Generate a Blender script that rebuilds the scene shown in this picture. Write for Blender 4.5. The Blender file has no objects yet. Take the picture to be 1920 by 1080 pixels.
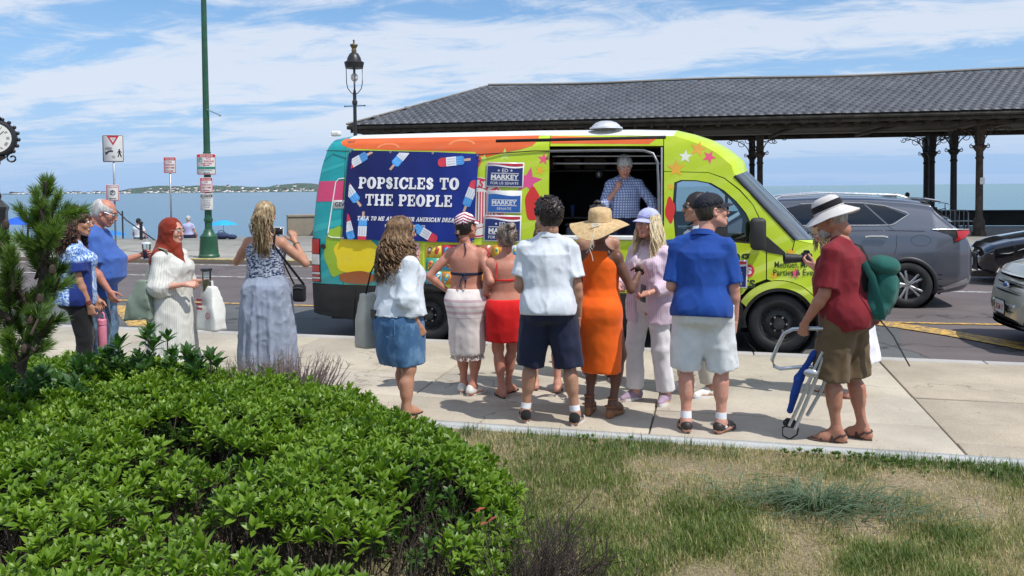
import bpy, bmesh, math, random
import numpy as np
from mathutils import Vector, Matrix, geometry as mgeo
random.seed(7); rng=np.random.default_rng(11)
sc=bpy.context.scene
COL=sc.collection
rad=math.radians
# ---------------------------------------------------------------- camera
YAW,PITCH,ROLL,CAMH=rad(14.3),rad(1.8),rad(0.55),1.85
cam_d=bpy.data.cameras.new('camera'); cam=bpy.data.objects.new('camera',cam_d); COL.objects.link(cam)
cam_d.sensor_width=36; cam_d.lens=28.125; cam_d.shift_y=-0.0729; cam_d.clip_end=40000; cam_d.clip_start=.05
cam.location=(0,0,CAMH)
cam.matrix_world=Matrix.Translation((0,0,CAMH))@Matrix.Rotation(YAW,4,'Z')@Matrix.Rotation(rad(90)-PITCH,4,'X')@Matrix.Rotation(-ROLL,4,'Z')
sc.camera=cam
# ---------------------------------------------------------------- sky and sun
SUN=Vector((0.47,-0.20,0.855)).normalized()
w=bpy.data.worlds.new('World'); sc.world=w; w.use_nodes=True
nt=w.node_tree; N=nt.nodes; Lk=nt.links
bg=N['Background']; bg.inputs['Strength'].default_value=0.10
sky=N.new('ShaderNodeTexSky'); sky.sky_type='NISHITA'; sky.sun_disc=False
sky.sun_elevation=math.asin(SUN.z); sky.sun_rotation=math.atan2(SUN.x,SUN.y)
sky.air_density=1.0; sky.dust_density=0.6; sky.ozone_density=2.0
tc=N.new('ShaderNodeTexCoord'); sp=N.new('ShaderNodeSeparateXYZ'); Lk.new(tc.outputs['Generated'],sp.inputs[0])
def wm(op,a,b=None,c=None,clamp=False):
    n=N.new('ShaderNodeMath'); n.operation=op; n.use_clamp=clamp
    for i,x in enumerate((a,b,c)):
        if x is None: continue
        if isinstance(x,(int,float)): n.inputs[i].default_value=x
        else: Lk.new(x,n.inputs[i])
    return n.outputs[0]
def wramp(f,lo,hi,a=0.,b=1.,smooth=True):
    n=N.new('ShaderNodeMapRange'); n.interpolation_type='SMOOTHSTEP' if smooth else 'LINEAR'
    Lk.new(f,n.inputs[0])
    for i,x in enumerate((lo,hi,a,b)): n.inputs[i+1].default_value=x
    return n.outputs[0]
def wnoise(vec,scale,detail,rough,dist=0):
    n=N.new('ShaderNodeTexNoise'); Lk.new(vec,n.inputs['Vector']); n.inputs['Scale'].default_value=scale
    n.inputs['Detail'].default_value=detail; n.inputs['Roughness'].default_value=rough; n.inputs['Distortion'].default_value=dist
    return n.outputs['Fac']
zz=wm('MAXIMUM',sp.outputs[2],0.0)
den=wm('ADD',zz,0.09)
cx=wm('DIVIDE',sp.outputs[0],den); cy=wm('DIVIDE',sp.outputs[1],den)
def wvec(a,b,c=0.):
    n=N.new('ShaderNodeCombineXYZ')
    for i,x in enumerate((a,b,c)):
        if isinstance(x,(int,float)): n.inputs[i].default_value=x
        else: Lk.new(x,n.inputs[i])
    return n.outputs[0]
# bands lie nearly level, rising gently to the viewer's right
u_=wm('ADD',wm('MULTIPLY',cx,0.33),wm('MULTIPLY',cy,0.10)); v_=wm('ADD',wm('MULTIPLY',cy,1.0),wm('MULTIPLY',cx,0.12))
v1=wvec(u_,v_,3.1)
big=wnoise(v1,0.62,4,.55,.5); fine=wnoise(wvec(wm('MULTIPLY',cx,.75),wm('MULTIPLY',cy,1.1),9.),2.6,9,.66,.5)
cl=wm('ADD',wm('MULTIPLY',big,.74),wm('MULTIPLY',fine,.36))
cf=wramp(cl,.495,.60)
hz=wramp(sp.outputs[2],.0,.10,0.,1.)           # clouds thin out to an even veil at the horizon
cf=wm('MULTIPLY',cf,wm('ADD',wm('MULTIPLY',hz,.72),.08))
veil=wramp(sp.outputs[2],.0,.26,.88,.10)
mx=N.new('ShaderNodeMix'); mx.data_type='RGBA'; Lk.new(veil,mx.inputs[0]); 
tint=N.new('ShaderNodeMix'); tint.data_type='RGBA'; tint.blend_type='MULTIPLY'; tint.inputs[0].default_value=1.
Lk.new(sky.outputs[0],tint.inputs[6]); tint.inputs[7].default_value=(.92,1.22,1.42,1)
Lk.new(tint.outputs[2],mx.inputs[6]); mx.inputs[7].default_value=(3.5,5.2,8.3,1)
m2=N.new('ShaderNodeMix'); m2.data_type='RGBA'; Lk.new(cf,m2.inputs[0]); Lk.new(mx.outputs[2],m2.inputs[6]); m2.inputs[7].default_value=(7.4,7.9,8.8,1)
Lk.new(m2.outputs[2],bg.inputs['Color'])
sd=bpy.data.lights.new('sun','SUN'); sd.energy=4.0; sd.angle=rad(.53); sd.color=(1.,.955,.89)
so=bpy.data.objects.new('sun',sd); COL.objects.link(so); so.rotation_euler=SUN.to_track_quat('Z','Y').to_euler()
vs=sc.view_settings; vs.view_transform='Standard'; vs.look='None'; vs.exposure=0.10; vs.gamma=1; vs.use_curve_mapping=False
# ---------------------------------------------------------------- mesh builder
def nrm(v): v=np.asarray(v,float); return v/(np.linalg.norm(v)+1e-12)
def rotz(a): c,s=math.cos(a),math.sin(a); return np.array([[c,-s,0],[s,c,0],[0,0,1.]])
def rotx(a): c,s=math.cos(a),math.sin(a); return np.array([[1.,0,0],[0,c,-s],[0,s,c]])
def roty(a): c,s=math.cos(a),math.sin(a); return np.array([[c,0,s],[0,1.,0],[-s,0,c]])
def frame(d,up=(0,0,1)):
    d=nrm(d); x=np.cross(up,d)
    if np.linalg.norm(x)<1e-4: x=np.cross((0,1,0),d)
    x=nrm(x); y=np.cross(d,x); return np.stack([x,y,d],1)
class MB:
    def __init__(s): s.V=[]; s.F=[]; s.n=0
    def add(s,V,F,m=0):
        V=np.asarray(V,float).reshape(-1,3)
        if isinstance(F,np.ndarray): s.F.append((F+s.n,m))
        else:
            by={}
            for f in F: by.setdefault(len(f),[]).append(f)
            for k,fs in by.items(): s.F.append((np.array(fs,int)+s.n,m))
        s.V.append(V); s.n+=len(V); return s
    def xf(s,R=None,t=(0,0,0),sc_=1.):
        for i,V in enumerate(s.V):
            V=V*sc_
            if R is not None: V=V@np.asarray(R).T
            s.V[i]=V+np.asarray(t,float)
        return s
    def merge(s,o,R=None,t=(0,0,0),sc_=1.,m=None):
        for V in o.V:
            V=V*sc_
            if R is not None: V=V@np.asarray(R).T
            s.V.append(V+np.asarray(t,float))
        for F,mm in o.F: s.F.append((F+s.n,mm if m is None else m))
        s.n+=o.n; return s
    def box(s,c,d,R=None,m=0):
        x,y,z=np.array(d,float)/2
        V=np.array([[-x,-y,-z],[x,-y,-z],[x,y,-z],[-x,y,-z],[-x,-y,z],[x,-y,z],[x,y,z],[-x,y,z]])
        if R is not None: V=V@np.asarray(R).T
        return s.add(V+np.array(c,float),np.array([[0,3,2,1],[4,5,6,7],[0,1,5,4],[1,2,6,5],[2,3,7,6],[3,0,4,7]]),m)
    def bx(s,x0,x1,y0,y1,z0,z1,m=0): return s.box(((x0+x1)/2,(y0+y1)/2,(z0+z1)/2),(x1-x0,y1-y0,z1-z0),None,m)
    def rbox(s,c,d,b=.02,R=None,m=0,seg=1):
        x,y,z=np.array(d,float)/2; b=min(b,x*.98,y*.98,z*.98)
        P=[]
        angs=[0,math.pi/2] if seg<2 else [i*math.pi/2/seg for i in range(seg+1)]
        for sx in(-1,1):
            for sy in(-1,1):
                for sz in(-1,1):
                    for a in angs:
                        for e in angs:
                            P.append((sx*(x-b+b*math.cos(a)*math.cos(e)),sy*(y-b+b*math.sin(a)*math.cos(e)),sz*(z-b+b*math.sin(e))))
        bm=bmesh.new()
        for p in P: bm.verts.new(p)
        bmesh.ops.remove_doubles(bm,verts=bm.verts,dist=1e-6)
        r=bmesh.ops.convex_hull(bm,input=bm.verts)
        bmesh.ops.dissolve_limit(bm,angle_limit=.01,verts=bm.verts,edges=bm.edges)
        bm.verts.index_update()
        V=np.array([v.co[:] for v in bm.verts]); F=[[v.index for v in f.verts] for f in bm.faces]; bm.free()
        if R is not None: V=V@np.asarray(R).T
        return s.add(V+np.array(c,float),F,m)
    def cyl(s,a,b,r,r2=None,n=12,m=0,caps=True):
        r2=r if r2 is None else r2
        a=np.array(a,float); b=np.array(b,float); R=frame(b-a)
        t=np.arange(n)*2*math.pi/n; c=np.stack([np.cos(t),np.sin(t),0*t],1)
        V=np.concatenate([a+(c*r)@R.T,b+(c*r2)@R.T]); i=np.arange(n); j=(i+1)%n
        F=[tuple(q) for q in np.stack([i,j,j+n,i+n],1)]
        if caps: F+= [tuple(range(n-1,-1,-1)),tuple(range(n,2*n))]
        return s.add(V,F,m)
    def tube(s,P,r,n=8,m=0,flat=1.,closed=False,up=(0,0,1),caps=True):
        P=np.asarray(P,float); k=len(P); r=np.broadcast_to(np.asarray(r,float),(k,))
        T=np.gradient(P,axis=0) if not closed else np.roll(P,-1,0)-np.roll(P,1,0)
        T/=np.linalg.norm(T,axis=1)[:,None]+1e-12
        X=np.cross(np.array(up,float),T); bad=np.linalg.norm(X,axis=1)<.05
        X[bad]=np.cross(np.array((0.,1.,0.)),T[bad]); X/=np.linalg.norm(X,axis=1)[:,None]+1e-12
        Y=np.cross(T,X)
        t=np.arange(n)*2*math.pi/n
        V=P[:,None]+r[:,None,None]*(np.cos(t)[None,:,None]*X[:,None]+flat*np.sin(t)[None,:,None]*Y[:,None])
        i=np.arange(k if closed else k-1)[:,None]; j=np.arange(n)[None]; i2=(i+1)%k; j2=(j+1)%n
        F=np.stack([i*n+j,i*n+j2,i2*n+j2,i2*n+j],-1).reshape(-1,4)
        s.add(V.reshape(-1,3),F,m)
        if not closed and caps:
            s.add(V[0],[tuple(range(n-1,-1,-1))],m); s.add(V[-1],[tuple(range(n))],m)
        return s
    def lathe(s,prof,c=(0,0,0),n=24,m=0,R=None,arc=None,sx=1.,sy=1.):
        prof=np.array(prof,float); k=len(prof)
        t=np.arange(n)*2*math.pi/n
        V=np.stack([prof[:,0][:,None]*np.cos(t)*sx,prof[:,0][:,None]*np.sin(t)*sy,np.repeat(prof[:,1][:,None],n,1)],-1).reshape(-1,3)
        if R is not None: V=V@np.asarray(R).T
        i=np.arange(k-1)[:,None]; j=np.arange(n)[None]; j2=(j+1)%n
        F=np.stack([i*n+j,i*n+j2,(i+1)*n+j2,(i+1)*n+j],-1).reshape(-1,4)
        s.add(V+np.array(c,float),F,m)
        return s
    def ell(s,c,r,n=16,k=10,R=None,m=0):
        a=np.linspace(-math.pi/2,math.pi/2,k+1); r=np.broadcast_to(np.array(r,float),(3,))
        prof=np.stack([np.cos(a),np.sin(a)],1); prof[0,0]=prof[-1,0]=1e-4
        t=np.arange(n)*2*math.pi/n
        V=np.stack([prof[:,0][:,None]*np.cos(t),prof[:,0][:,None]*np.sin(t),np.repeat(prof[:,1][:,None],n,1)],-1).reshape(-1,3)*r
        if R is not None: V=V@np.asarray(R).T
        i=np.arange(k)[:,None]; j=np.arange(n)[None]; j2=(j+1)%n
        return s.add(V+np.array(c,float),np.stack([i*n+j,i*n+j2,(i+1)*n+j2,(i+1)*n+j],-1).reshape(-1,4),m)
    def grid(s,P,m=0,closed_u=False,closed_v=False):
        P=np.asarray(P,float); a,b=P.shape[:2]
        i=np.arange(a if closed_u else a-1)[:,None]; j=np.arange(b if closed_v else b-1)[None]
        i2=(i+1)%a; j2=(j+1)%b
        return s.add(P.reshape(-1,3),np.stack([i*b+j,i*b+j2,i2*b+j2,i2*b+j],-1).reshape(-1,4),m)
    def prism(s,poly,a,b,m=0,holes=(),axes=(0,2,1),fn=None):
        """outline in two axes, extruded along the third from a to b"""
        loops=[list(poly)]+[list(h) for h in holes]
        tri=mgeo.tessellate_polygon([[Vector((p[0],p[1],0)) for p in l] for l in loops])
        pts=[p for l in loops for p in l]; n=len(pts)
        V=np.zeros((2*n,3)); 
        for i,p in enumerate(pts):
            for k,val in ((axes[0],p[0]),(axes[1],p[1])): V[i,k]=V[i+n,k]=val
            V[i,axes[2]]=a; V[i+n,axes[2]]=b
        F=[tuple(t) for t in tri]+[tuple(x+n for x in reversed(t)) for t in tri]
        o=0
        for l in loops:
            k=len(l)
            for i in range(k): F.append((o+i,o+(i+1)%k,o+(i+1)%k+n,o+i+n))
            o+=k
        return s.add(V,F,m)
    def mesh(s,name,mats,smooth=30,fixn=False):
        me=bpy.data.meshes.new(name)
        if s.n:
            V=np.concatenate(s.V); me.vertices.add(len(V)); me.vertices.foreach_set('co',V.astype(np.float32).ravel())
            L=np.concatenate([F.ravel() for F,_ in s.F]); me.loops.add(len(L)); me.loops.foreach_set('vertex_index',L.astype(np.int32))
            sz=np.concatenate([np.full(len(F),F.shape[1]) for F,_ in s.F]); st=np.concatenate([[0],np.cumsum(sz)[:-1]])
            me.polygons.add(len(sz)); me.polygons.foreach_set('loop_start',st.astype(np.int32))
            me.polygons.foreach_set('material_index',np.concatenate([np.full(len(F),m) for F,m in s.F]).astype(np.int32))
            me.update(calc_edges=True); me.validate()
        for m in (mats if isinstance(mats,(list,tuple)) else [mats]): me.materials.append(m)
        if fixn:
            bm=bmesh.new(); bm.from_mesh(me); bmesh.ops.recalc_face_normals(bm,faces=bm.faces); bm.to_mesh(me); bm.free()
        if smooth:
            me.shade_smooth()
            if smooth<180: me.set_sharp_from_angle(angle=rad(smooth))
        return me
def link(name,data,parent=None,loc=None,rz=None):
    o=bpy.data.objects.new(name,data); COL.objects.link(o)
    if parent is not None: o.parent=parent
    if loc is not None: o.location=loc
    if rz is not None: o.rotation_euler=(0,0,rz)
    return o
def ob(name,mb,mats,parent=None,smooth=30,loc=None,rz=None,label=None,kind=None,fixn=False):
    me=mb if isinstance(mb,bpy.types.Mesh) else mb.mesh(name,mats,smooth,fixn)
    o=link(name,me,parent,loc,rz)
    if label: o['label']=label
    if kind: o['kind']=kind
    return o
def tag(o,label=None,cat=None,group=None,kind=None):
    for k,v in (('label',label),('category',cat),('group',group),('kind',kind)):
        if v: o[k]=v
    return o
def thing(name,label,cat,loc=(0,0,0),rz=0,group=None):
    o=link(name,None,None,loc,rz); o.empty_display_size=.1; return tag(o,label,cat,group)
def kids(o): return [c for c in bpy.data.objects if c.parent==o]
def dup(o,loc=None,rz=None,label=None,parent=None):
    c=o.copy(); COL.objects.link(c); c.parent=parent
    if loc is not None: c.location=loc
    if rz is not None: c.rotation_euler=(0,0,rz)
    if label: c['label']=label
    for ch in kids(o): dup(ch,parent=c)
    return c
# ---------------------------------------------------------------- materials
class Nt:
    def __init__(s,name):
        s.m=bpy.data.materials.new(name); s.m.use_nodes=True; s.t=s.m.node_tree; s.b=s.t.nodes['Principled BSDF']
        s._tc=None
    def set(s,sock,v):
        if isinstance(v,bpy.types.NodeSocket): s.t.links.new(v,sock)
        elif isinstance(v,(tuple,list)) and len(v)==3 and sock.type=='RGBA': sock.default_value=(*v,1)
        else: sock.default_value=v
    def n(s,typ,props={},inp={},out=0):
        nd=s.t.nodes.new('ShaderNode'+typ)
        for k,v in props.items(): setattr(nd,k,v)
        for k,v in inp.items(): s.set(nd.inputs[k],v)
        return nd.outputs[out]
    def co(s,kind='Object'):
        if s._tc is None: s._tc=s.t.nodes.new('ShaderNodeTexCoord')
        return s._tc.outputs[kind]
    def map(s,scale=(1,1,1),rot=(0,0,0),loc=(0,0,0),vec=None):
        return s.n('Mapping',{},{'Vector':vec or s.co(),'Scale':scale,'Rotation':rot,'Location':loc})
    def noise(s,scale=5,detail=3,rough=.5,vec=None,dist=0,out=0):
        return s.n('TexNoise',{},{'Vector':vec or s.co(),'Scale':scale,'Detail':detail,'Roughness':rough,'Distortion':dist},out)
    def math(s,op,a,b=0.,c=0.,clamp=False): return s.n('Math',{'operation':op,'use_clamp':clamp},{0:a,1:b,2:c})
    def ramp(s,f,lo,hi,a=0.,b=1.): return s.n('MapRange',{'interpolation_type':'SMOOTHSTEP'},{0:f,1:lo,2:hi,3:a,4:b})
    def mix(s,f,a,b,blend='MIX'): return s.n('Mix',{'data_type':'RGBA','blend_type':blend},{0:f,6:a,7:b},2)
    def sep(s,vec=None):
        nd=s.t.nodes.new('ShaderNodeSeparateXYZ'); s.t.links.new(vec or s.co(),nd.inputs[0]); return nd.outputs
    def bump(s,h,strength=.3,dist=.01):
        o=s.n('Bump',{},{'Height':h,'Strength':strength,'Distance':dist}); s.set(s.b.inputs['Normal'],o); return o
    def fin(s,color=None,rough=None,metal=None,spec=None,**kw):
        if color is not None: s.set(s.b.inputs['Base Color'],color)
        if rough is not None: s.set(s.b.inputs['Roughness'],rough)
        if metal is not None: s.set(s.b.inputs['Metallic'],metal)
        if spec is not None: s.set(s.b.inputs['Specular IOR Level'],spec)
        for k,v in kw.items(): s.set(s.b.inputs[k.replace('_',' ')],v)
        return s.m
_mc={}
def M(name,c,rough=.55,metal=0.,var=.10,vs=9.,bump=0.,bs=60.,coat=0.,spec=.5,dirt=None):
    if name in _mc: return _mc[name]
    t=Nt(name); col=c
    if var:
        f=t.noise(vs,5,.6); k=t.ramp(f,.3,.7,1-var,1+var)
        col=t.mix(1.,tuple(c),t.n('CombineColor',{},{0:k,1:k,2:k}),'MULTIPLY')
    if dirt: col=t.mix(t.ramp(t.noise(vs*.35,6,.65),.5,.75),col,dirt)
    if bump: t.bump(t.noise(bs,4,.6),bump,.01)
    m=t.fin(col,t.ramp(t.noise(vs*1.7,3),.3,.7,max(rough-.06,.02),min(rough+.06,1)) if rough>.12 else rough,metal,spec)
    if coat: t.b.inputs['Coat Weight'].default_value=coat; t.b.inputs['Coat Roughness'].default_value=.04
    _mc[name]=m; return m
# ---------------------------------------------------------------- signed-distance solids turned into one surface
def vnoise(P,f=1.,seed=0):
    P=np.asarray(P)*f+seed*17.31; I=np.floor(P).astype(np.int64); fr=P-I; fr=fr*fr*(3-2*fr)
    def h(a,b,c):
        n=(a*374761393+b*668265263+c*2147483647+seed*1274126177)&0xffffffff
        n=((n^(n>>13))*1274126177)&0xffffffff
        return ((n^(n>>16))&0xffff)/65535.
    r=0
    for a in(0,1):
        for b in(0,1):
            for c in(0,1):
                wgt=(fr[...,0] if a else 1-fr[...,0])*(fr[...,1] if b else 1-fr[...,1])*(fr[...,2] if c else 1-fr[...,2])
                r=r+wgt*h(I[...,0]+a,I[...,1]+b,I[...,2]+c)
    return r*2-1
def surfnet(F,h,o):
    nx,ny,nz=F.shape; S=F<0
    cor=[(i,j,k) for i in(0,1) for j in(0,1) for k in(0,1)]
    cnt=sum(S[i:nx-1+i,j:ny-1+j,k:nz-1+k].astype(np.int8) for i,j,k in cor)
    act=np.argwhere((cnt>0)&(cnt<8))
    if not len(act): return np.zeros((0,3)),np.zeros((0,4),int)
    vals=[F[act[:,0]+i,act[:,1]+j,act[:,2]+k] for i,j,k in cor]
    acc=np.zeros((len(act),3)); num=np.zeros(len(act))
    for a in range(8):
        for b in range(a+1,8):
            if sum(x!=y for x,y in zip(cor[a],cor[b]))!=1: continue
            va,vb=vals[a],vals[b]; mk=(va<0)!=(vb<0)
            t=np.where(mk,va/np.where(mk,va-vb,1),0)
            p=np.array(cor[a])[None]+t[:,None]*(np.array(cor[b])-np.array(cor[a]))[None]
            acc+=p*mk[:,None]; num+=mk
    V=o+h*(act+acc/num[:,None])
    vid=np.full((nx-1,ny-1,nz-1),-1,np.int64); vid[act[:,0],act[:,1],act[:,2]]=np.arange(len(act))
    Q=[]
    for ax in range(3):
        s0=[slice(1,-1)]*3; s1=[slice(1,-1)]*3; s0[ax]=slice(0,-1); s1[ax]=slice(1,None)
        A=S[tuple(s0)]; B=S[tuple(s1)]; e=np.argwhere(A!=B); fl=A[tuple(e.T)]
        off=np.ones(3,int); off[ax]=0; e=e+off
        b,c=(ax+1)%3,(ax+2)%3
        ids=[]
        for db,dc in((1,1),(0,1),(0,0),(1,0)):
            q=e.copy(); q[:,b]-=db; q[:,c]-=dc; ids.append(vid[q[:,0],q[:,1],q[:,2]])
        q=np.stack(ids,1); q[~fl]=q[~fl][:,::-1]; Q.append(q)
    return V,np.concatenate(Q)
class Sdf:
    def __init__(s,lo,hi,h):
        s.h=h; s.lo=np.array(lo,float)-2*h; n=np.ceil((np.array(hi,float)+2*h-s.lo)/h).astype(int)+1
        s.F=np.full(tuple(n),.5); s.ax=[s.lo[i]+h*np.arange(n[i]) for i in range(3)]
    def sub_(s,lo,hi,pad):
        sl=[]
        for i in range(3):
            a=max(0,int((lo[i]-pad-s.lo[i])/s.h)); b=min(s.F.shape[i],int((hi[i]+pad-s.lo[i])/s.h)+2)
            if b<=a: return None,None
            sl.append(slice(a,b))
        P=np.stack(np.meshgrid(*[s.ax[i][sl[i]] for i in range(3)],indexing='ij'),-1)
        return tuple(sl),P
    def op(s,fn,lo,hi,k=.02,mode='add'):
        sl,P=s.sub_(lo,hi,max(k,.02)+2*s.h)
        if sl is None: return s
        d=fn(P); F=s.F[sl]
        if mode=='add':
            hh=np.clip(k-np.abs(F-d),0,None)/max(k,1e-6); s.F[sl]=np.minimum(F,d)-hh*hh*k*.25
        elif mode=='sub':
            d=-d; hh=np.clip(k-np.abs(F-d),0,None)/max(k,1e-6); s.F[sl]=np.maximum(F,d)+hh*hh*k*.25
        return s
    def cap(s,a,b,ra,rb=None,k=.02,mode='add'):
        rb=ra if rb is None else rb; a=np.array(a,float); b=np.array(b,float); ab=b-a; L2=ab@ab+1e-12; R=max(ra,rb)
        def fn(P):
            q=P-a; t=np.clip(q@ab/L2,0,1); return np.linalg.norm(q-t[...,None]*ab,axis=-1)-(ra+(rb-ra)*t)
        return s.op(fn,np.minimum(a,b)-R,np.maximum(a,b)+R,k,mode)
    def cone(s,a,b,ra,rb,k=.015,mode='add',fold=0,seed=0,flat=(1,1)):
        a=np.array(a,float); b=np.array(b,float); ab=b-a; L=np.linalg.norm(ab); u=ab/L; R=max(ra,rb)*1.3
        X=frame(ab,(0,1,0))
        def fn(P):
            q=P-a; t=q@u; p=q-t[...,None]*u; x=p@X[:,0]/flat[0]; y=p@X[:,1]/flat[1]
            r=ra+(rb-ra)*np.clip(t/L,0,1)
            if fold: 
                th=np.arctan2(y,x); r=r*(1+fold*(np.sin(5*th+seed+3*t/L)*.6+np.sin(9*th+seed*2)*.4)*np.clip(t/L,0,1))
            return np.maximum(np.hypot(x,y)-r,np.maximum(-t,t-L))
        return s.op(fn,np.minimum(a,b)-R,np.maximum(a,b)+R,k,mode)
    def ell(s,c,r,R=None,k=.02,mode='add'):
        c=np.array(c,float); r=np.broadcast_to(np.array(r,float),(3,)); Rm=np.eye(3) if R is None else np.asarray(R); m=r.max()
        def fn(P):
            q=(P-c)@Rm; k0=np.linalg.norm(q/r,axis=-1); k1=np.linalg.norm(q/r**2,axis=-1)+1e-9
            return k0*(k0-1)/k1
        return s.op(fn,c-m,c+m,k,mode)
    def loft(s,T,o,R,k=.02,mode='add',p=2.2,infl=0.,zr=None,folds=None):
        """T rows: z,rx,ry,cx,cy in a local frame with origin o and axes R"""
        T=np.array(T,float); o=np.array(o,float); R=np.asarray(R)
        zl,zh=(T[0,0],T[-1,0]) if zr is None else zr
        cs=np.array([[sx*(T[:,1].max()+infl+.03),sy*(T[:,2].max()+infl+.06),z] for sx in(-1,1) for sy in(-1,1) for z in(zl,zh)])@R.T+o
        def fn(P):
            q=(P-o)@R; z=q[...,2]
            rx=np.interp(z,T[:,0],T[:,1])+infl; ry=np.interp(z,T[:,0],T[:,2])+infl
            x=(q[...,0]-np.interp(z,T[:,0],T[:,3])); y=(q[...,1]-np.interp(z,T[:,0],T[:,4]))
            if folds is not None: 
                g=1+folds(np.arctan2(y,x),z); rx=rx*g; ry=ry*g
            d=((np.abs(x/rx)**p+np.abs(y/ry)**p)**(1/p)-1)*np.minimum(rx,ry)
            return np.maximum(d,np.maximum(zl-z,z-zh))
        return s.op(fn,cs.min(0),cs.max(0),k,mode)
    def half(s,c,n):   # cut away everything on the side n points to
        c=np.array(c,float); n=nrm(n); P=np.stack(np.meshgrid(*s.ax,indexing='ij'),-1); s.F=np.maximum(s.F,(P-c)@n); return s
    def disp(s,fn):
        near=np.abs(s.F)<.06; idx=np.argwhere(near); P=s.lo+s.h*idx; s.F[near]+=fn(P); return s
    def mb(s,into=None,m=0,sm=1):
        V,Q=surfnet(s.F,s.h,s.lo)
        if sm and len(V):
            for _ in range(sm):
                A=np.zeros_like(V); c=np.zeros(len(V))
                for i in range(4):
                    a,b=Q[:,i],Q[:,(i+1)%4]; 
                    for d in range(3): A[:,d]+=np.bincount(a,V[b,d],len(V))+np.bincount(b,V[a,d],len(V))
                    c+=np.bincount(a,minlength=len(V))+np.bincount(b,minlength=len(V))
                V=V*.5+.5*A/np.maximum(c,1)[:,None]
        mb=into or MB(); mb.add(V,Q,m); return mb
# ================================================================ text and printed shapes
_tx={}
def text(body,h,bold=0.,shear=0.,width=None,ex=.0006,res=3,sx=1.):
    """lettering as geometry, centred, lying in x/y with height h of a capital"""
    c=bpy.data.curves.new('t','FONT'); c.body=body; c.size=1; c.offset=bold; c.shear=shear; c.resolution_u=res
    c.align_x='CENTER'; c.align_y='CENTER'; c.extrude=0.
    o=bpy.data.objects.new('t',c); COL.objects.link(o); dg=bpy.context.evaluated_depsgraph_get()
    me=bpy.data.meshes.new_from_object(o.evaluated_get(dg)); V=np.zeros(len(me.vertices)*3); me.vertices.foreach_get('co',V); V=V.reshape(-1,3)
    F=[tuple(p.vertices) for p in me.polygons]
    bpy.data.objects.remove(o); bpy.data.curves.remove(c); bpy.data.meshes.remove(me)
    mb=MB()
    if not len(V): return mb
    mid=(V.max(0)+V.min(0))/2; V=V-mid; cap=.72
    s=h/cap; V=V*s; V[:,0]*=sx
    if width: V[:,0]*=width/(V[:,0].max()-V[:,0].min())
    V[:,2]=ex; return mb.add(V,F)
# board frame: x right, y up (image), z toward the reader. Facing -Y: R maps (x,y,z)->(X, -z.., )
RF=np.array([[1.,0,0],[0,0,-1],[0,1,0]])     # columns: x->X, y->Z, z->-Y
def put(mb,src,x,z,y=0.,m=0,rot=0.,R=None):
    A=RF@rotz(rot) if R is None else R@RF@rotz(rot)
    return mb.merge(src,A,(x,y,z),m=m)
def flat(poly,ex=.0006): return MB().add([(p[0],p[1],ex) for p in poly],[tuple(range(len(poly)))])
def rrect(w,h,r=.02,n=4):
    P=[]
    for cx_,cy_,a0 in((w/2-r,h/2-r,0),(-w/2+r,h/2-r,90),(-w/2+r,-h/2+r,180),(w/2-r,-h/2+r,270)):
        for i in range(n+1): a=rad(a0+90*i/n); P.append((cx_+r*math.cos(a),cy_+r*math.sin(a)))
    return P
def ring2(ro,ri,n=24): 
    t=np.arange(n)*2*math.pi/n; V=[(ro*math.cos(a),ro*math.sin(a),.0006) for a in t]+[(ri*math.cos(a),ri*math.sin(a),.0006) for a in t]
    return MB().add(V,[(i,(i+1)%n,(i+1)%n+n,i+n) for i in range(n)])
def star(r,ri=.42,n=5,rot=0): return [((r if i%2==0 else r*ri)*math.sin(rot+i*math.pi/n),(r if i%2==0 else r*ri)*math.cos(rot+i*math.pi/n)) for i in range(2*n)][::-1]
# ================================================================ setting materials
def asphalt(name,c):
    t=Nt(name); v=t.co()
    a=t.noise(260,3,.7); g=t.ramp(a,.35,.68,.62,1.5); b=t.noise(.55,6,.6); gg=t.ramp(b,.3,.7,.86,1.14)
    st=t.noise(1.1,3,.5,t.map((.12,1.6,1))); g3=t.ramp(st,.4,.7,.93,1.07)
    k=t.math('MULTIPLY',t.math('MULTIPLY',g,gg),g3)
    col=t.mix(1.,c,t.n('CombineColor',{},{0:k,1:k,2:k}),'MULTIPLY')
    vo=t.n('TexVoronoi',{'feature':'DISTANCE_TO_EDGE'},{'Vector':t.n('VectorMath',{'operation':'ADD'},{0:v,1:t.n('TexNoise',{},{'Vector':v,'Scale':1.3,'Detail':5.},1)}),'Scale':.33})
    col=t.mix(t.ramp(vo,.0,.012,.75,0.),col,(.028,.026,.026))
    t.bump(a,.35,.006); return t.fin(col,.86)
mAsph=asphalt('asphalt_brown',(.125,.105,.105)); mAsphG=asphalt('asphalt_grey',(.098,.103,.103))
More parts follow.
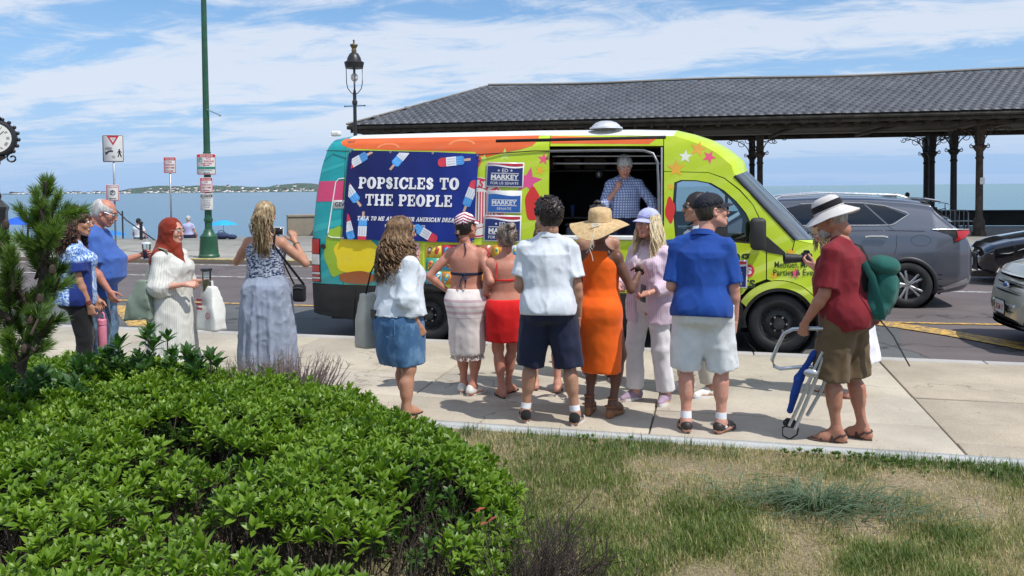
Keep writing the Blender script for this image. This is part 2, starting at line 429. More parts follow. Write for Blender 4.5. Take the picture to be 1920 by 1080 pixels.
def concrete(name,c,stain=.5):
    t=Nt(name); g=t.ramp(t.noise(120,4,.8),.32,.68,.78,1.18); b=t.ramp(t.noise(1.1,8,.68),.3,.7,.80,1.12)
    k=t.math('MULTIPLY',g,b); col=t.mix(1.,c,t.n('CombineColor',{},{0:k,1:k,2:k}),'MULTIPLY')
    col=t.mix(t.ramp(t.noise(3.2,8,.7,t.map((.5,1.5,1))),.57,.78,0,stain),col,(.26,.21,.16))
    sp_=t.noise(22,2,.5); col=t.mix(t.ramp(sp_,.715,.735,0,.8),col,(.12,.10,.085)); ck=t.n('TexVoronoi',{'feature':'DISTANCE_TO_EDGE'},{'Vector':t.n('VectorMath',{'operation':'ADD'},{0:t.co(),1:t.n('TexNoise',{},{'Vector':t.co(),'Scale':2.2,'Detail':6.},1)}),'Scale':.21}); col=t.mix(t.ramp(ck,.0,.004,.55,0.),col,(.12,.10,.08))
    t.bump(t.noise(240,3,.7),.25,.004); return t.fin(col,.88)
mConc=[concrete('sidewalk_concrete',(.45,.40,.315)),concrete('sidewalk_concrete_tan',(.45,.385,.295)),concrete('sidewalk_concrete_pale',(.47,.42,.34))]
mProm=concrete('promenade_concrete',(.48,.45,.38),.25); mGran=concrete('granite_kerb',(.42,.40,.38),.3)
mJoint=M('joint_filler',(.11,.09,.07),.9); mEdge=concrete('edging_concrete',(.44,.46,.46),.15)
mSand=M('sand',(.45,.38,.28),.95,var=.12,vs=2.)
def paint(name,c):
    t=Nt(name); n_=t.noise(9,7,.72); fine=t.noise(120,3,.7)
    f=t.ramp(t.math('ADD',t.math('MULTIPLY',n_,.7),t.math('MULTIPLY',fine,.4)),.50,.60,0,.9)
    col=t.mix(f,c,(.12,.105,.10)); return t.fin(col,.7)
mYel=paint('yellow_road_paint',(.72,.43,.07)); mWhiteP=paint('white_road_paint',(.66,.65,.62))
# ================================================================ ground, pavements, road
def sheet(name,poly,z,mat,**k):
    return tag(ob(name,MB().add([(x,y,z) for x,y in poly],[tuple(range(len(poly)))]),mat,smooth=0),kind='structure',**k)
ROADZ=-.13
def dirt_mat():
    t=Nt('dry_lawn_soil'); a=t.noise(1.7,6,.62); b=t.noise(60,5,.75)
    col=t.mix(t.ramp(b,.3,.7),(.17,.13,.08),(.50,.40,.26)); col=t.mix(t.ramp(a,.44,.6,0,.55),col,t.mix(b,(.07,.085,.03),(.26,.23,.11)))
    t.bump(b,.8,.03); return t.fin(col,.95)
mDirt=dirt_mat()
def lawn_z(x,y): return 0.0-.02+.05*math.exp(-((x-1.6)/1.2)**2-((y-3.8)/1.2)**2)
P=np.array([[(x,y,-.015+.035*vnoise(np.array([x,y,0.]),.9,3)*min(1,max(0,(5.7-y)))) for y in np.concatenate([[-60,-20,-6],np.linspace(0,5.87,50)])] for x in np.concatenate([[-200,-60,-25],np.linspace(-14,12,110),[30,80,200]])])
tag(ob('lawn',MB().grid(P),mDirt,smooth=180,fixn=True),kind='structure')
tag(ob('lawn_edging',MB().bx(-60,60,5.87,5.975,-.25,.008),mEdge,smooth=0),kind='structure')
swk=ob('sidewalk',MB().bx(-60,60,5.975,9.10,-.3,-.02),mJoint,smooth=0); swk['kind']='structure'
xs=[1.66+2.15*i for i in range(-18,14)]
slabs={}
for i in range(len(xs)-1):
    x0,x1=xs[i],xs[i+1]; right=x0>1.5
    ys=[5.98,6.27,7.53,9.095] if right else [5.98,6.66,7.55,9.095]
    for j in range(len(ys)-1):
        if x1<-14 or x0>9: 
            if j: continue
            y0,y1=5.98,9.095
        else: y0,y1=ys[j],ys[j+1]
        gp=.006 if j==0 else .007
        dz=rng.uniform(-.003,.003)
        a,b,c_,d=x0+.008,x1-.008,y0+gp,y1-gp
        mb=MB().add([(a,c_,-.03),(b,c_,-.03),(b,d,-.03),(a,d,-.03),(a,c_,dz-.004),(b,c_,dz-.004),(b,d,dz-.004),(a,d,dz-.004),(a+.006,c_+.006,dz),(b-.006,c_+.006,dz),(b-.006,d-.006,dz),(a+.006,d-.006,dz)],
            [(0,1,5,4),(1,2,6,5),(2,3,7,6),(3,0,4,7),(4,5,9,8),(5,6,10,9),(6,7,11,10),(7,4,8,11),(8,9,10,11)])
        ob('paving_slab',mb,mConc[1] if right else mConc[[0,2][int(rng.random()<.3)]],swk,smooth=0)
kb=ob('kerb',MB().bx(-60,60,9.10,9.255,-.4,-.02),mJoint,smooth=0); kb['kind']='structure'
for i in range(-12,9):
    x0=i*2.3+.4; ob('kerb_stone',MB().rbox((x0+1.15,9.178,-.19),(2.288,.15,.385),.008),mGran,kb,smooth=20)
sheet('road',[(-120,9.2),(120,9.2),(120,19.2),(-120,19.2)],ROADZ,mAsph)
sheet('parking_lane',[(-60,9.2),(2.4,9.2),(2.2,10.6),(2.5,12.2),(-60,12.2)],ROADZ+.004,mAsphG)
sheet('centre_line',[(-60,12.22),(1.9,12.42),(6,12.68),(60,12.72),(60,12.60),(6,12.56),(1.9,12.30),(-60,12.10)][::-1],ROADZ+.010,mYel)
for k,(xx) in enumerate((-17.6,-10.0)): sheet('hatch_marking',[(xx-.2,11.72),(xx+1.6,9.97),(xx+2.0,9.97),(xx+.2,11.76)],ROADZ+.009,mYel)
arc=[(2.1,12.33),(2.55,12.05),(3.0,11.6),(3.4,11.1),(3.8,10.5),(4.1,9.9)]
sheet('curved_marking',[(x-.14,y-.13) for x,y in arc]+[(x+.14,y+.13) for x,y in reversed(arc)],ROADZ+.014,mYel)
sheet('lane_line',[(-60,16.1),(60,16.2),(60,16.32),(-60,16.22)],ROADZ+.005,mWhiteP)
sheet('edge_line',[(-60,18.62),(60,18.72),(60,18.84),(-60,18.74)],ROADZ+.005,mWhiteP)
kb2=ob('far_kerb',MB().bx(-60,60,19.07,19.22,-.4,-.02),mJoint,smooth=0); kb2['kind']='structure'
mKY=M('worn_yellow_kerb_paint',(.47,.38,.14),.8,var=.3,vs=7.,dirt=(.36,.34,.31))
for i in range(-18,12):
    x0=i*2.4; ob('kerb_stone',MB().rbox((x0+1.2,19.145,-.19),(2.386,.145,.385),.012),mKY if -15<x0<-8 else mGran,kb2,smooth=20)
# promenade with wide joints; its sea edge runs slightly inland on the left
tag(ob('promenade',MB().add([(-80,19.22,-.02),(60,19.22,-.02),(60,43,-.02),(-4,38.2,-.02),(-17.3,29.4,-.02),(-21.3,27.2,-.02),(-80,25.2,-.02),
    (-80,19.22,-4),(60,19.22,-4),(60,43,-4),(-4,38.2,-4),(-17.3,29.4,-4),(-21.3,27.2,-4),(-80,25.2,-4)],[(0,1,2,3,4,5,6),(0,6,13,7),(6,5,12,13),(5,4,11,12),(4,3,10,11),(3,2,9,10)]),mProm,smooth=0,fixn=True),kind='structure')
for yj in (21.9,24.6):
    sheet('promenade_joint',[(-60,yj),(30,yj),(30,yj+.03),(-60,yj+.03)],-.014,mJoint)
for xj in range(-40,12,4): sheet('promenade_joint',[(xj,19.25),(xj+.03,19.25),(xj+.03,26.0 if xj<-24 else 27.),(xj,26.0 if xj<-24 else 27.)],-.010,mJoint)
sheet('beach',[(-150,25),(80,25),(80,58),(-150,52)],-2.5,mSand)
# ---- sea
def sea_mat():
    t=Nt('sea_water'); s_=t.sep(); 
    far=t.ramp(s_[1],60.,900.,0,1); n_=t.noise(.018,5,.6,t.map((.25,1.,1)))
    big=t.noise(.006,3,.5,t.map((.12,1.,1.)))
    side=t.ramp(s_[0],-60,150,0,1)
    deep=t.mix(side,(.034,.108,.18),(.055,.165,.195)); shal=t.mix(side,(.065,.17,.24),(.09,.22,.23))
    col=t.mix(t.math('ADD',t.math('MULTIPLY',n_,.55),t.math('MULTIPLY',big,.5)),shal,deep)
    w1=t.noise(1.1,5,.62,t.map((.55,1.,1.))); t.bump(w1,.75,.16)
    return t.fin(col,.22,spec=.35,IOR=1.33)
X_=np.concatenate([[-9000,-3000,-900],np.linspace(-300,500,5),[1500,5000,14000]]); Y_=np.array([40,100,300,900,3000,9000,25000.])
tag(ob('sea',MB().grid(np.array([[(x,y,-3.0) for y in Y_] for x in X_])),sea_mat(),smooth=0,fixn=True),kind='structure')
# ---- far shore
C0=np.array([0,0,CAMH]); fF=np.array([-math.sin(YAW),math.cos(YAW),0]); fR=np.array([math.cos(YAW),math.sin(YAW),0])
def far(px,D): return fF*D+fR*((px-960)/1500*D)
prof_px=np.array([[10,1.5],[120,2.5],[215,3],[235,8],[262,12],[300,15],[340,13],[380,15],[420,14],[470,11],[500,10],[525,14],[560,18],[590,16],[640,9],[700,5],[760,1]])
D0=2400.; nx_=240; PX_=np.linspace(5,765,nx_); rows=[]
for k,tt in enumerate(np.linspace(0,1,14)):
    Dk=D0+tt*420; hp=np.interp(PX_,prof_px[:,0],prof_px[:,1])*D0/1500
    prof_=math.sin(min(1,tt*1.25)*math.pi/2)
    r_=[]
    for i,px in enumerate(PX_):
        p=far(px,Dk); nz=vnoise(np.array([p[0],p[1],0.]),.035,5)*2.6+vnoise(np.array([p[0],p[1],0.]),.11,6)*1.6
        zz_=-3.2+(hp[i]*prof_*(1+.0*nz)+(nz if tt>.02 else 0)*min(1,hp[i]/9)) 
        r_.append((p[0],p[1],max(zz_,-3.3)))
    rows.append(r_)
tF=Nt('far_shore_woods_hazed'); 
tF.fin(tF.mix(tF.ramp(tF.noise(.09,5,.7),.35,.68),(.035,.065,.055),(.10,.145,.11)),.95)  # distance haze put into the colour as a dull blue-green
tag(ob('far_shore_hill',MB().grid(np.array(rows)),tF.m,smooth=180,fixn=True),kind='structure')
hm=[M('far_house_white',(.78,.77,.74),.8,var=0),M('far_house_cream',(.62,.58,.50),.8,var=0),M('far_house_grey',(.40,.41,.42),.8,var=0)]; hr=M('far_house_roof',(.16,.14,.14),.9,var=0)
n_h=0
for px_,D_,sz_,lb_ in((1515,3600,9.,'small white boat far out on the sea near the horizon'),(655,2100,8.,'small white boat moored before the far shore'),(236,1900,6.,'tiny pale boat beside the crossing sign on the water')):
    p=far(px_,D_); t=thing('boat',lb_,'boat',(p[0],p[1],-3.0),YAW,'boats on the sea'); bm_=MB().prism([(-sz_/2,.0),(sz_*.42,.0),(sz_/2,1.5),(-sz_/2,1.2)],-1.2,1.2); ob('hull',bm_,M('boat_white',(.75,.75,.74),.5,var=0),t,smooth=0,fixn=True); ob('cabin',MB().bx(-sz_*.2,sz_*.12,-.9,.9,1.25,2.6),M('boat_white',(0,0,0)),t,smooth=0)
for k in range(150):
    px=rng.uniform(225,586); hh=np.interp(px,prof_px[:,0],prof_px[:,1]); tt=rng.choice([.03,.06,.12,.3,.5],p=[.42,.26,.16,.1,.06])
    if rng.random()<.25: px=rng.uniform(20,225); tt=.03
    p=far(px,D0+tt*420); pr=math.sin(min(1,tt*1.25)*math.pi/2); z=-3.2+hh*1.6*pr
    w_,d_,h_=rng.uniform(5,13),9,rng.uniform(3.2,6.2)
    h=ob('shore_house',MB().bx(-w_/2,w_/2,-4,4,-2,h_).prism([(-w_/2-.4,h_+.01),(w_/2+.4,h_+.01),(0,h_+2.2)],-4.4,4.4,1),[hm[int(rng.choice(3,p=[.6,.25,.15]))],hr],loc=(p[0],p[1],z),rz=YAW+rng.uniform(-.4,.4),smooth=0)
    tag(h,'tiny pale house among the trees on the far shore','house','houses on the far shore')
# ================================================================ pavilion
def slate_mat():
    t=Nt('roof_slate'); g=t.ramp(t.noise(3.1,2,.5),.3,.7,.82,1.15); s2=t.ramp(t.noise(.6,4,.6),.35,.65,.85,1.15); ob_=t.n('ObjectInfo',{},{},4)
    k=t.math('MULTIPLY',g,s2); col=t.mix(1.,(.088,.090,.098),t.n('CombineColor',{},{0:k,1:k,2:k}),'MULTIPLY'); t.bump(t.noise(40,4,.6),.3,.01); return t.fin(col,.52,spec=.45)
mSlate=slate_mat(); mWood=M('pavilion_dark_wood',(.045,.038,.030),.85,var=.45,vs=3.,bump=.5,bs=25,dirt=(.10,.085,.06)); mIron=M('pavilion_iron',(.020,.019,.018),.6,var=.4,vs=6.,bump=.3)
mRust=M('rusty_iron_column',(.055,.040,.030),.75,var=.5,vs=5.,bump=.4,dirt=(.16,.09,.055)); mRidge=M('ridge_cap',(.20,.185,.165),.8)
pav=thing('beach_pavilion','long open beach pavilion with a hipped slate roof on iron columns','pavilion',(-13.86,28.56,0),rad(4.4))
HW,EZ,RZ,PL,HX=5.0,4.36,6.31,46.,4.6
def roof_z(y): return EZ+(RZ-EZ)*min(y,2*HW-y)/HW
rb=MB()  # roof boarding just under the slates
rb.add([(0,0,EZ-.05),(PL,0,EZ-.05),(PL,2*HW,EZ-.05),(0,2*HW,EZ-.05),(HX,HW,RZ-.05),(PL,HW,RZ-.05)],[(0,1,5,4),(3,0,4),(2,3,4,5),(1,2,5)])
roof=ob('roof',rb,mWood,pav,smooth=0)
W_,E_=.32,.285; sl=math.hypot(HW,RZ-EZ); nrow=int(sl/E_); th=math.atan2(RZ-EZ,HW); Rs=rotx(th)
slate=MB().box((0,0,0),(W_-.007,E_+.05,.009)); slate_me=slate.mesh('slate',mSlate,0)
pr_=slate.mesh('slate_b',mSlate,0)
cand=[]; rest=MB()
for r_ in range(nrow):
    s_=(r_+.5)*E_; y=s_*math.cos(th); z=EZ+s_*math.sin(th)
    xa=HX*y/HW; n_=int((PL-xa)/W_)
    for c_ in range(n_):
        x=PL-(c_+.5+(r_%2)*.5)*W_
        if x<xa: continue
        sag=.035*math.sin(x*.55)+.03*math.sin(x*.21+1)
        p=np.array([x,y,z+.012+sag*y/HW+rng.uniform(-.004,.006)]); cand.append((p,rng.normal(0,.006),rng.normal(0,.03)))
vis=[i for i,(p,_,_) in enumerate(cand) if p[0]<27.]
vis.sort(key=lambda i:-cand[i][0][0]+cand[i][0][1]*.4); big_=set(vis[:300])
for i,(p,a,b) in enumerate(cand):
    R=rotz(a)@rotx(th+.022)@roty(b*.12)
    if i in big_:
        o=link('slate',slate_me,roof,p); o.rotation_euler=Matrix([list(q) for q in R]).to_euler()
    else: rest.merge(slate,R,p)
# hip end
for r_ in range(nrow):
    t_=(r_+.5)/nrow; x=HX*t_; z=EZ+(RZ-EZ)*t_; th2=math.atan2(RZ-EZ,HX); y0,y1=HW*t_,2*HW-HW*t_
    for c_ in range(int((y1-y0)/W_)):
        rest.merge(slate,roty(-th2)@rotz(rad(90)),(x,y0+(c_+.5)*W_,z+.012))
    y=2*HW-(r_+.5)*E_*math.cos(th); z=EZ+(r_+.5)*E_*math.sin(th); xa=HX*(2*HW-y)/HW
    rest.box(((xa+PL)/2,y,z+.012),(PL-xa,E_+.04,.012),rotx(-th))
tag(ob('slates',rest,mSlate,roof,smooth=0),kind='stuff')
rc=MB(); rc.tube([(HX+i*.8,HW,RZ+.03+.035*math.sin((HX+i*.8)*.55)+.03*math.sin((HX+i*.8)*.21+1)) for i in range(int((PL-HX)/.8))],.06,6); ob('ridge_cap',rc,mRidge,roof)
ob('hip_cap',MB().tube([(0,0,EZ+.03),(HX*.5,HW*.5,(EZ+RZ)/2+.03),(HX,HW,RZ+.04)],.05,6),mRidge,roof)
eb=MB()
for y0 in(.0,2*HW-.10): eb.bx(.0,PL,y0,y0+.10,EZ-.17,EZ-.055)
eb.bx(0,.1,.102,2*HW-.102,EZ-.17,EZ-.055); ob('eave_board',eb,mWood,pav,smooth=0)
pb=MB()
for y0 in(1.35,2*HW-1.55): pb.bx(1.35,PL,y0,y0+.2,3.96,4.16)
pb.bx(1.35,1.55,1.56,2*HW-1.56,3.96,4.16); ob('plate_beam',pb,mWood,pav,smooth=0)
pb=MB()
for x in np.arange(2.,PL,7.42/2): pb.bx(x,x+.16,1.56,2*HW-1.56,4.0,4.12)
ob('cross_beam',pb,mWood,pav,smooth=0)
pb=MB().bx(.12,PL,.12,2*HW-.12,EZ-.12,EZ-.085); ob('soffit',pb,mWood,pav,smooth=0)
rt=MB(); fin=MB()
for x in np.arange(.25,PL,.60):
    rt.box((x,.74,EZ-.215),(.09,1.25,.16)); fin.cyl((x,1.33,4.04),(x,1.33,3.97),.016,.022,6)
for y in np.arange(.8,2*HW,.60): rt.box((.75,y,EZ-.215),(1.25,.09,.16)); fin.cyl((1.33,y,4.04),(1.33,y,3.97),.016,.022,6)
rt.bx(.10,PL,.14,.20,EZ-.30,EZ-.14)
ob('rafter_tails',rt,mWood,pav,smooth=0,kind='stuff'); ob('pendants',fin,mIron,pav,smooth=0,kind='stuff')
def spiral(c,r,a0,turns,sgn=1,ax=0,n=18):
    P=[]
    for i in range(n):
        t=i/(n-1); a=a0+sgn*t*turns*2*math.pi; rr=r*(1-.75*t)
        d=rr*math.cos(a); P.append((c[0]+(d if ax==0 else 0),c[1]+(d if ax else 0),c[2]+rr*math.sin(a)))
    return P
def pcolumn(x,y,mat):
    L=rotz(-rad(4.4))@np.array([x+13.86,y-28.56,0]); cx_,cy_=L[0],L[1]
    mb=MB().lathe([(.0,0),(.24,0),(.24,.12),(.19,.16),(.19,.55),(.15,.62),(.125,.70),(.12,1.9),(.115,2.75),(.14,2.78),(.14,2.83),(.115,2.86),(.118,3.02),(.16,3.08),(.235,3.20),(.235,3.24),(.15,3.27),(.15,3.34)],(0,0,0),14)
    mb.bx(-.13,.13,-.13,.13,3.34,3.96); mb.bx(-.17,.17,-.17,.17,3.88,3.955)
    c=ob('column',mb,mat,pav,loc=(cx_,cy_,-.02),smooth=40)
    for ax in(0,1):
        for sg in(-1,1):
            b=MB(); A=lambda d,z:(sg*d,0,z) if ax==0 else (0,sg*d,z)
            b.tube([A(.13+.80*(1-math.cos(t)),3.30+.60*math.sin(t)) for t in np.linspace(0,math.pi/2,12)],.022,6)
            b.tube(spiral(A(.95,3.84),.12,0 if sg>0 else math.pi,1.25,1 if sg<0 else -1,ax),.017,5)
            b.tube(spiral(A(.26,3.22),.085,math.pi/2,1.25,-sg,ax),.017,5)
            b.tube([A(.46+.13*math.cos(t),3.74+.13*math.sin(t)) for t in np.linspace(0,2*math.pi,15)],.014,5)
            ob('scroll_bracket',b,mat,c,smooth=60)
for x,y,m_ in((9.2,32.1,mRust),(9.22,35.4,mIron),(8.9,37.4,mIron),(9.06,39.0,mIron),(1.77,34.6,mRust),(1.57,37.3,mIron),(-5.6,34.0,mIron),(-5.8,36.7,mIron),(16.6,35.9,mIron),(16.5,38.0,mIron),(-12,33.,mIron),(16.7,32.7,mRust),(24,36.5,mIron)): pcolumn(x,y,m_)
paper=ob('paper_notice',MB().rbox((0,0,0),(.16,.01,.24),.003),M('paper_white',(.7,.7,.66),.8),loc=(9.25,31.93,1.95),rz=rad(4)); tag(paper,'small white notice taped to the rusty pavilion column','notice')
# ---- sea wall: pale stone end, the rest near black, pavilion shade put into its colour
def wallseg(name,pts,h,th_,mat,label,cat='wall'):
    t=thing(name,label,cat,(pts[0][0],pts[0][1],-.02)); o=np.array(pts[0])
    for (a,b) in zip(pts[:-1],pts[1:]):
        a=np.array(a)-o; b=np.array(b)-o; L=np.linalg.norm(b-a); ang=math.atan2(b[1]-a[1],b[0]-a[0]); nst=max(1,int(L/1.9))
        if nst>12: nst=12
        for i in range(nst):
            l0,l1=L*i/nst,L*(i+1)/nst; c=a+(b-a)*((l0+l1)/2/L)
            ob('stone_block',MB().rbox((0,0,h/2),(l1-l0-.012,th_,h),.02),mat,t,loc=(c[0],c[1],0),rz=ang,smooth=20)
        c=a+(b-a)/2; ob('coping',MB().rbox((0,0,h+.05),(L,th_+.08,.10),.02),mat,t,loc=(c[0],c[1],0),rz=ang,smooth=20)
    return t
mWallP=concrete('weathered_stone',(.30,.26,.20),.6); mWallShade=M('shaded_wall',(.030,.030,.028),.9,var=.3,vs=2.)
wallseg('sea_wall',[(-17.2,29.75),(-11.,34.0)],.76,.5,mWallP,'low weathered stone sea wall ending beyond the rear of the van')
wallseg('sea_wall',[(-11.05,34.3),(-3.,39.0),(30,41.4),(60,43.)],.58,.5,mWallShade,'long low dark sea wall under the pavilion roof')
# ---- bench, barrier and bicycles under the pavilion
mGalv=M('galvanised_steel',(.36,.37,.38),.42,metal=.8,var=.15); mDkM=M('dark_metal',(.025,.025,.027),.45,metal=.4)
t=thing('park_bench','grey slatted bench standing under the pavilion by the rusty column','bench',(8.2,33.4,-.02),rad(4))
for i in range(4): ob('slat',MB().rbox((0,-.2+i*.12,.47),(2.3,.10,.035),.006),mGalv,t)
for sx in(-1,1):
    ob('leg',MB().bx(sx*.95-.03,sx*.95+.03,-.22,.22,.0,.04).bx(sx*.95-.03,sx*.95+.03,-.2,-.15,.04,.45).bx(sx*.95-.03,sx*.95+.03,.15,.2,.04,.45),mDkM,t,smooth=0)
t=thing('crowd_barrier','low metal crowd barrier with thin bars under the pavilion','barrier',(8.1,32.6,-.02),rad(2))
ob('frame',MB().tube([(-.9,0,.0),(-.9,0,.82),(-.82,0,.9),(.82,0,.9),(.9,0,.82),(.9,0,.0)],.02,6).tube([(-.9,0,.15),(.9,0,.15)],.014,6),mGalv,t)
for i in range(11): ob('bar',MB().cyl((-.75+i*.15,0,.15),(-.75+i*.15,0,.9),.008,n=5),mGalv,t)
def bicycle(x,y,rz,lean,label):
    t=thing('bicycle',label,'bicycle',(x,y,-.02),rz,'bicycles by the sea wall'); t.rotation_euler=(lean,0,rz)
    for wx in(-.52,.52):
        w_=ob('wheel',MB().tube([(wx+.33*math.cos(a),0,.34+.33*math.sin(a)) for a in np.linspace(0,2*math.pi,25)[:-1]],.017,5,closed=True,up=(0,1,0)),mDkM,t)
        s_=MB()
        for a in np.linspace(0,2*math.pi,13)[:-1]: s_.cyl((wx,0,.34),(wx+.32*math.cos(a),0,.34+.32*math.sin(a)),.0025,n=3)
        ob('spokes',s_,mGalv,w_,kind='stuff')
    f=MB()
    for a,b in(((-.52,.34),(-.12,.30)),((-.12,.30),(-.22,.80)),((-.22,.80),(-.52,.34)),((-.12,.30),(.34,.76)),((-.2,.72),(.36,.82)),((.34,.9),(.52,.34))): f.cyl((a[0],0,a[1]),(b[0],0,b[1]),.018,n=6)
    ob('frame',f,mDkM,t); ob('saddle',MB().rbox((-.24,0,.86),(.26,.14,.05),.02),mDkM,t); ob('handlebar',MB().tube([(.25,-.28,1.02),(.34,-.12,1.05),(.34,.12,1.05),(.25,.28,1.02)],.016,6).cyl((.34,0,.9),(.34,0,1.05),.016),mDkM,t)
bicycle(9.3,38.2,rad(30),rad(6),'dark bicycle leaning by the pavilion columns, handlebar above the wall'); bicycle(8.0,39.3,rad(8),rad(4),'second dark bicycle propped against the sea wall behind the first')
# ================================================================ street lamps
mGreen=M('dark_green_paint',(.018,.085,.045),.38,var=.2,vs=4.,spec=.5,dirt=(.05,.10,.06)); mBlk=M('black_iron_paint',(.018,.018,.020),.42,var=.2)
t=thing('street_lamp','tall dark green fluted lamp post carrying parking signs','street lamp',(-13.86,19.72,-.02))
def flute(r,n=40): 
    a=np.arange(n)*2*math.pi/n; rr=r*(1-.07*(np.cos(a*10)>0)); return np.stack([rr*np.cos(a),rr*np.sin(a)],1)
def fl_shaft(mb,z0,r0,z1,r1,n=40):
    P=np.stack([np.concatenate([flute(r0),np.full((n,1),z0)],1),np.concatenate([flute(r1),np.full((n,1),z1)],1)]); mb.grid(P,closed_v=True)
ob('base',MB().lathe([(0,0),(.29,0),(.29,.06),(.265,.10),(.235,.56),(.24,.60),(.15,.70),(.125,.78),(.10,.80)],n=16),mGreen,t,smooth=25)
sh=MB(); fl_shaft(sh,.78,.10,9.2,.065); ob('pole',sh,mGreen,t,smooth=25)
ob('collar',MB().lathe([(.08,1.0),(.12,1.02),(.12,1.10),(.08,1.12)],n=16).lathe([(.07,2.9),(.105,2.92),(.105,2.97),(.07,2.99)],n=16),mGreen,t)
ob('lamp_arm',MB().tube([(0,0,8.9),(-.3,0,9.4),(-1.0,0,9.7),(-1.7,0,9.6)],.035,8),mGreen,t); ob('lamp_head',MB().rbox((-1.95,0,9.55),(.6,.26,.14),.05,seg=2),mGreen,t)
ob('bracket_rod',MB().cyl((.05,-.05,4.16),(.50,-.1,3.98),.014,n=6).cyl((.50,-.1,3.98),(.52,-.1,3.96),.03,n=6),mGalv,t)
mBrass=M('aged_brass',(.16,.12,.06),.5,metal=.5,var=.4); 
t=thing('gas_lamp','black and gold Victorian lamp on a slim post beyond the van','lamp',(-10.07,21.3,-.02))
ob('post',MB().lathe([(0,0),(.2,0),(.2,.5),(.12,.6),(.075,.75),(.06,1.2),(.05,4.3),(.075,4.34),(.075,4.42),(.05,4.45),(.05,4.62),(.03,4.75)],n=14),mBlk,t)
ob('ladder_bar',MB().cyl((-.30,0,4.28),(.30,0,4.28),.014,n=6).ell((-.31,0,4.28),.025,6,5).ell((.31,0,4.28),.025,6,5),mBlk,t)
yk=MB()
for k in range(4):
    a=k*math.pi/2+.5; yk.tube([(math.cos(a)*r_,math.sin(a)*r_,z) for r_,z in((.03,4.62),(.10,4.66),(.19,4.78),(.225,4.95),(.225,5.35))],.013,5)
ob('cage',yk,mBlk,t)
ob('hood',MB().lathe([(.05,5.36),(.25,5.36),(.285,5.52),(.27,5.54),(.21,5.57),(.19,5.66),(.12,5.78),(.06,5.82)],n=20),mBlk,t,smooth=40)
ob('chimney_cap',MB().lathe([(.06,5.81),(.075,5.86),(.06,5.92),(.115,6.02),(.105,6.04),(.03,6.06),(.02,6.12),(.035,6.15),(.0,6.19)],n=16),mBrass,t,smooth=40)
gl=Nt('frosted_glass'); gl.fin((.75,.72,.66),.15); gl.b.inputs['Transmission Weight'].default_value=.35
ob('bulb',MB().ell((0,0,5.10),(.105,.105,.125),16,12),gl.m,t,smooth=180); ob('bulb_socket',MB().cyl((0,0,5.22),(0,0,5.37),.035,n=10),mBlk,t)
# ---- street clock
t=thing('street_clock','black ornate street clock with white roman dial behind the pine','clock',(-21.05,19.6,-.02),rad(38))
ob('pedestal',MB().lathe([(0,0),(.42,0),(.42,.15),(.36,.2),(.33,1.30),(.38,1.38),(.38,1.46),(.22,1.60),(.12,1.68),(.10,1.75)],n=4,R=rotz(rad(45))).lathe([(.10,1.7),(.12,1.8),(.075,1.9),(.065,2.6),(.09,2.7),(.12,2.78),(.10,2.85)],n=14),mBlk,t)
ob('case',MB().lathe([(.0,-.16),(.50,-.16),(.56,-.10),(.58,0),(.56,.10),(.50,.16),(.0,.16)],(0,0,3.52),32,R=rotx(rad(90))),mBlk,t,smooth=40)
orn=MB()
for k in range(15):
    a=rad(-40+k*260/14); orn.ell((.60*math.cos(a),0,3.52+.60*math.sin(a)),(.06,.06,.06),8,6)
for sg in(-1,1): orn.tube(spiral((sg*.42,0,2.93),.16,math.pi/2,1.2,sg),.03,6)
orn.lathe([(.15,4.08),(.2,4.12),(.10,4.22),(.12,4.28),(.05,4.36),(.0,4.42)],n=12); orn.lathe([(.1,2.82),(.25,2.92),(.28,2.98),(.1,3.0)],n=12)
ob('ornament',orn,mBlk,t,smooth=60)
mDial=M('dial_white',(.72,.72,.66),.4,var=.05); mInk=M('black_ink',(.012,.012,.014),.5,var=0)
for sd_ in(1,-1):
    g=MB(); Rr=rotz(0 if sd_>0 else math.pi)
    d=ob('dial',MB().cyl((0,-.155*sd_,3.52),(0,-.175*sd_,3.52),.44,n=32),mDial,t)
    nums=MB()
    for h_ in range(12):
        a=rad(90-30*(h_+1)); put(nums,text(['I','II','III','IIII','V','VI','VII','VIII','IX','X','XI','XII'][h_],.085,bold=.01),.345*math.cos(a),3.52+.345*math.sin(a),-.177,rot=a-math.pi/2)
    if sd_>0:
        ob('numerals',nums,mInk,d,smooth=0); ob('clock_hand',MB().box((0,-.181,3.52),(.03,.004,.01)).prism([(-.015,3.50),(.0,3.48),(.25,3.72),(.24,3.735)],-.183,-.180),mInk,d,smooth=0)
        ob('clock_hand',MB().prism([(-.02,3.51),(.0,3.49),(.02,3.51),(-.10,3.86),(-.115,3.86)],-.187,-.184),mInk,d,smooth=0)
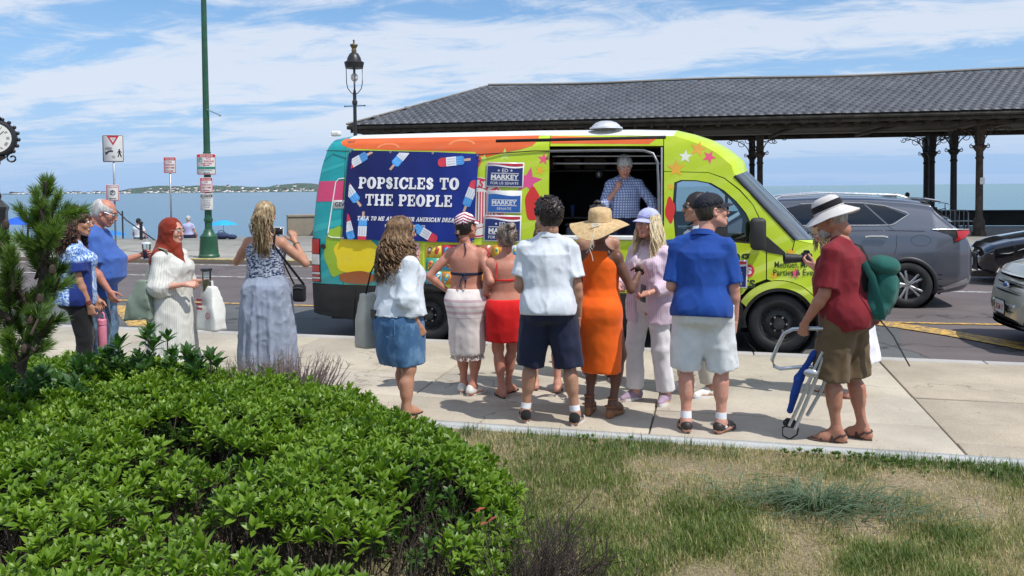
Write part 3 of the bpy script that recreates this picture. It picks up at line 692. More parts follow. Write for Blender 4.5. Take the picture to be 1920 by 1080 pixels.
# ================================================================ signs
mSW=M('sign_white',(.66,.66,.65),.35,var=.04); mSR=M('sign_red',(.50,.03,.05),.4,var=.05); mSG=M('sign_green',(.02,.22,.16),.4,var=.05); mSK=M('sign_black',(.015,.015,.018),.4,var=0)
def board(name,label,cat,x,y,z,w_,h_,rz,layers,post=None,group=None,border=None):
    t=thing(name,label,cat,(x,y,z),rz,group)
    b=ob('board',MB().prism(rrect(w_,h_,min(w_,h_)*.07),-.004,.0),mSW,t,smooth=0,fixn=True)
    if border: 
        L1=rrect(w_-.015,h_-.015,min(w_,h_)*.06); L2=rrect(w_-.045,h_-.045,min(w_,h_)*.04); n_=len(L1)
        ob('border',MB().add([(p[0],-.0052,p[1]) for p in L1]+[(p[0],-.0052,p[1]) for p in L2],[(i,(i+1)%n_,(i+1)%n_+n_,i+n_) for i in range(n_)]),border,t,smooth=0)
    for k,(nm,mt,items) in enumerate(layers):
        mb=MB()
        for src,ix,iz,rot in items: put(mb,src,ix,iz,-.0052-.0012*(k+1),rot=rot)
        ob(nm,mb,mt,t,smooth=0)
    if post: ob('post',MB().box((0,.025,post/2-z+0),(.045,.03,post)),mGalv,t,smooth=0)
    return t
ped=MB()
ped.merge(flat([(.02*math.cos(a),.085+.024*math.sin(a)) for a in np.linspace(0,2*math.pi,11)[:-1]]))
for P in([(-.03,.055),(.02,.06),(.03,-.02),(-.02,-.02)],[(-.02,-.01),(.008,-.01),(-.02,-.12),(-.05,-.12)],[(.0,-.018),(.03,-.018),(.065,-.12),(.035,-.12)],[(-.028,.053),(-.015,.055),(-.05,-.01),(-.062,-.005)],[(.015,.055),(.028,.05),(.06,.01),(.05,.0)]): ped.merge(flat(P,.0006+.00005*len(ped.F)))
arrow=MB(); aa=np.linspace(rad(60),rad(150),9); arrow.add([(.13*math.cos(a),.10*math.sin(a),.0006) for a in aa]+[(.085*math.cos(a),.055*math.sin(a),.0006) for a in aa],[(i,i+1,i+10,i+9) for i in range(8)]); arrow.merge(flat([(-.05,.06),(-.16,.045),(-.13,-.045)],.0009))
tri=lambda s_:flat([(-s_,s_*.8),(0,-s_*.9),(s_,s_*.8)])
board('crossing_sign','white yield here to pedestrians sign on a steel post','sign',-16.78,19.5,3.10,.56,.78,rad(28),
  [('red_triangle',mSR,[(tri(.165),0,.235,0)]),('white_triangle',mSW,[(tri(.085),0,.245,0)]),('lettering',mSK,[(text('HERE',.075,bold=.005,width=.17),-.12,.0,0),(text('TO',.075,bold=.005,width=.09),.0,-.245,0),(arrow,-.06,-.15,0),(ped,.165,-.12,0),(text('YIELD',.03,width=.07),0,.268,0)])],post=3.46,border=mSK)
tow=lambda w_,h_:flat([(-w_/2,-h_/2),(w_/2,-h_/2),(w_/2,h_/2),(-w_/2,h_/2)])
larr=MB().merge(flat([(-.09,.008),(-.09,-.008),(.05,-.008),(.05,.008)])).merge(flat([(.05,.022),(.05,-.022),(.10,0)],.0008))
board('small_sign','small parking sign low on the crossing sign post','sign',-16.80,19.46,1.83,.34,.46,rad(28),
  [('red_band',mSR,[(text('TOW ZONE',.045,bold=.01,width=.26),0,.16,0)]),('lettering',mSK,[(ring2(.075,.055),0,-.0,0),(text('P',.09,bold=.02),0,.0,0),(larr,0,-.17,math.pi)])],border=mSR)
def npark(x,y,z,w_,h_,rz,label,post=None,arrow_=1):
    return board('parking_sign',label,'sign',x,y,z,w_,h_,rz,[('red_band',mSR,[(tow(w_*.9,h_*.16),0,h_*.38,0)]),('band_lettering',mSW,[(text('TOW ZONE',h_*.10,bold=.012,width=w_*.74),0,h_*.38,0)]),
      ('lettering',mSR,[(text('NO',h_*.11,bold=.01),0,h_*.2,0),(text('PARKING',h_*.11,bold=.01,width=w_*.74),0,h_*.02,0),(text('ANYTIME',h_*.11,bold=.01,width=w_*.74),0,-h_*.16,0),(larr,0,-h_*.36,0 if arrow_>0 else math.pi)])],post=post,group='parking signs',border=mSR)
npark(-15.21,19.9,2.61,.33,.46,rad(28),'red and white no parking anytime sign on its own post',post=2.84)
R8=rad(30); gx,gy=-13.80,19.60
board('parking_sign','wide tow zone sign with green lower half, topmost on the green lamp post','sign',gx,gy,2.60,.50,.58,R8,[('red_band',mSR,[(tow(.47,.075),0,.235,0),(text('NO',.06,bold=.01),.06,.16,0),(text('PARKING',.06,bold=.01,width=.26),.07,.085,0),(text('8AM-10AM',.045,bold=.01,width=.28),0,.02,0),(larr,0,-.03,math.pi)]),
   ('band_lettering',mSW,[(text('TOW ZONE',.05,bold=.012,width=.34),0,.235,0)]),('green_band',mSG,[(tow(.47,.06),0,-.10,0),(text('2 HOUR PARKING',.035,width=.3),0,-.165,0),(ring2(.06,.045),-.16,.12,0),(text('P',.06,bold=.02),-.16,.12,0),(larr,0,-.24,math.pi)])],border=mSR,group='parking signs')
npark(gx,gy-.02,2.02,.33,.42,R8,'narrow no parking sign below the green and white sign on the lamp post',arrow_=-1)
board('notice_sign','black and white notice panel, lowest on the green lamp post','sign',gx,gy-.02,1.55,.33,.46,R8,[('black_band',mSK,[(tow(.31,.085),0,.17,0),(text('MOTORISTS',.04,width=.24),0,.09,0),(text('TOWED AT',.04,width=.2),0,.03,0),(text('OWNERS',.04,width=.18),0,-.03,0),(text('EXPENSE',.04,width=.2),0,-.09,0),(text('24 HR',.04,width=.14),0,-.15,0)]),('band_lettering',mSW,[(text('NOTICE',.055,bold=.012,width=.25),0,.17,0)])])
# ================================================================ beach umbrellas, handrail
def umbrella(x,y,ztop,r_,c,label,zg):
    m_=M('umbrella_'+label.split()[0],c,.7,var=.08); t=thing('beach_umbrella',label,'umbrella',(x,y,zg),0,'beach umbrellas'); H_=ztop-zg
    P=[]; n_=32
    for rr in np.linspace(0.01,1,7): 
        P.append([(r_*rr*math.cos(a)*(1-.05*abs(math.sin(a*4))),r_*rr*math.sin(a)*(1-.05*abs(math.sin(a*4))),H_-r_*.34*rr**1.7+.03*rr*abs(math.sin(a*4))) for a in np.arange(n_)*2*math.pi/n_])
    ob('canopy',MB().grid(np.array(P),closed_v=True),m_,t,smooth=35); ob('pole',MB().cyl((0,0,-.3),(0,0,H_+.06),.02,n=8),mGalv,t)
    for k in range(8): a=k*math.pi/4; ob('rib',MB().cyl((.03*math.cos(a),.03*math.sin(a),H_-.02),(r_*.93*math.cos(a),r_*.93*math.sin(a),H_-r_*.33),.008,n=4),mGalv,t)
p=lambda px,D:(far(px,D)[0],far(px,D)[1])
umbrella(*p(418,46),.17,.84,(.02,.36,.66),'bright turquoise blue beach umbrella beyond the lamp post',-2.45)
umbrella(*p(42,40),.67,1.15,(.015,.10,.55),'royal blue beach umbrella behind the street clock',-2.4)
umbrella(*p(210,44),-.28,.75,(.02,.20,.60),'deep blue beach umbrella behind the crossing sign',-2.4)
t=thing('stair_handrail','dark pipe handrail sloping down to the beach','handrail',(-21.7,26.6,-.02))
ob('post',MB().lathe([(.06,0),(.06,.62),(.09,.64),(.09,.68),(.05,.70),(.0,.8)],n=12),mBlk,t); ob('post',MB().cyl((-1.6,.9,-.9),(-1.6,.9,1.1),.03),mBlk,t)
ob('rail',MB().tube([(-1.9,.9,1.15),(-1.0,.4,.75),(.9,-.3,-.02)],.025,6),mBlk,t)
# folded dark fabric things at the edge of the promenade
t=thing('beach_bag','dark blue beach bags slumped at the sea edge beyond the lamp base','bag',(-18.6,27.3,-.02)); 
ob('bag_body',MB().ell((0,0,.13),(.32,.18,.14),12,8).ell((.42,.03,.09),(.22,.14,.10),10,7),M('navy_cloth',(.03,.045,.11),.85),t,smooth=180); ob('strap',MB().tube([(-.2,0,.2),(-.1,-.02,.33),(.08,-.02,.33),(.18,0,.2)],.015,5),M('navy_cloth',(0,0,0)),t)
# ================================================================ the ice cream van (x: tail to nose, y: into the road, z up from the road)
van=thing('ice_cream_van','lime green and teal high roof ice cream van with an open serving hatch','van',(-5.2,9.60,ROADZ),math.atan(.027))
VL,VW=6.945,1.99
def sy(x,z):
    a=np.interp(z,[.2,.45,.72,1.0,1.35,1.9,2.3,2.5,2.60,2.66],[.075,.03,.0,-.005,.0,.055,.105,.14,.175,.25])
    b=np.interp(x,[-.05,.02,.10,.25,5.0,5.6,6.1,6.5,6.8,6.95],[.09,.045,.02,0,0,.02,.07,.16,.33,.50])
    return a+b
def region(poly,holes=(),off=0.,rim=0.,dx=.25,dz=.10,wave=None,mb=None,m=0):
    loops=[list(poly)]+[list(h) for h in holes]
    tri=mgeo.tessellate_polygon([[Vector((p[0],p[1],0)) for p in l] for l in loops]); pts=[p for l in loops for p in l]
    bm=bmesh.new(); vs_=[bm.verts.new((p[0],0,p[1])) for p in pts]
    for t in tri:
        try: bm.faces.new([vs_[i] for i in t])
        except ValueError: pass
    X=[p[0] for p in pts]; Z=[p[1] for p in pts]
    for x in np.arange(math.floor(min(X)/dx)*dx+dx,max(X),dx): bmesh.ops.bisect_plane(bm,geom=bm.verts[:]+bm.edges[:]+bm.faces[:],plane_co=(x+1e-4,0,0),plane_no=(1,0,0))
    for z in np.arange(math.floor(min(Z)/dz)*dz+dz,max(Z),dz): bmesh.ops.bisect_plane(bm,geom=bm.verts[:]+bm.edges[:]+bm.faces[:],plane_co=(0,0,z+1e-4),plane_no=(0,0,1))
    for f in bm.faces:
        f.normal_update()
        if f.normal.y>0: f.normal_flip()
    if rim:
        be=[e for e in bm.edges if len(e.link_faces)==1]
        r=bmesh.ops.extrude_edge_only(bm,edges=be)
        nv={v for v in r['geom'] if isinstance(v,bmesh.types.BMVert)}
    else: nv=set()
    for v in bm.verts:
        x,z=v.co.x,v.co.z; v.co.y=sy(x,z)-off+(rim if v in nv else 0)+(wave(x,z) if wave else 0)
    bm.verts.index_update(); V=np.array([v.co[:] for v in bm.verts]); F=[[v.index for v in f.verts] for f in bm.faces]; bm.free()
    return (mb or MB()).add(V,F,m)
def warp(mb,off,x,z,rot=0.,sx=1.):     # flat lettering/shapes laid on the side of the body
    o=MB(); A=RF@rotz(rot)
    for V in mb.V:
        W=(V*np.array([sx,1,1]))@A.T; W[:,0]+=x; W[:,2]+=z; W[:,1]+=[sy(a,b) for a,b in zip(W[:,0],W[:,2])]; W[:,1]-=off; o.V.append(W)
    o.F=list(mb.F); o.n=mb.n; return o
def gloss(name,c,c2=None,rays=False,rough=.28,dirt=.25):
    t=Nt(name); col=c
    if rays:
        s_=t.sep(); ang=t.math('ADD',t.math('MULTIPLY',s_[2],1.0),t.math('MULTIPLY',s_[0],-.42))
        r_=t.math('SINE',t.math('MULTIPLY',ang,26.)); hi=t.ramp(s_[2],.9,1.7,1.,.25)
        col=t.mix(t.math('MULTIPLY',t.ramp(r_,.2,.75,0,.8),hi),c,c2)
    d=t.ramp(t.noise(2.4,7,.65),.5,.85,0,dirt); low=t.ramp(t.sep()[2],1.0,.5,0,.35)
    col=t.mix(t.math('ADD',d,t.math('MULTIPLY',low,t.ramp(t.noise(7,5,.6),.4,.6,.2,.9)),clamp=True),col,(.22,.20,.17))
    t.bump(t.noise(2.1,2,.5),.06,.05)
    return t.fin(col,t.ramp(t.noise(5,4),.3,.7,rough-.05,rough+.12),spec=.5)
LIME=(.47,.62,.02)
mLime=gloss('lime_wrap',LIME,(.62,.74,.12),True); mTeal=gloss('teal_wrap',(.012,.31,.33),(.03,.40,.42),True); mPink=gloss('pink_wrap',(.62,.06,.16)); mOr=gloss('orange_wrap',(.72,.13,.03),(.80,.19,.06),True)
mVW=gloss('van_white',(.74,.74,.72),dirt=.1); mClad=M('black_cladding',(.018,.018,.019),.6,var=.3,vs=3.,bump=.15,bs=300,dirt=(.05,.048,.045)); mRub=M('rubber',(.02,.02,.021),.8,var=.3,vs=8.)
mDarkIn=M('dark_interior',(.012,.012,.013),.8,var=.2); mSilver=M('silver_trim',(.55,.56,.57),.3,metal=.6,var=.1)
def glass(name,tint=(.25,.30,.30),dark=.5,refl=1.,base=.03):
    m=bpy.data.materials.new(name); m.use_nodes=True; t=m.node_tree; t.nodes.clear(); o=t.nodes.new('ShaderNodeOutputMaterial')
    tr=t.nodes.new('ShaderNodeBsdfTransparent'); tr.inputs[0].default_value=(*[x*dark*2 for x in tint],1)
    g=t.nodes.new('ShaderNodeBsdfGlossy'); g.inputs['Roughness'].default_value=.02; g.inputs[0].default_value=(refl,refl,refl,1)
    f=t.nodes.new('ShaderNodeFresnel'); f.inputs[0].default_value=1.52; a=t.nodes.new('ShaderNodeMath'); a.operation='ADD'; a.inputs[1].default_value=base; t.links.new(f.outputs[0],a.inputs[0])
    mx_=t.nodes.new('ShaderNodeMixShader'); t.links.new(a.outputs[0],mx_.inputs[0]); t.links.new(tr.outputs[0],mx_.inputs[1]); t.links.new(g.outputs[0],mx_.inputs[2]); t.links.new(mx_.outputs[0],o.inputs[0]); return m
mGlass=glass('tinted_glass',(.45,.55,.55),.55); mGlassD=glass('dark_tinted_glass',(.10,.12,.12),.4); mGlassC=glass('clear_glass',(.5,.55,.55),.9)
# side panels
def arch(cx_,r,zb,n=14,z0=.36):
    a0=math.asin((zb-z0)/r); A=np.linspace(math.pi-a0,a0,n); return [(cx_+r*math.cos(a),z0+r*math.sin(a)) for a in A]
g_=.004
rearedge=[(-.02,.745),(-.015,1.0),(-.008,1.32),(.05,1.956),(.12,2.30),(.198,2.551),(.245,2.62)]
A_poly=[(.455-g_,.735),(-.02,.745)]+rearedge[1:]+[(.455-g_,2.655)]
B_poly=[(.455+g_,2.655),(.455+g_,.735),(1.2,.725),(3.19,.70),(3.19,2.64)]
C1=[(3.2,.70),(4.59,.69),(4.59,1.335),(3.2,1.335)]; C2=[(3.2,2.50),(4.59,2.475),(4.59,2.60),(3.2,2.64)]
win=[(4.73,1.38),(4.70,1.75),(4.72,2.03),(4.80,2.06),(4.98,2.055),(5.15,2.02),(5.30,1.93),(5.44,1.80),(5.55,1.66),(5.62,1.50),(5.60,1.30)]
D_poly=[(4.60,.69),(5.46,.682),(5.50,.70),(5.56,.775),(5.66,.84),(5.775-g_,.885),(5.775-g_,1.30),(5.74,1.50),(5.62,1.76),(5.47,1.93),(5.30,2.07),(5.12,2.14),(4.60,2.16)]
D2=[(4.60,2.168),(5.12,2.148),(5.305,2.08),(5.48,1.94),(5.63,1.765),(5.752,1.50),(5.79,1.30),(6.045,1.155),(6.09,1.345),(5.42,2.099),(5.384,2.224),(5.22,2.371),(5.068,2.462),(4.884,2.535),(4.71,2.59),(4.60,2.60)]
E_poly=[(5.783,1.295),(5.783,.887)]+[(p[0],p[1]) for p in arch(5.92,.515,.60,20) if p[0]>5.79]+[(6.80,.60),(6.86,.95),(6.72,1.12),(6.35,1.285),(6.10,1.34),(6.06,1.15)]
ob('rear_quarter_panel',region(A_poly,rim=.03,dx=.05),mTeal,van,smooth=40)
mid=ob('side_panel',region(B_poly,rim=.03),mLime,van,smooth=40)
ob('hatch_panel',region(C1,rim=.03),mLime,van,smooth=40); ob('roof_side_rail',region(C2,rim=.03),mLime,van,smooth=40)
fd=ob('front_door',region(D_poly,[win],rim=.03),mLime,van,smooth=40)
ob('cab_side_panel',region(D2,rim=.03),mLime,van,smooth=40); ob('front_wing',region(E_poly,rim=.03),mLime,van,smooth=40)
# seams read dark from what lies behind them
ob('seam_backing',region([(.1,.75),(6.6,.75),(6.5,1.1),(5.6,1.28),(5.6,1.28),(4.62,1.30),(.1,1.30)],off=-.034).merge(region([(.3,1.3),(3.17,1.3),(3.17,2.62),(.3,2.62)],off=-.034)).merge(region([(4.61,1.3),(4.69,1.3),(4.69,2.08),(5.1,2.08),(5.4,1.9),(5.6,1.7),(5.66,1.4),(5.66,1.2),(5.95,1.2),(5.5,1.95),(5.2,2.3),(4.61,2.5)],off=-.034)),mDarkIn,van,smooth=0)
# window glass, frame, quarter light
def inset(poly,k): c=np.mean(poly,0); return [tuple(c+(np.array(p)-c)*k) for p in poly]
w1_=[p for p in win]; 
ob('window_seal',region(inset(win,1.012),[inset(win,.95)],off=-.004),mRub,fd,smooth=40)
ob('door_window',region(inset(win,.955),off=-.012),mGlass,fd,smooth=60)
ob('window_divider',region([(5.30,1.345),(5.335,1.34),(5.345,1.90),(5.31,1.925)],off=-.006),mRub,fd,smooth=40)
ob('mirror_triangle',region([(5.60,1.29),(5.62,1.52),(5.70,1.46),(5.99,1.20),(5.97,1.165),(5.79,1.20)],off=.006,rim=.008),mClad,van,smooth=30)
ob('black_pillar_panel',region([(5.17,1.385),(5.30,1.35),(5.30,1.62),(5.17,1.62)],off=-.009),mRub,fd,smooth=30)
ob('door_handle',MB().rbox((4.82,-.03,1.18),(.22,.045,.05),.015),mClad,fd)
ob('mirror_housing',MB().rbox((5.665,-.20,1.43),(.17,.20,.37),.05,seg=3).rbox((5.70,-.05,1.30),(.10,.16,.09),.03),mClad,van,smooth=50)
# roof, cab cowl, windscreen, bonnet and nose as one swept skin
Sp=[(-.03,.34),(-.02,.75),(-.008,1.32),(.05,1.956),(.12,2.30),(.198,2.551),(.245,2.62),(.455,2.66),(1.5,2.655),(3.0,2.645),(4.2,2.615),(4.71,2.592),(4.884,2.537),(5.068,2.464),(5.22,2.373),(5.384,2.226),(5.42,2.101),(5.75,1.735),(6.095,1.350),(6.12,1.343),(6.35,1.288),(6.72,1.125),(6.86,.955),(6.88,.75),(6.86,.34)]
Cp=[(-.06,.34),(-.06,.75),(-.05,1.32),(.0,1.956),(.05,2.35),(.11,2.62),(.19,2.70),(.455,2.745),(1.5,2.75),(3.0,2.745),(4.2,2.725),(4.75,2.70),(4.98,2.64),(5.20,2.56),(5.40,2.44),(5.57,2.30),(5.61,2.17),(6.05,1.72),(6.42,1.335),(6.46,1.325),(6.62,1.26),(6.86,1.10),(6.98,.95),(7.0,.75),(6.98,.34)]
Sp=np.array(Sp); Cp=np.array(Cp); vv=np.array([-1,-.985,-.95,-.88,-.78,-.6,-.3,0,.3,.6,.78,.88,.95,.985,1]); G=np.zeros((len(Sp),len(vv),3))
for i in range(len(Sp)):
    ins=sy(Sp[i,0],Sp[i,1])+.0
    for j,v in enumerate(vv):
        wq=1-abs(v)**3.2; p=Sp[i]+(Cp[i]-Sp[i])*wq; hw=VW/2-ins
        G[i,j]=(p[0],VW/2+np.sign(v)*abs(v)**1.0*hw+0*ins,p[1])
# drop a few mm under the side panels so nothing is coplanar
G[:,0,1]+=.004; G[:,-1,1]-=.004
ob('rear_skin',MB().grid(G[0:8]),mTeal,van,smooth=50,fixn=True); ob('roof_skin',MB().grid(G[7:12]),mVW,van,smooth=50,fixn=True)
ob('cab_roof',MB().grid(G[11:17]),mLime,van,smooth=60,fixn=True); ob('windscreen',MB().grid(G[16:19]),glass('windscreen_glass',(.45,.55,.60),.45,1.,.22),van,smooth=60,fixn=True)
ob('bonnet',MB().grid(G[19:22]),mLime,van,smooth=60,fixn=True); ob('cowl',MB().grid(G[18:20]),mClad,van,smooth=60,fixn=True); ob('front_grille_panel',MB().grid(G[21:]),mClad,van,smooth=50,fixn=True)
ob('windscreen_pillar',MB().tube([(a[0],a[1]+.004,a[2]) for a in (G[16,0],(G[16,0]+G[17,0])/2,G[17,0],(G[17,0]+G[18,0])/2,G[18,0])],.022,8),mRub,van,smooth=60)
wp=MB()
for y0,x0 in((.45,6.30),(1.15,6.38)): wp.tube([(x0,y0,1.40),(x0-.22,y0+.28,1.60),(x0-.42,y0+.5,1.80)],.012,5)
ob('wiper',wp,mRub,van)
ob('headlamp',region([(6.42,1.0),(6.75,.93),(6.80,1.03),(6.70,1.12),(6.45,1.20)],off=.008,rim=.01),mGlassC,van)
# far side: panel with the same cab window
FS=MB(); fs=region([(-.02,.34)]+rearedge[0:]+[(.455,2.66),(3.0,2.645),(4.71,2.592),(4.884,2.537),(5.22,2.373),(5.384,2.226),(5.42,2.101),(6.095,1.345),(6.72,1.12),(6.86,.95),(6.86,.5),(6.43,.5),(6.3,.75),(5.92,.87),(5.55,.75),(5.4,.34)],[win]); 
for V in fs.V: V[:,1]=VW-V[:,1]
ob('far_side_panel',fs,mLime,van,smooth=40,fixn=True)
# black lower cladding
zc=.26
cl=[(-.02,.735),(-.03,.34),(.05,zc+.06),(.6,zc),(1.17,zc)]+[(1.60+.43*math.cos(a),.36+.43*math.sin(a)) for a in np.linspace(math.pi+.1,-.1,16)]+[(2.05,zc),(5.33,zc),(5.46,.40)]+[(5.50,.60),(5.462,.678),(3.19,.695),(1.2,.72)]
ob('side_cladding',region(cl,off=.010,rim=.03,dz=.08),mClad,van,smooth=30)
for xx in (.62,2.35,3.19,4.6): ob('cladding_seam',region([(xx,.30),(xx+.008,.30),(xx+.008,.70),(xx,.70)],off=.0115),mDarkIn,van,smooth=0)
ar_o=arch(5.92,.53,.50,22); ar_i=arch(5.92,.40,.42,22)
lo_=[p for p in arch(5.92,.513,.58,22)]
ob('wheel_arch_flare',region(arch(5.92,.505,.62,22)+arch(5.92,.425,.56,22)[::-1],off=.022,rim=.03),mLime,van,smooth=40)
ob('wheel_arch_liner',region(arch(5.92,.425,.40,22)+arch(5.92,.385,.38,22)[::-1],off=.010,rim=.08),mClad,van,smooth=40)
ob('front_corner_cladding',region([(5.46,.30),(5.56,.30),(5.53,.45),(5.50,.60),(5.44,.55)],off=.006,rim=.02),mClad,van,smooth=30)
for xw in(5.92,1.60): ob('wheelhouse',MB().lathe([(.42,0),(.42,.3)],(xw,.34,.36),20,R=rotx(rad(90))).bx(xw-.42,xw+.42,.345,.36,.2,.85),mDarkIn,van)
ob('underbody',MB().bx(.15,5.45,.16,VW-.1,.30,.60).bx(5.2,6.7,.45,VW-.4,.28,.75).bx(.1,5.4,.37,VW-.3,.22,.30),mDarkIn,van,smooth=0)
def wheel(parent,x,y,z,r,wd,rimmat,style,side=-1,capm=None):
    """a wheel whose outer face looks to -y (side=-1)"""
    R=rotx(rad(90)) if side<0 else rotx(rad(-90)); w_=ob('wheel',MB().lathe([(r*.62,.0),(r*.66,.02),(r*.72,.03),(r*.90,.028),(r*.975,.008),(r,-.03),(r,-wd+.05),(r*.96,-wd),(r*.6,-wd)],(0,0,0),40,R=R),mRub,parent,loc=(x,y,z),smooth=40)
    gr=MB()
    for k in range(60):
        a=k*2*math.pi/60; gr.box((math.cos(a)*r*1.0,-side*-.03*0+ (wd/2)*(1 if side<0 else -1),math.sin(a)*r),(.012,wd*.8,.010),roty(-a))
    ob('tread',gr,mRub,w_,smooth=0,kind='stuff')
    if style=='steel':
        rm=MB().lathe([(r*.635,-.005),(r*.60,.0),(r*.57,-.03),(r*.50,-.045),(r*.42,-.02),(r*.30,-.005),(r*.22,-.03),(r*.20,-.03),(r*.18,.03),(.0,.035)],(0,0,0),36,R=R)
        hl=MB()
        for k in range(10): a=k*2*math.pi/10; hl.merge(MB().cyl((math.cos(a)*r*.46,0,math.sin(a)*r*.46),(math.cos(a)*r*.46,.002,math.sin(a)*r*.46),r*.06,n=10),t=(0,side*-.02 if False else (.028 if side<0 else -.028),0))
        ob('rim',rm,rimmat,w_,smooth=40); 
        bt=MB()
        for k in range(6): a=k*2*math.pi/6; bt.cyl((math.cos(a)*r*.25,.01*-side*-1,math.sin(a)*r*.25),(math.cos(a)*r*.25,side*.012,math.sin(a)*r*.25),.012,n=6)
        ob('wheel_bolts',bt,mGalv,w_,kind='stuff')
        hv=MB()
        for k in range(12): a=k*2*math.pi/12; hv.ell((math.cos(a)*r*.50,-side*.040,math.sin(a)*r*.50),(.026,.012,.026),10,6)
        ob('rim_holes',hv,mDarkIn,w_,kind='stuff')
    else:
        ob('rim',MB().lathe([(r*.68,-.0),(r*.665,.012),(r*.63,.0),(r*.61,-.06),(r*.60,-.16)],(0,0,0),36,R=R).lathe([(r*.17,.0),(r*.15,.012),(0,.014)],(0,0,0),20,R=R),rimmat,w_,smooth=40)
        for k in range(10):
            a=k*2*math.pi/10+(.13 if k%2 else -.13)+.3; c,s=math.cos(a),math.sin(a)
            sp_=MB().tube([(c*r*.10,side*.004,s*r*.10),(c*r*.35,side*.012,s*r*.35),(c*r*.645,side*.0,s*r*.645)],[.020,.016,.022],6,flat=.6,up=(0,1,0)); ob('spoke',sp_,rimmat,w_)
        ob('brake_disc',MB().cyl((0,.07*-side,0),(0,.075*-side,0),r*.45,n=24),M('brake_steel',(.12,.115,.11),.5,metal=.6),w_); ob('hub_back',MB().cyl((0,.10*-side,0),(0,.12*-side,0),r*.62,n=24),mDarkIn,w_)
    return w_
mSteel=M('black_steel_rim',(.022,.022,.024),.55,var=.4,vs=14.,dirt=(.05,.045,.04))
for x in (1.60,5.92): wheel(van,x,.10,.352,.352,.22,mSteel,'steel')
for x in (1.60,5.92): wheel(van,x,VW-.10,.352,.352,.22,mSteel,'steel',side=1)
# rear lamp, plate, small fittings
mLR=M('red_lens',(.45,.012,.015),.15,var=.1,coat=.5); mLW=M('clear_lens',(.62,.60,.58),.15,var=.15,coat=.5)
tl=ob('tail_lamp',region([(-.022,.765),(.125,.755),(.125,1.335),(-.005,1.345)],off=.012,rim=.02),mClad,van)
for z0,z1,m_ in((1.14,1.33,mLR),(.995,1.13,mLW),(.90,.985,mLR),(.865,.892,mLW),(.835,.858,mLR),(.805,.828,mLW),(.77,.798,mLR)): ob('lens',region([(-.012,z0),(.115,z0),(.115,z1),(-.004,z1)],off=.024,rim=.015),m_,tl)
ob('recess_trim',MB().tube([(p[0],sy(*p)-.006,p[1]) for p in ((.455,2.13),(.38,2.125),(.335,2.08),(.32,1.98),(.28,1.68),(.245,1.42),(.25,1.375),(.30,1.355),(.455,1.35))],.008,5),mVW,van,smooth=60)
ob('locking_knob',MB().cyl((.175,-.02,1.235),(.175,.03,1.235),.034,n=16),mClad,van)
ob('rear_camera',MB().rbox((.27,.25,2.735),(.13,.09,.07),.02).tube([(.2,.2,2.68),(.24,.25,2.74)],.01,5),mVW,van)
ob('roof_dome',MB().lathe([(.21,0),(.205,.02),(.18,.03),(.172,.045),(.13,.080),(.07,.100),(.0,.104)],(3.87,.42,2.715),28),M('spun_aluminium',(.70,.71,.72),.35,metal=.4),van,smooth=30)
ob('marker_lamp',MB().ell((5.30,1.55,2.47),(.09,.03,.05),10,6),mClad,van)
# hatch: dark interior, counter, shelves, roller track
iv=MB(); y0,y1=.06,VW-.12
iv.bx(2.5,4.62,y0,y1,.58,.61).bx(2.5,4.62,y0+.1,y1,2.56,2.60).bx(2.5,4.62,y1-.03,y1,.62,2.55).bx(2.5,2.53,y0+.1,y1-.04,.62,2.55).bx(4.64,4.66,y0+.12,y1-.04,.62,2.5).bx(.2,2.49,.36,.38,.7,2.5)
ob('interior_lining',iv,mDarkIn,van,smooth=0)
ob('counter',MB().rbox((3.895,.045,1.365),(1.38,.16,.05),.01),mVW,van)
sf=MB(); sf.bx(2.6,4.5,1.2,1.72,2.20,2.22).bx(2.6,4.5,1.2,1.72,1.55,1.57); ob('shelf',sf,M('shelf_grey',(.10,.10,.10),.6),van,smooth=0)
ob('shelf_rail',MB().cyl((3.2,.35,2.29),(4.55,.35,2.27),.012,n=8).cyl((3.2,.30,2.38),(4.55,.30,2.36),.010,n=8),mGalv,van)
ob('chest_freezer',MB().rbox((3.9,1.35,1.05),(1.3,.7,.8),.03),M('freezer_white',(.35,.36,.38),.4),van); ob('freezer_lid',MB().rbox((3.9,1.35,1.475),(1.32,.72,.04),.015),M('freezer_lid_grey',(.12,.13,.14),.3),van)
for i in range(7): ob('cup_stack',MB().lathe([(.02,0),(.035,.16),(0,.16)],(2.75+i*.27,1.40,1.575),10),mm_cup if False else M('cup_%d'%(i%3),((.45,.45,.45),(.30,.05,.05),(.05,.12,.3))[i%3],.5),van)
bx_=MB()
for i,(x,w_) in enumerate(((2.9,.3),(3.3,.22),(3.62,.3),(4.0,.2))): bx_.rbox((x,1.45,2.31),(w_,.3,.16),.01)
ob('shelf_boxes',bx_,M('box_brown',(.09,.06,.045),.8),van,kind='stuff')
ob('hatch_seal',MB().tube([(3.2,.10,2.435),(4.0,.10,2.43),(4.36,.10,2.42),(4.47,.09,2.38),(4.52,.075,2.28),(4.535,.05,2.0),(4.54,.0,1.40)],.018,8),M('dull_chrome',(.20,.20,.21),.35,metal=.7),van,smooth=60)
ob('door_edge',MB().rbox((4.572,.095,1.93),(.022,.05,1.06),.006,R=rotx(rad(-6))),mSilver,van)
ob('hatch_lamp',MB().ell((3.70,1.1,2.16),(.05,.05,.06),10,8),mGalv,van)
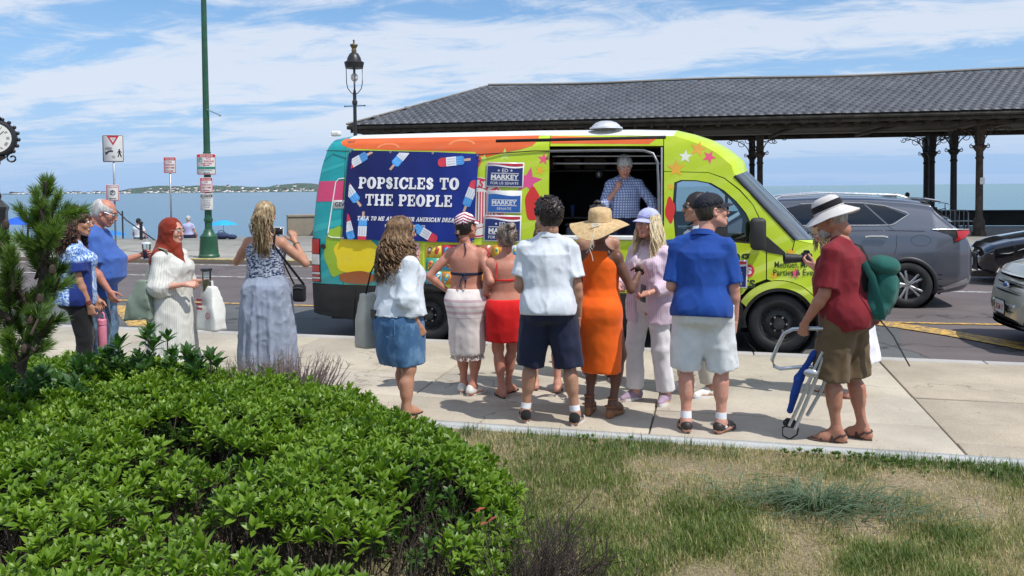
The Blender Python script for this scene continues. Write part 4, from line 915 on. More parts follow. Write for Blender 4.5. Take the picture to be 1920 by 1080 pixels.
# cab inside
cb=MB(); cb.rbox((5.0,.62,1.28),(.16,.5,.75),.06).rbox((5.18,.62,.95),(.55,.5,.18),.06).rbox((5.0,.62,1.75),(.11,.28,.22),.05).rbox((5.0,1.35,1.28),(.16,.5,.75),.06).rbox((5.0,1.35,1.75),(.11,.28,.22),.05); ob('cab_seat',cb,M('seat_black',(.02,.02,.022),.8),van)
ob('dashboard',MB().rbox((5.98,1.0,1.13),(.5,1.6,.32),.09,seg=2).bx(4.7,6.2,.25,1.8,.6,.64),mClad,van,smooth=50)
ob('steering_wheel',MB().tube([(5.70+.18*math.sin(a)*.45,1.35+.19*math.cos(a),1.38+.18*math.sin(a)) for a in np.linspace(0,2*math.pi,25)[:-1]],.015,6,closed=True),mRub,van)
# ------- printed wrap
def decal(name,poly,m_,off=.0016,par=None,smooth=40,holes=()): return ob(name,region(poly,holes,off=off,dx=.05 if min(p[0] for p in poly)<.3 else .4,dz=.1),m_,par or van,smooth=smooth)
decal('pink_stripe',[(.045,1.828),(.065,1.96),(.083,2.096),(.448,2.10),(.448,1.828)],mPink,off=.003)
for a,b in(((.10,2.2),(.44,2.34)),((.02,1.42),(.44,1.60)),((.0,.98),(.18,1.1))): decal('teal_facet',[(a[0],a[1]),(b[0],a[1]+.10),(b[0],b[1]),(a[0]+.03,b[1]-.08)],gloss('teal_light',(.03,.40,.40)))
decal('teal_upper_strip',[(.463,1.5),(.56,1.5),(.56,2.65),(.463,2.655)],mTeal)
decal('teal_lower_panel',[(.463,.739),(1.2,.729),(1.2,1.5),(.463,1.5)],mTeal)
decal('orange_band',[(.36,2.622),(.40,2.57),(.52,2.525),(1.2,2.49),(2.24,2.45),(2.24,2.25),(2.29,2.26),(2.33,2.33),(2.42,2.385),(2.60,2.43),(2.82,2.465),(2.97,2.51),(3.04,2.575),(3.05,2.645),(.40,2.662)],mOr)
decal('orange_strip',[(3.205,2.535),(4.42,2.50),(4.52,2.57),(3.205,2.632)],mOr)
for cx_,cz,a_ in((1.05,2.52,.16),(2.05,2.545,.18)):
    P=[(cx_+a_*math.cos(t),cz+.07*math.sin(t)) for t in np.linspace(math.pi,0,12)]+[(cx_+a_*.8*math.cos(t),cz+.045*math.sin(t)) for t in np.linspace(0,math.pi,12)]; decal('orange_curl',P,gloss('orange_light',(.85,.25,.10)),off=.003)
def sdec(x,z,r,c,rot=0.,off=.0018): 
    m_=gloss('star_%d%d%d'%tuple(int(v*99) for v in c),c); P=[(x+a,z+b) for a,b in star(r,rot=rot)]; decal('star',P,m_,off=off)
sdec(4.852,2.34,.085,(.75,.78,.66),.1); sdec(4.74,2.20,.11,(.82,.42,.03),.0); sdec(5.13,2.33,.085,(.80,.10,.20),.5); sdec(5.0,2.43,.10,(.80,.40,.05),.3); sdec(4.68,1.98,.05,(.82,.42,.03),.2)
sdec(2.62,2.40,.09,(.55,.72,.12),0); sdec(3.12,2.34,.08,(.80,.10,.20),.1); sdec(3.08,2.20,.07,(.82,.42,.03),.3); sdec(2.93,2.07,.18,(.70,.08,.25),.2); sdec(2.35,2.36,.06,(.55,.72,.12),.2)
sdec(5.90,.89,.0001,(.82,.42,.03))
sdec(5.96,1.0,.0001,(.82,.42,.03))
sdec(6.10,.955,.065,(.80,.10,.20),.2); sdec(5.86,.93,.055,(.82,.42,.03),.5); sdec(5.90,1.10,.0001,(.82,.42,.03)); sdec(6.05,1.20,.06,(.82,.42,.03),.1)
# plain colour splashes stand where the wrap carried cartoon figures
def blob(cx_,cz,rx,rz_,k,amp,ph=0.,n=40): return [(cx_+rx*(1+amp*math.sin(k*t+ph))*math.cos(t),cz+rz_*(1+amp*math.sin(k*t+ph))*math.sin(t)) for t in np.linspace(0,2*math.pi,n+1)[:-1]]
decal('green_splash',blob(.36,1.17,.17,.33,6,.06,.4),gloss('splash_green',(.30,.46,.03)),off=.0022); decal('yellow_splash',blob(.64,1.14,.30,.30,7,.07),gloss('splash_yellow',(.80,.62,.02)),off=.0030)
decal('brown_splash',blob(.66,.83,.27,.085,5,.05,1.),gloss('splash_brown',(.32,.10,.03)),off=.0042); 
decal('red_splash',blob(2.99,1.78,.095,.21,5,.05),gloss('splash_red',(.62,.03,.02)),off=.0022); decal('red_patch',blob(4.672,1.70,.055,.15,4,.10,.7),gloss('splash_red2',(.62,.03,.02)),off=.0022)
decal('blue_splash',[(4.61,1.20),(4.80,1.24),(4.92,1.34),(4.80,1.368),(4.61,1.34)],gloss('splash_blue',(.02,.10,.40)),off=.0022)
# crushed ice picture and the picture menu
tI=Nt('crushed_ice_print'); vI=tI.n('TexVoronoi',{},{'Vector':tI.co(),'Scale':45.},0); tI.fin(tI.mix(tI.ramp(vI,.25,.5),(.60,.04,.05),(.85,.55,.55)),.3)
decal('ice_print',[(1.205,.76),(1.52,.755),(1.52,1.29),(1.205,1.30)],tI.m,off=.0022)
menu=ob('menu_panel',region([(1.555,.715),(3.17,.705),(3.17,1.285),(1.555,1.295)],off=.006,rim=.006),gloss('menu_yellow',(.66,.72,.05)),van,smooth=30)
mcols=[(.02,.25,.62),(.75,.30,.05),(.05,.45,.70),(.70,.06,.08),(.80,.60,.06),(.30,.12,.06),(.05,.35,.25),(.75,.74,.70)]
mm=[gloss('menu_c%d'%i,c) for i,c in enumerate(mcols)]
for i in range(7):
    for j in range(3):
        x0=1.60+i*.222; z0=.765+j*.172; bgc=int(rng.integers(0,8)); til=ob('menu_tile',MB().prism([(x0,z0),(x0+.212,z0),(x0+.212,z0+.16),(x0,z0+.16)],-.0185,-.012),mm[bgc],menu,smooth=0,fixn=True)
        for q in range(2):
            cx_,cz=x0+.055+q*.10+rng.uniform(-.01,.01),z0+.085; kx=int(rng.integers(0,8)); kx=kx if kx!=bgc else (kx+3)%8; rr=rng.uniform(-.5,.5)
            sh_=[(cx_+a*math.cos(rr)-b*math.sin(rr),cz+a*math.sin(rr)+b*math.cos(rr)) for a,b in rrect(.05,.095,.023)]
            m1=MB().prism(sh_,-.0205,-.018); m1.prism([(cx_+a*math.cos(rr)-b*math.sin(rr),cz+a*math.sin(rr)+b*math.cos(rr)) for a,b in((-.007,-.085),(.007,-.085),(.007,-.045),(-.007,-.045))],-.0200,-.0188); ob('ice_lolly',m1,mm[kx],menu,smooth=0,fixn=True)
            m2_=MB().prism([(cx_+(a*math.cos(rr)-b*math.sin(rr))*.55,cz+.012+(a*math.sin(rr)+b*math.cos(rr))*.4) for a,b in rrect(.05,.095,.02)],-.0222,-.0208); ob('ice_lolly_face',m2_,mm[(kx+2)%8],menu,smooth=0,fixn=True)
# round badge, partly under the banner
bd=ob('badge',warp(flat([(.385*math.cos(a),.385*math.sin(a)) for a in np.linspace(0,2*math.pi,41)[:-1]]),.0026,2.26,1.74),gloss('badge_white',(.76,.74,.68)),van)
mRedP=gloss('badge_red',(.60,.02,.05)); ob('badge_ring',warp(ring2(.375,.355,40),.0038,2.26,1.74),mRedP,bd); ob('badge_ring',warp(ring2(.265,.255,40),.0038,2.26,1.74),mRedP,bd)
lt=MB()
for ch,a in (('S',78),('T',60),('A',43),('R',26)): lt.merge(warp(text(ch,.10,bold=.03),.0050,2.26+.31*math.cos(rad(a)),1.74+.31*math.sin(rad(a)),rot=rad(a-90)))
for ch,a in (('E',-28),('N',-47),('C',-9)): lt.merge(warp(text(ch,.10,bold=.03),.0050,2.26+.31*math.cos(rad(a)),1.74+.31*math.sin(rad(a)),rot=rad(a+90)))
for k in range(7): lt.merge(warp(flat([(-.008,-.2),(.008,-.2),(.008,.2),(-.008,.2)]),.0044,2.30+k*.035-.02,1.74))
ob('badge_lettering',lt,mRedP,bd,smooth=0)
mTxt=gloss('lettering_dark_green',(.02,.045,.015),dirt=0)
def serif(ch,h,bold=.012): return text(ch,h,bold=bold)
# ---- slab-serif display letters, built as soft solids
def glyph2(c):
    B=lambda x0,x1,y0,y1,r=.05:('b',x0,x1,y0,y1,r); E=lambda x,y,a,b:('e',x,y,a,b)
    G={'P':(.86,[B(.10,.36,0,1),B(0,.5,0,.13),B(0,.3,.87,1),E(.50,.70,.36,.305)],[E(.50,.70,.12,.16)],[B(.10,.36,0,1)]),
    'O':(1.0,[E(.5,.5,.5,.53)],[E(.5,.5,.15,.34)],[]),
    'I':(.5,[B(.12,.38,0,1),B(0,.5,0,.13),B(0,.5,.87,1)],[],[]),
    'C':(.92,[E(.5,.5,.5,.53)],[E(.52,.5,.20,.36),B(.66,1.2,.37,.64,.02)],[B(.80,.93,.62,.98,.05),E(.80,.22,.10,.10)]),
    'L':(.84,[B(.10,.36,0,1),B(0,.48,.87,1),B(0,.8,0,.15),B(.68,.84,0,.36)],[],[]),
    'E':(.86,[B(.10,.36,0,1),B(0,.80,.86,1),B(0,.82,0,.14),B(.3,.60,.45,.58),B(.68,.82,.66,1),B(.70,.86,0,.34),B(.52,.62,.34,.69)],[],[]),
    'T':(.92,[B(.33,.59,0,1),B(.2,.72,0,.13),B(0,.92,.86,1),B(0,.14,.62,1),B(.78,.92,.62,1)],[],[]),
    'H':(1.08,[B(.10,.36,0,1),B(.72,.98,0,1),B(0,.46,0,.13),B(.62,1.08,0,.13),B(0,.46,.87,1),B(.62,1.08,.87,1),B(.3,.8,.43,.57)],[],[]),
    'S':(.80,'S',[],[]),'U':(1.0,[B(.10,.36,.3,1),B(.66,.88,.3,1),B(0,.46,.87,1),B(.56,.98,.87,1),E(.49,.32,.39,.34)],[E(.51,.40,.14,.25),B(.37,.65,.4,1,.02)],[]),
    'M':(1.2,[B(.10,.3,0,1),B(.86,1.10,0,1),B(0,.4,0,.13),B(.76,1.2,0,.13),B(0,.3,.87,1),B(.9,1.2,.87,1),('l',.2,.92,.58,.2,.13),('l',.98,.92,.58,.2,.11)],[],[]),
    'R':(.98,[B(.10,.36,0,1),B(0,.46,0,.13),B(0,.3,.87,1),E(.50,.72,.34,.285),('l',.5,.5,.84,.08,.12)],[E(.50,.72,.12,.14)],[B(.10,.36,0,1)]),
    'A':(1.05,[('l',.5,.9,.16,.06,.10),('l',.55,.9,.86,.06,.14),B(.0,.36,0,.12),B(.64,1.05,0,.12),B(.3,.75,.30,.42)],[],[]),
    'N':(1.1,[B(.12,.28,0,1),B(.80,.98,0,1),B(0,.42,0,.13),B(0,.3,.87,1),B(.68,1.1,.87,1),('l',.22,.90,.88,.1,.14)],[],[]),
    'D':(1.0,[B(.10,.36,0,1),B(0,.4,0,.13),B(0,.4,.87,1),E(.45,.5,.52,.5)],[E(.47,.5,.20,.35),B(-.2,.10,.12,.88,.01)],[B(.10,.36,0,1)]),
    'K':(1.02,[B(.10,.36,0,1),B(0,.46,0,.13),B(0,.46,.87,1),('l',.4,.42,.8,.92,.08),('l',.5,.58,.88,.08,.12)],[],[]),
    'B':(.92,[B(.10,.36,0,1),B(0,.3,0,.13),B(0,.3,.87,1),E(.45,.74,.33,.26),E(.47,.28,.40,.28)],[E(.48,.74,.11,.12),E(.5,.28,.14,.13)],[B(.10,.36,0,1)]),
    'Y':(1.0,[B(.37,.63,0,.5),B(.22,.78,0,.13),('l',.48,.45,.18,.9,.12),('l',.52,.45,.82,.9,.09),B(0,.4,.87,1),B(.64,1.,.87,1)],[],[])}
    return G[c]
_gc={}
def slab_letter(c):
    if c in _gc: return _gc[c]
    w_,add,sub,add2=glyph2(c); h=.028; S=Sdf((-.06,-.06,-.05),(w_+.06,1.08,.05),h)
    def prim(t,mode='add'):
        if t[0]=='b':
            _,x0,x1,y0,y1,r=t; r=min(r,(x1-x0)/2,(y1-y0)/2); cc=((x0+x1)/2,(y0+y1)/2); hx,hy=(x1-x0)/2-r,(y1-y0)/2-r
            S.op(lambda P:np.hypot(np.maximum(np.abs(P[...,0]-cc[0])-hx,0),np.maximum(np.abs(P[...,1]-cc[1])-hy,0))+np.minimum(np.maximum(np.abs(P[...,0]-cc[0])-hx,np.abs(P[...,1]-cc[1])-hy),0)-r,(x0,y0,-.05),(x1,y1,.05),.05,mode)
        elif t[0]=='e':
            _,x,y,a,b=t; S.op(lambda P:(np.hypot((P[...,0]-x)/a,(P[...,1]-y)/b)-1)*min(a,b),(x-a,y-b,-.05),(x+a,y+b,.05),.02,mode)
        else:
            _,x0,y0,x1,y1,r=t; a=np.array([x0,y0]); d=np.array([x1-x0,y1-y0]); L2=d@d
            def fn(P): q=P[...,:2]-a; tt=np.clip(q@d/L2,0,1); return np.linalg.norm(q-tt[...,None]*d,axis=-1)-r
            S.op(fn,(min(x0,x1)-r,min(y0,y1)-r,-.05),(max(x0,x1)+r,max(y0,y1)+r,.05),.02,mode)
    if add=='S':
        pts=[(.62,.74,.11),(.52,.88,.11),(.36,.91,.11),(.20,.82,.13),(.18,.68,.14),(.32,.56,.15),(.50,.46,.15),(.62,.32,.14),(.58,.17,.13),(.42,.09,.11),(.26,.12,.11),(.16,.27,.11)]
        for (a,b,r),(c2,d2,r2) in zip(pts[:-1],pts[1:]): prim(('l',a,b,c2,d2,(r+r2)/2))
    else:
        for t in add: prim(t)
    for t in sub: prim(t,'sub')
    for t in add2: prim(t)
    P=np.stack(np.meshgrid(*S.ax,indexing='ij'),-1); S.F=np.maximum(S.F,np.abs(P[...,2])-.03)
    mb=S.mb(sm=0); V=mb.V[0]; V[:,2]=np.where(V[:,2]>0,.03,-.03); _gc[c]=(w_,mb); return _gc[c]
def slab_text(s,h,width=None,shear=0.,gap=.07):
    mb=MB(); x=0
    for ch in s:
        if ch==' ': x+=.55; continue
        if ch in '&,': continue
        w_,g=slab_letter(ch); mb.merge(g,t=(x,0,0)); x+=w_+gap
    tot=x-gap; kx=(width/tot) if width else h
    for i,V in enumerate(mb.V): mb.V[i]=np.stack([(V[:,0]-tot/2)*kx+shear*(V[:,1]-.5)*h,(V[:,1]-.5)*h,V[:,2]*.02],1)
    return mb
# small lettering on the cab
cabt=MB()
cabt.merge(warp(text('Methuen, MA',.075,bold=.008,width=.40),.004,6.07,1.052)); cabt.merge(warp(text('Parties & Events',.075,bold=.008,width=.55),.004,6.13,.965))
ob('cab_lettering',cabt,mTxt,van,smooth=0)
dt=MB(); dt.merge(warp(text('ing',.14,bold=.02,width=.26),.004,5.46,1.135)); dt.merge(warp(text('ts',.14,bold=.02,width=.14),.004,5.58,.84)); ob('door_lettering',dt,mTxt,fd,smooth=0)
decal('red_pill',[(5.28+p[0],.985+p[1]) for p in rrect(.72,.15,.07)],gloss('pill_red',(.62,.03,.08)),off=.003,par=fd); ob('pill_lettering',warp(text('s',.12,bold=.02,width=.07),.0045,5.575,.985),mVW,fd,smooth=0)
# plate GIV...
ob('number_plate',region([(.31,1.735),(.60,1.735),(.60,1.845),(.31,1.845)],off=.006,rim=.004),mSW,van,smooth=0); ob('plate_lettering',slab_text('I',.06).xf(RF,(.405,sy(.4,1.79)-.0085,1.79)).merge(warp(text('G',.06,bold=.012),.0085,.36,1.79)).merge(warp(text('V',.06,bold=.012),.0085,.445,1.79)),mSK,van,smooth=0)
# ================================================================ banner
VR=rotz(math.atan(.027)); VO=np.array([-5.2,9.60,ROADZ])
def vloc(p): return tuple(VR@np.array(p)+VO)
ban=thing('banner','dark blue banner with white lettering and ice pops hung on the van side','banner',vloc((0,0,0)),math.atan(.027))
def bw(x,z): return -.035-.010*math.sin(x*7+z*2)*math.sin(z*4+1)-.006*math.sin(x*19+z*5)-.012*max(0,(1.5-z))*math.sin(x*9)
tB=Nt('banner_vinyl'); sB=tB.sep(); tB.fin(tB.mix(tB.ramp(tB.math('ADD',sB[0],tB.math('MULTIPLY',sB[2],-.35)),-.4,2.0),(.006,.009,.085),(.007,.026,.24)),.38,spec=.4); tB.bump(tB.noise(3,3,.5),.2,.03)
bpoly=[(.457,1.337),(2.248,1.298),(2.289,2.42),(1.7,2.455),(1.1,2.48),(.514,2.502)]
ob('cloth',region(bpoly,off=0,dx=.06,dz=.06,wave=bw),tB.m,ban,smooth=180)
def onban(mb,off,x,z,rot=0.):
    o=MB(); A=RF@rotz(rot)
    for V in mb.V:
        W=V@A.T; W[:,0]+=x; W[:,2]+=z; W[:,1]+=np.array([sy(a,b)+bw(a,b) for a,b in zip(W[:,0],W[:,2])])-off; o.V.append(W)
    o.F=list(mb.F); o.n=mb.n; return o
mBL=M('banner_white',(.78,.78,.80),.4,var=.05); mSh=M('banner_shadow_print',(.004,.006,.07),.5,var=0)
tilt=-.022
lines=(('POPSICLES TO',.148,1.37,1.355,2.055,0.),('THE PEOPLE',.148,1.18,1.362,1.835,0.),('TALK TO ME ABOUT YOUR AMERICAN DREAM',.054,1.36,1.355,1.595,.25))
for s_,h_,w_,x_,z_,shr in lines:
    ob('lettering_shadow',onban(slab_text(s_,h_,w_,shr),.003,x_+h_*.05,z_-h_*.06,tilt),mSh,ban,smooth=0)
    ob('lettering',onban(slab_text(s_,h_,w_,shr),.0045,x_,z_,tilt),mBL,ban,smooth=0)
ob('lettering',onban(text('ED MARKEY | US SENATE',.036,bold=.012,width=.55),.004,1.33,1.50,tilt),mBL,ban,smooth=0)
mPR=M('pop_red',(.62,.04,.07),.4,var=.1); mPW=M('pop_white',(.74,.76,.80),.4,var=.05); mPB=M('pop_blue',(.06,.30,.72),.4,var=.1); mPS=M('pop_stick',(.55,.36,.27),.5,var=.1); mPB2=M('pop_blue_light',(.16,.45,.82),.4,var=.1); mPW2=M('pop_white_shade',(.52,.55,.62),.4,var=0)
def popc(x,z,rot,clip=None):
    L=.335; w_=.115
    def band(y0,y1,rt,rb):
        r=.05 if rt else .004; P=[]
        if rt: P=[(-w_/2,y0),(w_/2,y0)]+[(w_/2-r+r*math.cos(a),y1-r+r*math.sin(a)) for a in np.linspace(0,math.pi/2,5)]+[(-w_/2+r+r*math.cos(a),y1-r+r*math.sin(a)) for a in np.linspace(math.pi/2,math.pi,5)]
        elif rb: P=[(-w_/2+.02,y0),(w_/2-.02,y0),(w_/2,y0+.02),(w_/2,y1),(-w_/2,y1),(-w_/2,y0+.02)]
        else: P=[(-w_/2,y0),(w_/2,y0),(w_/2,y1),(-w_/2,y1)]
        return P
    def clipp(P):
        if clip is None: return P
        # keep the part inside the banner edge
        c,s=math.cos(rot),math.sin(rot); Q=[(x+a*c-b*s,z+a*s+b*c) for a,b in P]
        for (nx_,nz_,d_) in clip:
            R_=[]
            for i in range(len(Q)):
                A_=Q[i]; B_=Q[(i+1)%len(Q)]; fa=A_[0]*nx_+A_[1]*nz_-d_; fb=B_[0]*nx_+B_[1]*nz_-d_
                if fa<=0: R_.append(A_)
                if (fa<0)!=(fb<0): t_=fa/(fa-fb); R_.append((A_[0]+(B_[0]-A_[0])*t_,A_[1]+(B_[1]-A_[1])*t_))
            Q=R_
            if len(Q)<3: return None
        return [((a-x)*c+(b-z)*s,-(a-x)*s+(b-z)*c) for a,b in Q]
    root=None
    for P,mt,nm in ((band(-.065,.065,0,0),mPW,'pop_middle'),(band(.066,.175,1,0),mPR,'pop_tip'),(band(-.172,-.066,0,1),mPB,'pop_base'),([(-.016,-.255),(.016,-.255),(.016,-.173),(-.016,-.173)],mPS,'pop_stick')):
        P=clipp(P)
        if not P: continue
        o=ob(nm,onban(flat(P),.004,x,z,rot),mt,ban if root is None else root,smooth=0)
        if root is None: root=o
    g=MB()
    for q in(-1,0,1):
        P=clipp([(q*.032-.006,-.15),(q*.032+.006,-.15),(q*.032+.006,-.075),(q*.032-.006,-.075)])
        if P: g.merge(onban(flat(P),.0055,x,z,rot))
    if g.n: ob('pop_grooves',g,mPB2,root or ban,smooth=0)
    g=MB()
    for q in(-1,0,1):
        P=clipp([(q*.032-.006,-.055),(q*.032+.006,-.055),(q*.032+.006,.05),(q*.032-.006,.05)])
        if P: g.merge(onban(flat(P),.0055,x,z,rot))
    if g.n: ob('pop_grooves',g,mPW2,root or ban,smooth=0)
eL=(-1,.049,-.445); eR=(1,-.0365,2.185); eT=(.046,1,2.512); eB=(-.022,-1,-1.345)
CLP=[eL,eR,eT,eB]
for x,z,r in ((.625,2.355,117),(1.27,2.43,-40),(1.93,2.33,95),(.56,1.965,38),(.545,1.50,17),(.745,1.44,178-180+180),(1.61,1.41,-120),(2.20,1.92,-22)): 
    popc(x,z,rad(r),CLP)
for x,z in((.53,2.485),(1.10,2.465),(1.68,2.44),(2.275,2.405),(.47,1.35),(1.35,1.335),(2.235,1.315)): ob('eyelet',MB().lathe([(.006,.0),(.011,.003),(.016,.0)],(x,sy(x,z)+bw(x,z)-.004,z),10,R=rotx(rad(90))),mGalv,ban)
ob('cord',MB().tube([(.52,sy(.5,2.48)-.04,2.487),(.30,sy(.3,2.5)-.02,2.50),(.20,.09,2.50)],.006,5).tube([(2.28,sy(2.2,2.4)-.04,2.41),(2.6,sy(2.6,2.45)-.02,2.425),(3.0,sy(3,2.45)-.015,2.445),(3.2,sy(3.1,2.45)-.01,2.44)],.007,5),mRub,ban,smooth=60)
# ---- campaign placards
def placard(cx_,cz,w_,h_,kind,label,tilt_=0.,off=.012):
    rz=math.atan(.027); y_=sy(cx_,cz); sl=(sy(cx_,cz+.05)-sy(cx_,cz-.05))/.1
    t=thing('placard',label,'placard',vloc((cx_,y_-off-.004,cz)),rz,'campaign placards on the van'); t.rotation_euler=(-math.atan(sl),tilt_,rz)
    ob('card',MB().prism(rrect(w_,h_,.004,1),-.0,.004),mSW,t,smooth=0,fixn=True)
    mN=M('placard_navy',(.010,.022,.13),.4,var=.05) if kind!='b' else M('placard_blue',(.02,.10,.36),.4,var=.05); ww,hh=w_-.03,h_-.03
    lay=MB()
    top=[(ww/2-ww*i/10,hh/2-hh*(.16+.05*math.sin(i/10*math.pi*1.6+.4))) for i in range(11)]
    put(lay,flat([(-ww/2,-hh/2),(ww/2,-hh/2)]+top),0,0,-.0010); ob('blue_field',lay,mN,t,smooth=0)
    if kind!='b':
        top2=[(ww/2-ww*i/10,hh/2-hh*(.08+.05*math.sin(i/10*math.pi*1.6+.4))) for i in range(11)]
        lay=MB(); put(lay,flat(top2[::-1]+[(ww/2,hh/2),(-ww/2,hh/2)]),0,0,-.0012); ob('red_wave',lay,mSR,t,smooth=0)
    lay=MB()
    if kind=='b': items=[(text('AQUÍ CON',h_*.14,bold=.014,shear=.2,width=w_*.58),0,h_*.18),(text('MARKEY',h_*.18,bold=.03,width=w_*.72),0,-.03*h_),(text('SENATE',h_*.11,width=w_*.42),0,-h_*.30)]
    else: items=[(text('ED',h_*.15,bold=.006,width=w_*.16),0,h_*.17),(flat(star(h_*.06)),-w_*.17,h_*.17),(flat(star(h_*.06)),w_*.17,h_*.17),(text('MARKEY',h_*.19,bold=.035,width=w_*.74),0,-.09*h_),(text('FOR US SENATE',h_*.11,bold=.003,width=w_*.74),0,-h_*.34)]
    for z_ in ((.055,-.215) if kind!='b' else (.085,-.165)): items.append((flat([(-w_*.37,-.004),(w_*.37,-.004),(w_*.37,.004),(-w_*.37,.004)]),0,z_*h_))
    for s_,x,z in items: put(lay,s_,x,z,-.0022)
    ob('lettering',lay,mSW,t,smooth=0)
placard(2.633,2.150,.485,.315,'a','topmost navy campaign placard right of the banner',.03,.012); placard(2.63,1.81,.445,.285,'b','lighter blue Spanish campaign placard between two navy ones',.02,.010); placard(2.61,1.478,.48,.33,'a','lowest navy campaign placard beside the banner',.02,.012); placard(5.335,.95,.45,.33,'a','navy campaign placard on the front door behind the blue polo',.02,.014)
# ================================================================ parked and passing cars
def carpaint(name,c,metal=.5,rough=.3):
    t=Nt(name); d=t.ramp(t.noise(1.6,6,.6),.45,.8,0,.10); t.fin(t.mix(d,c,(.25,.23,.20)),rough,metal); t.b.inputs['Coat Weight'].default_value=1.; t.b.inputs['Coat Roughness'].default_value=.03
    t.bump(t.noise(900,2,.5),.02,.001); return t.m
mChrome=M('chrome',(.80,.81,.82),.22,metal=.7,var=0); mAlloy=M('alloy_wheel',(.60,.61,.63),.25,metal=.85,var=.05); mTyre=mRub
class Car:
    def __init__(s,name,label,cat,loc,rz,L,W,prof,zb,belt,tum,plan,wx,wr,paint,group=None,cladc=None,zclad=0):
        s.L,s.W=L,W; s.prof=np.array(prof); s.zb=np.array(zb); s.belt=belt; s.tum=tum; s.plan=np.array(plan); s.wx=wx; s.wr=wr; s.paint=paint
        s.t=thing(name,label,cat,loc,rz,group)
        xs_=np.unique(np.concatenate([np.linspace(0,L,150),s.prof[:,0]])); n1=26; n2=12; G=np.zeros((len(xs_),(n1+n2)*2+2,3))
        for i,x in enumerate(xs_):
            zt=np.interp(x,s.prof[:,0],s.prof[:,1]); zl=np.interp(x,s.zb[:,0],s.zb[:,1]); sh=min(.10,(zt-zl)*.25)
            zz_=np.linspace(zl,zt-sh,n1); hw=s.hw(x,zz_); h0=hw[-1]; t_=np.linspace(0,math.pi/2,n2+1)[1:]
            yy=np.concatenate([[max(hw[0]-.12,0)],hw,h0*np.cos(t_)**.55]); zz2=np.concatenate([[zl+0.0],zz_,zt-sh+sh*np.sin(t_)**.9]); yy[-1]=0
            half=np.stack([np.full(len(yy),x),yy,zz2],1); G[i,:len(half)]=half; o=half[::-1].copy(); o[:,1]*=-1; G[i,len(half):len(half)*2-1]=o[1:]; k_=len(half)*2-1
        G=G[:,:k_]
        bm=bmesh.new(); vv_=[[bm.verts.new(p) for p in r] for r in G]
        for i in range(len(xs_)-1):
            for j in range(k_-1): bm.faces.new((vv_[i][j],vv_[i][j+1],vv_[i+1][j+1],vv_[i+1][j]))
        bm.faces.new([v for v in vv_[0]]); bm.faces.new([v for v in vv_[-1]][::-1])
        ra=wr+.055
        dl=[f for f in bm.faces if any(math.hypot(f.calc_center_median().x-w_,f.calc_center_median().z-wr)<ra for w_ in wx) and abs(f.calc_center_median().y)>s.W/2-.35]
        bmesh.ops.delete(bm,geom=dl,context='FACES'); bmesh.ops.remove_doubles(bm,verts=bm.verts,dist=1e-5); bmesh.ops.recalc_face_normals(bm,faces=bm.faces)
        me=bpy.data.meshes.new('body'); bm.to_mesh(me); bm.free(); me.materials.append(paint); me.shade_smooth(); me.set_sharp_from_angle(angle=rad(38)); link('body',me,s.t)
        for sd in(-1,1):
            for w_ in wx:
                lip=MB(); P=[]
                for a in np.linspace(-.35,math.pi+.35,34):
                    x,z=w_+(ra-.004)*math.cos(a),wr+(ra-.004)*math.sin(a); P.append((x,sd*(s.hw(x,np.array([z]))[0]-.004),z))
                lip.tube(P,.034,8,flat=.55,up=(0,1,0)); ob('wheel_arch',lip,cladc or paint,s.t,smooth=60)
                R=rotx(rad(90)); ob('wheel_well',MB().lathe([(.02,-.28),(ra+.01,-.28),(ra+.01,.0)] if False else [(0.01,.0),(ra+.012,.0),(ra+.012,.34)],(w_,sd*(s.W/2-.40) ,wr),24,R=rotx(rad(90)) if sd<0 else rotx(rad(-90))),mDarkIn,s.t)
                wheel(s.t,w_,sd*(s.W/2-.015),wr,wr,.23,mAlloy,'alloy',side=sd)
        ob('floor_pan',MB().bx(.5,L-.5,-s.W/2+.3,s.W/2-.3,zb[0][1]-.02,.5),mDarkIn,s.t,smooth=0)
    def hw(s,x,z):
        zl=np.interp(x,s.zb[:,0],s.zb[:,1]); b=s.W/2-np.interp(x,s.plan[:,0],s.plan[:,1])
        z=np.asarray(z,float); up=np.clip(z-s.belt,0,None); mid=.030*np.clip(np.abs(z-.72)-.15,0,None)**1.2/.3; lo=.08*np.clip((zl+.14-z)/.14,0,1)**2
        shoulder=.035*np.clip((z-s.belt+.12)/.12,0,1)**2
        return b-mid-lo-shoulder-up*s.tum-.10*np.clip(up-.05,0,None)**2
    def side(s,name,poly,mat,sd=1,off=.004,holes=(),par=None,rim=0,dx=.12,dz=.06):
        global sy
        keep=sy; sy=lambda x,z:-float(s.hw(x,np.array([z]))[0])
        try: mb=region(poly,holes,off=off,rim=rim,dx=dx,dz=dz)
        finally: sy=keep
        if sd>0:
            for V in mb.V: V[:,1]*=-1
        return ob(name,mb,mat,par or s.t,smooth=40,fixn=False)
    def line(s,name,pts,r,mat,sd=1,off=.004,par=None):
        P=[(x,sd*(float(s.hw(x,np.array([z]))[0])+off),z) for x,z in pts]; return ob(name,MB().tube(P,r,6,up=(0,1,0)),mat,par or s.t,smooth=60)
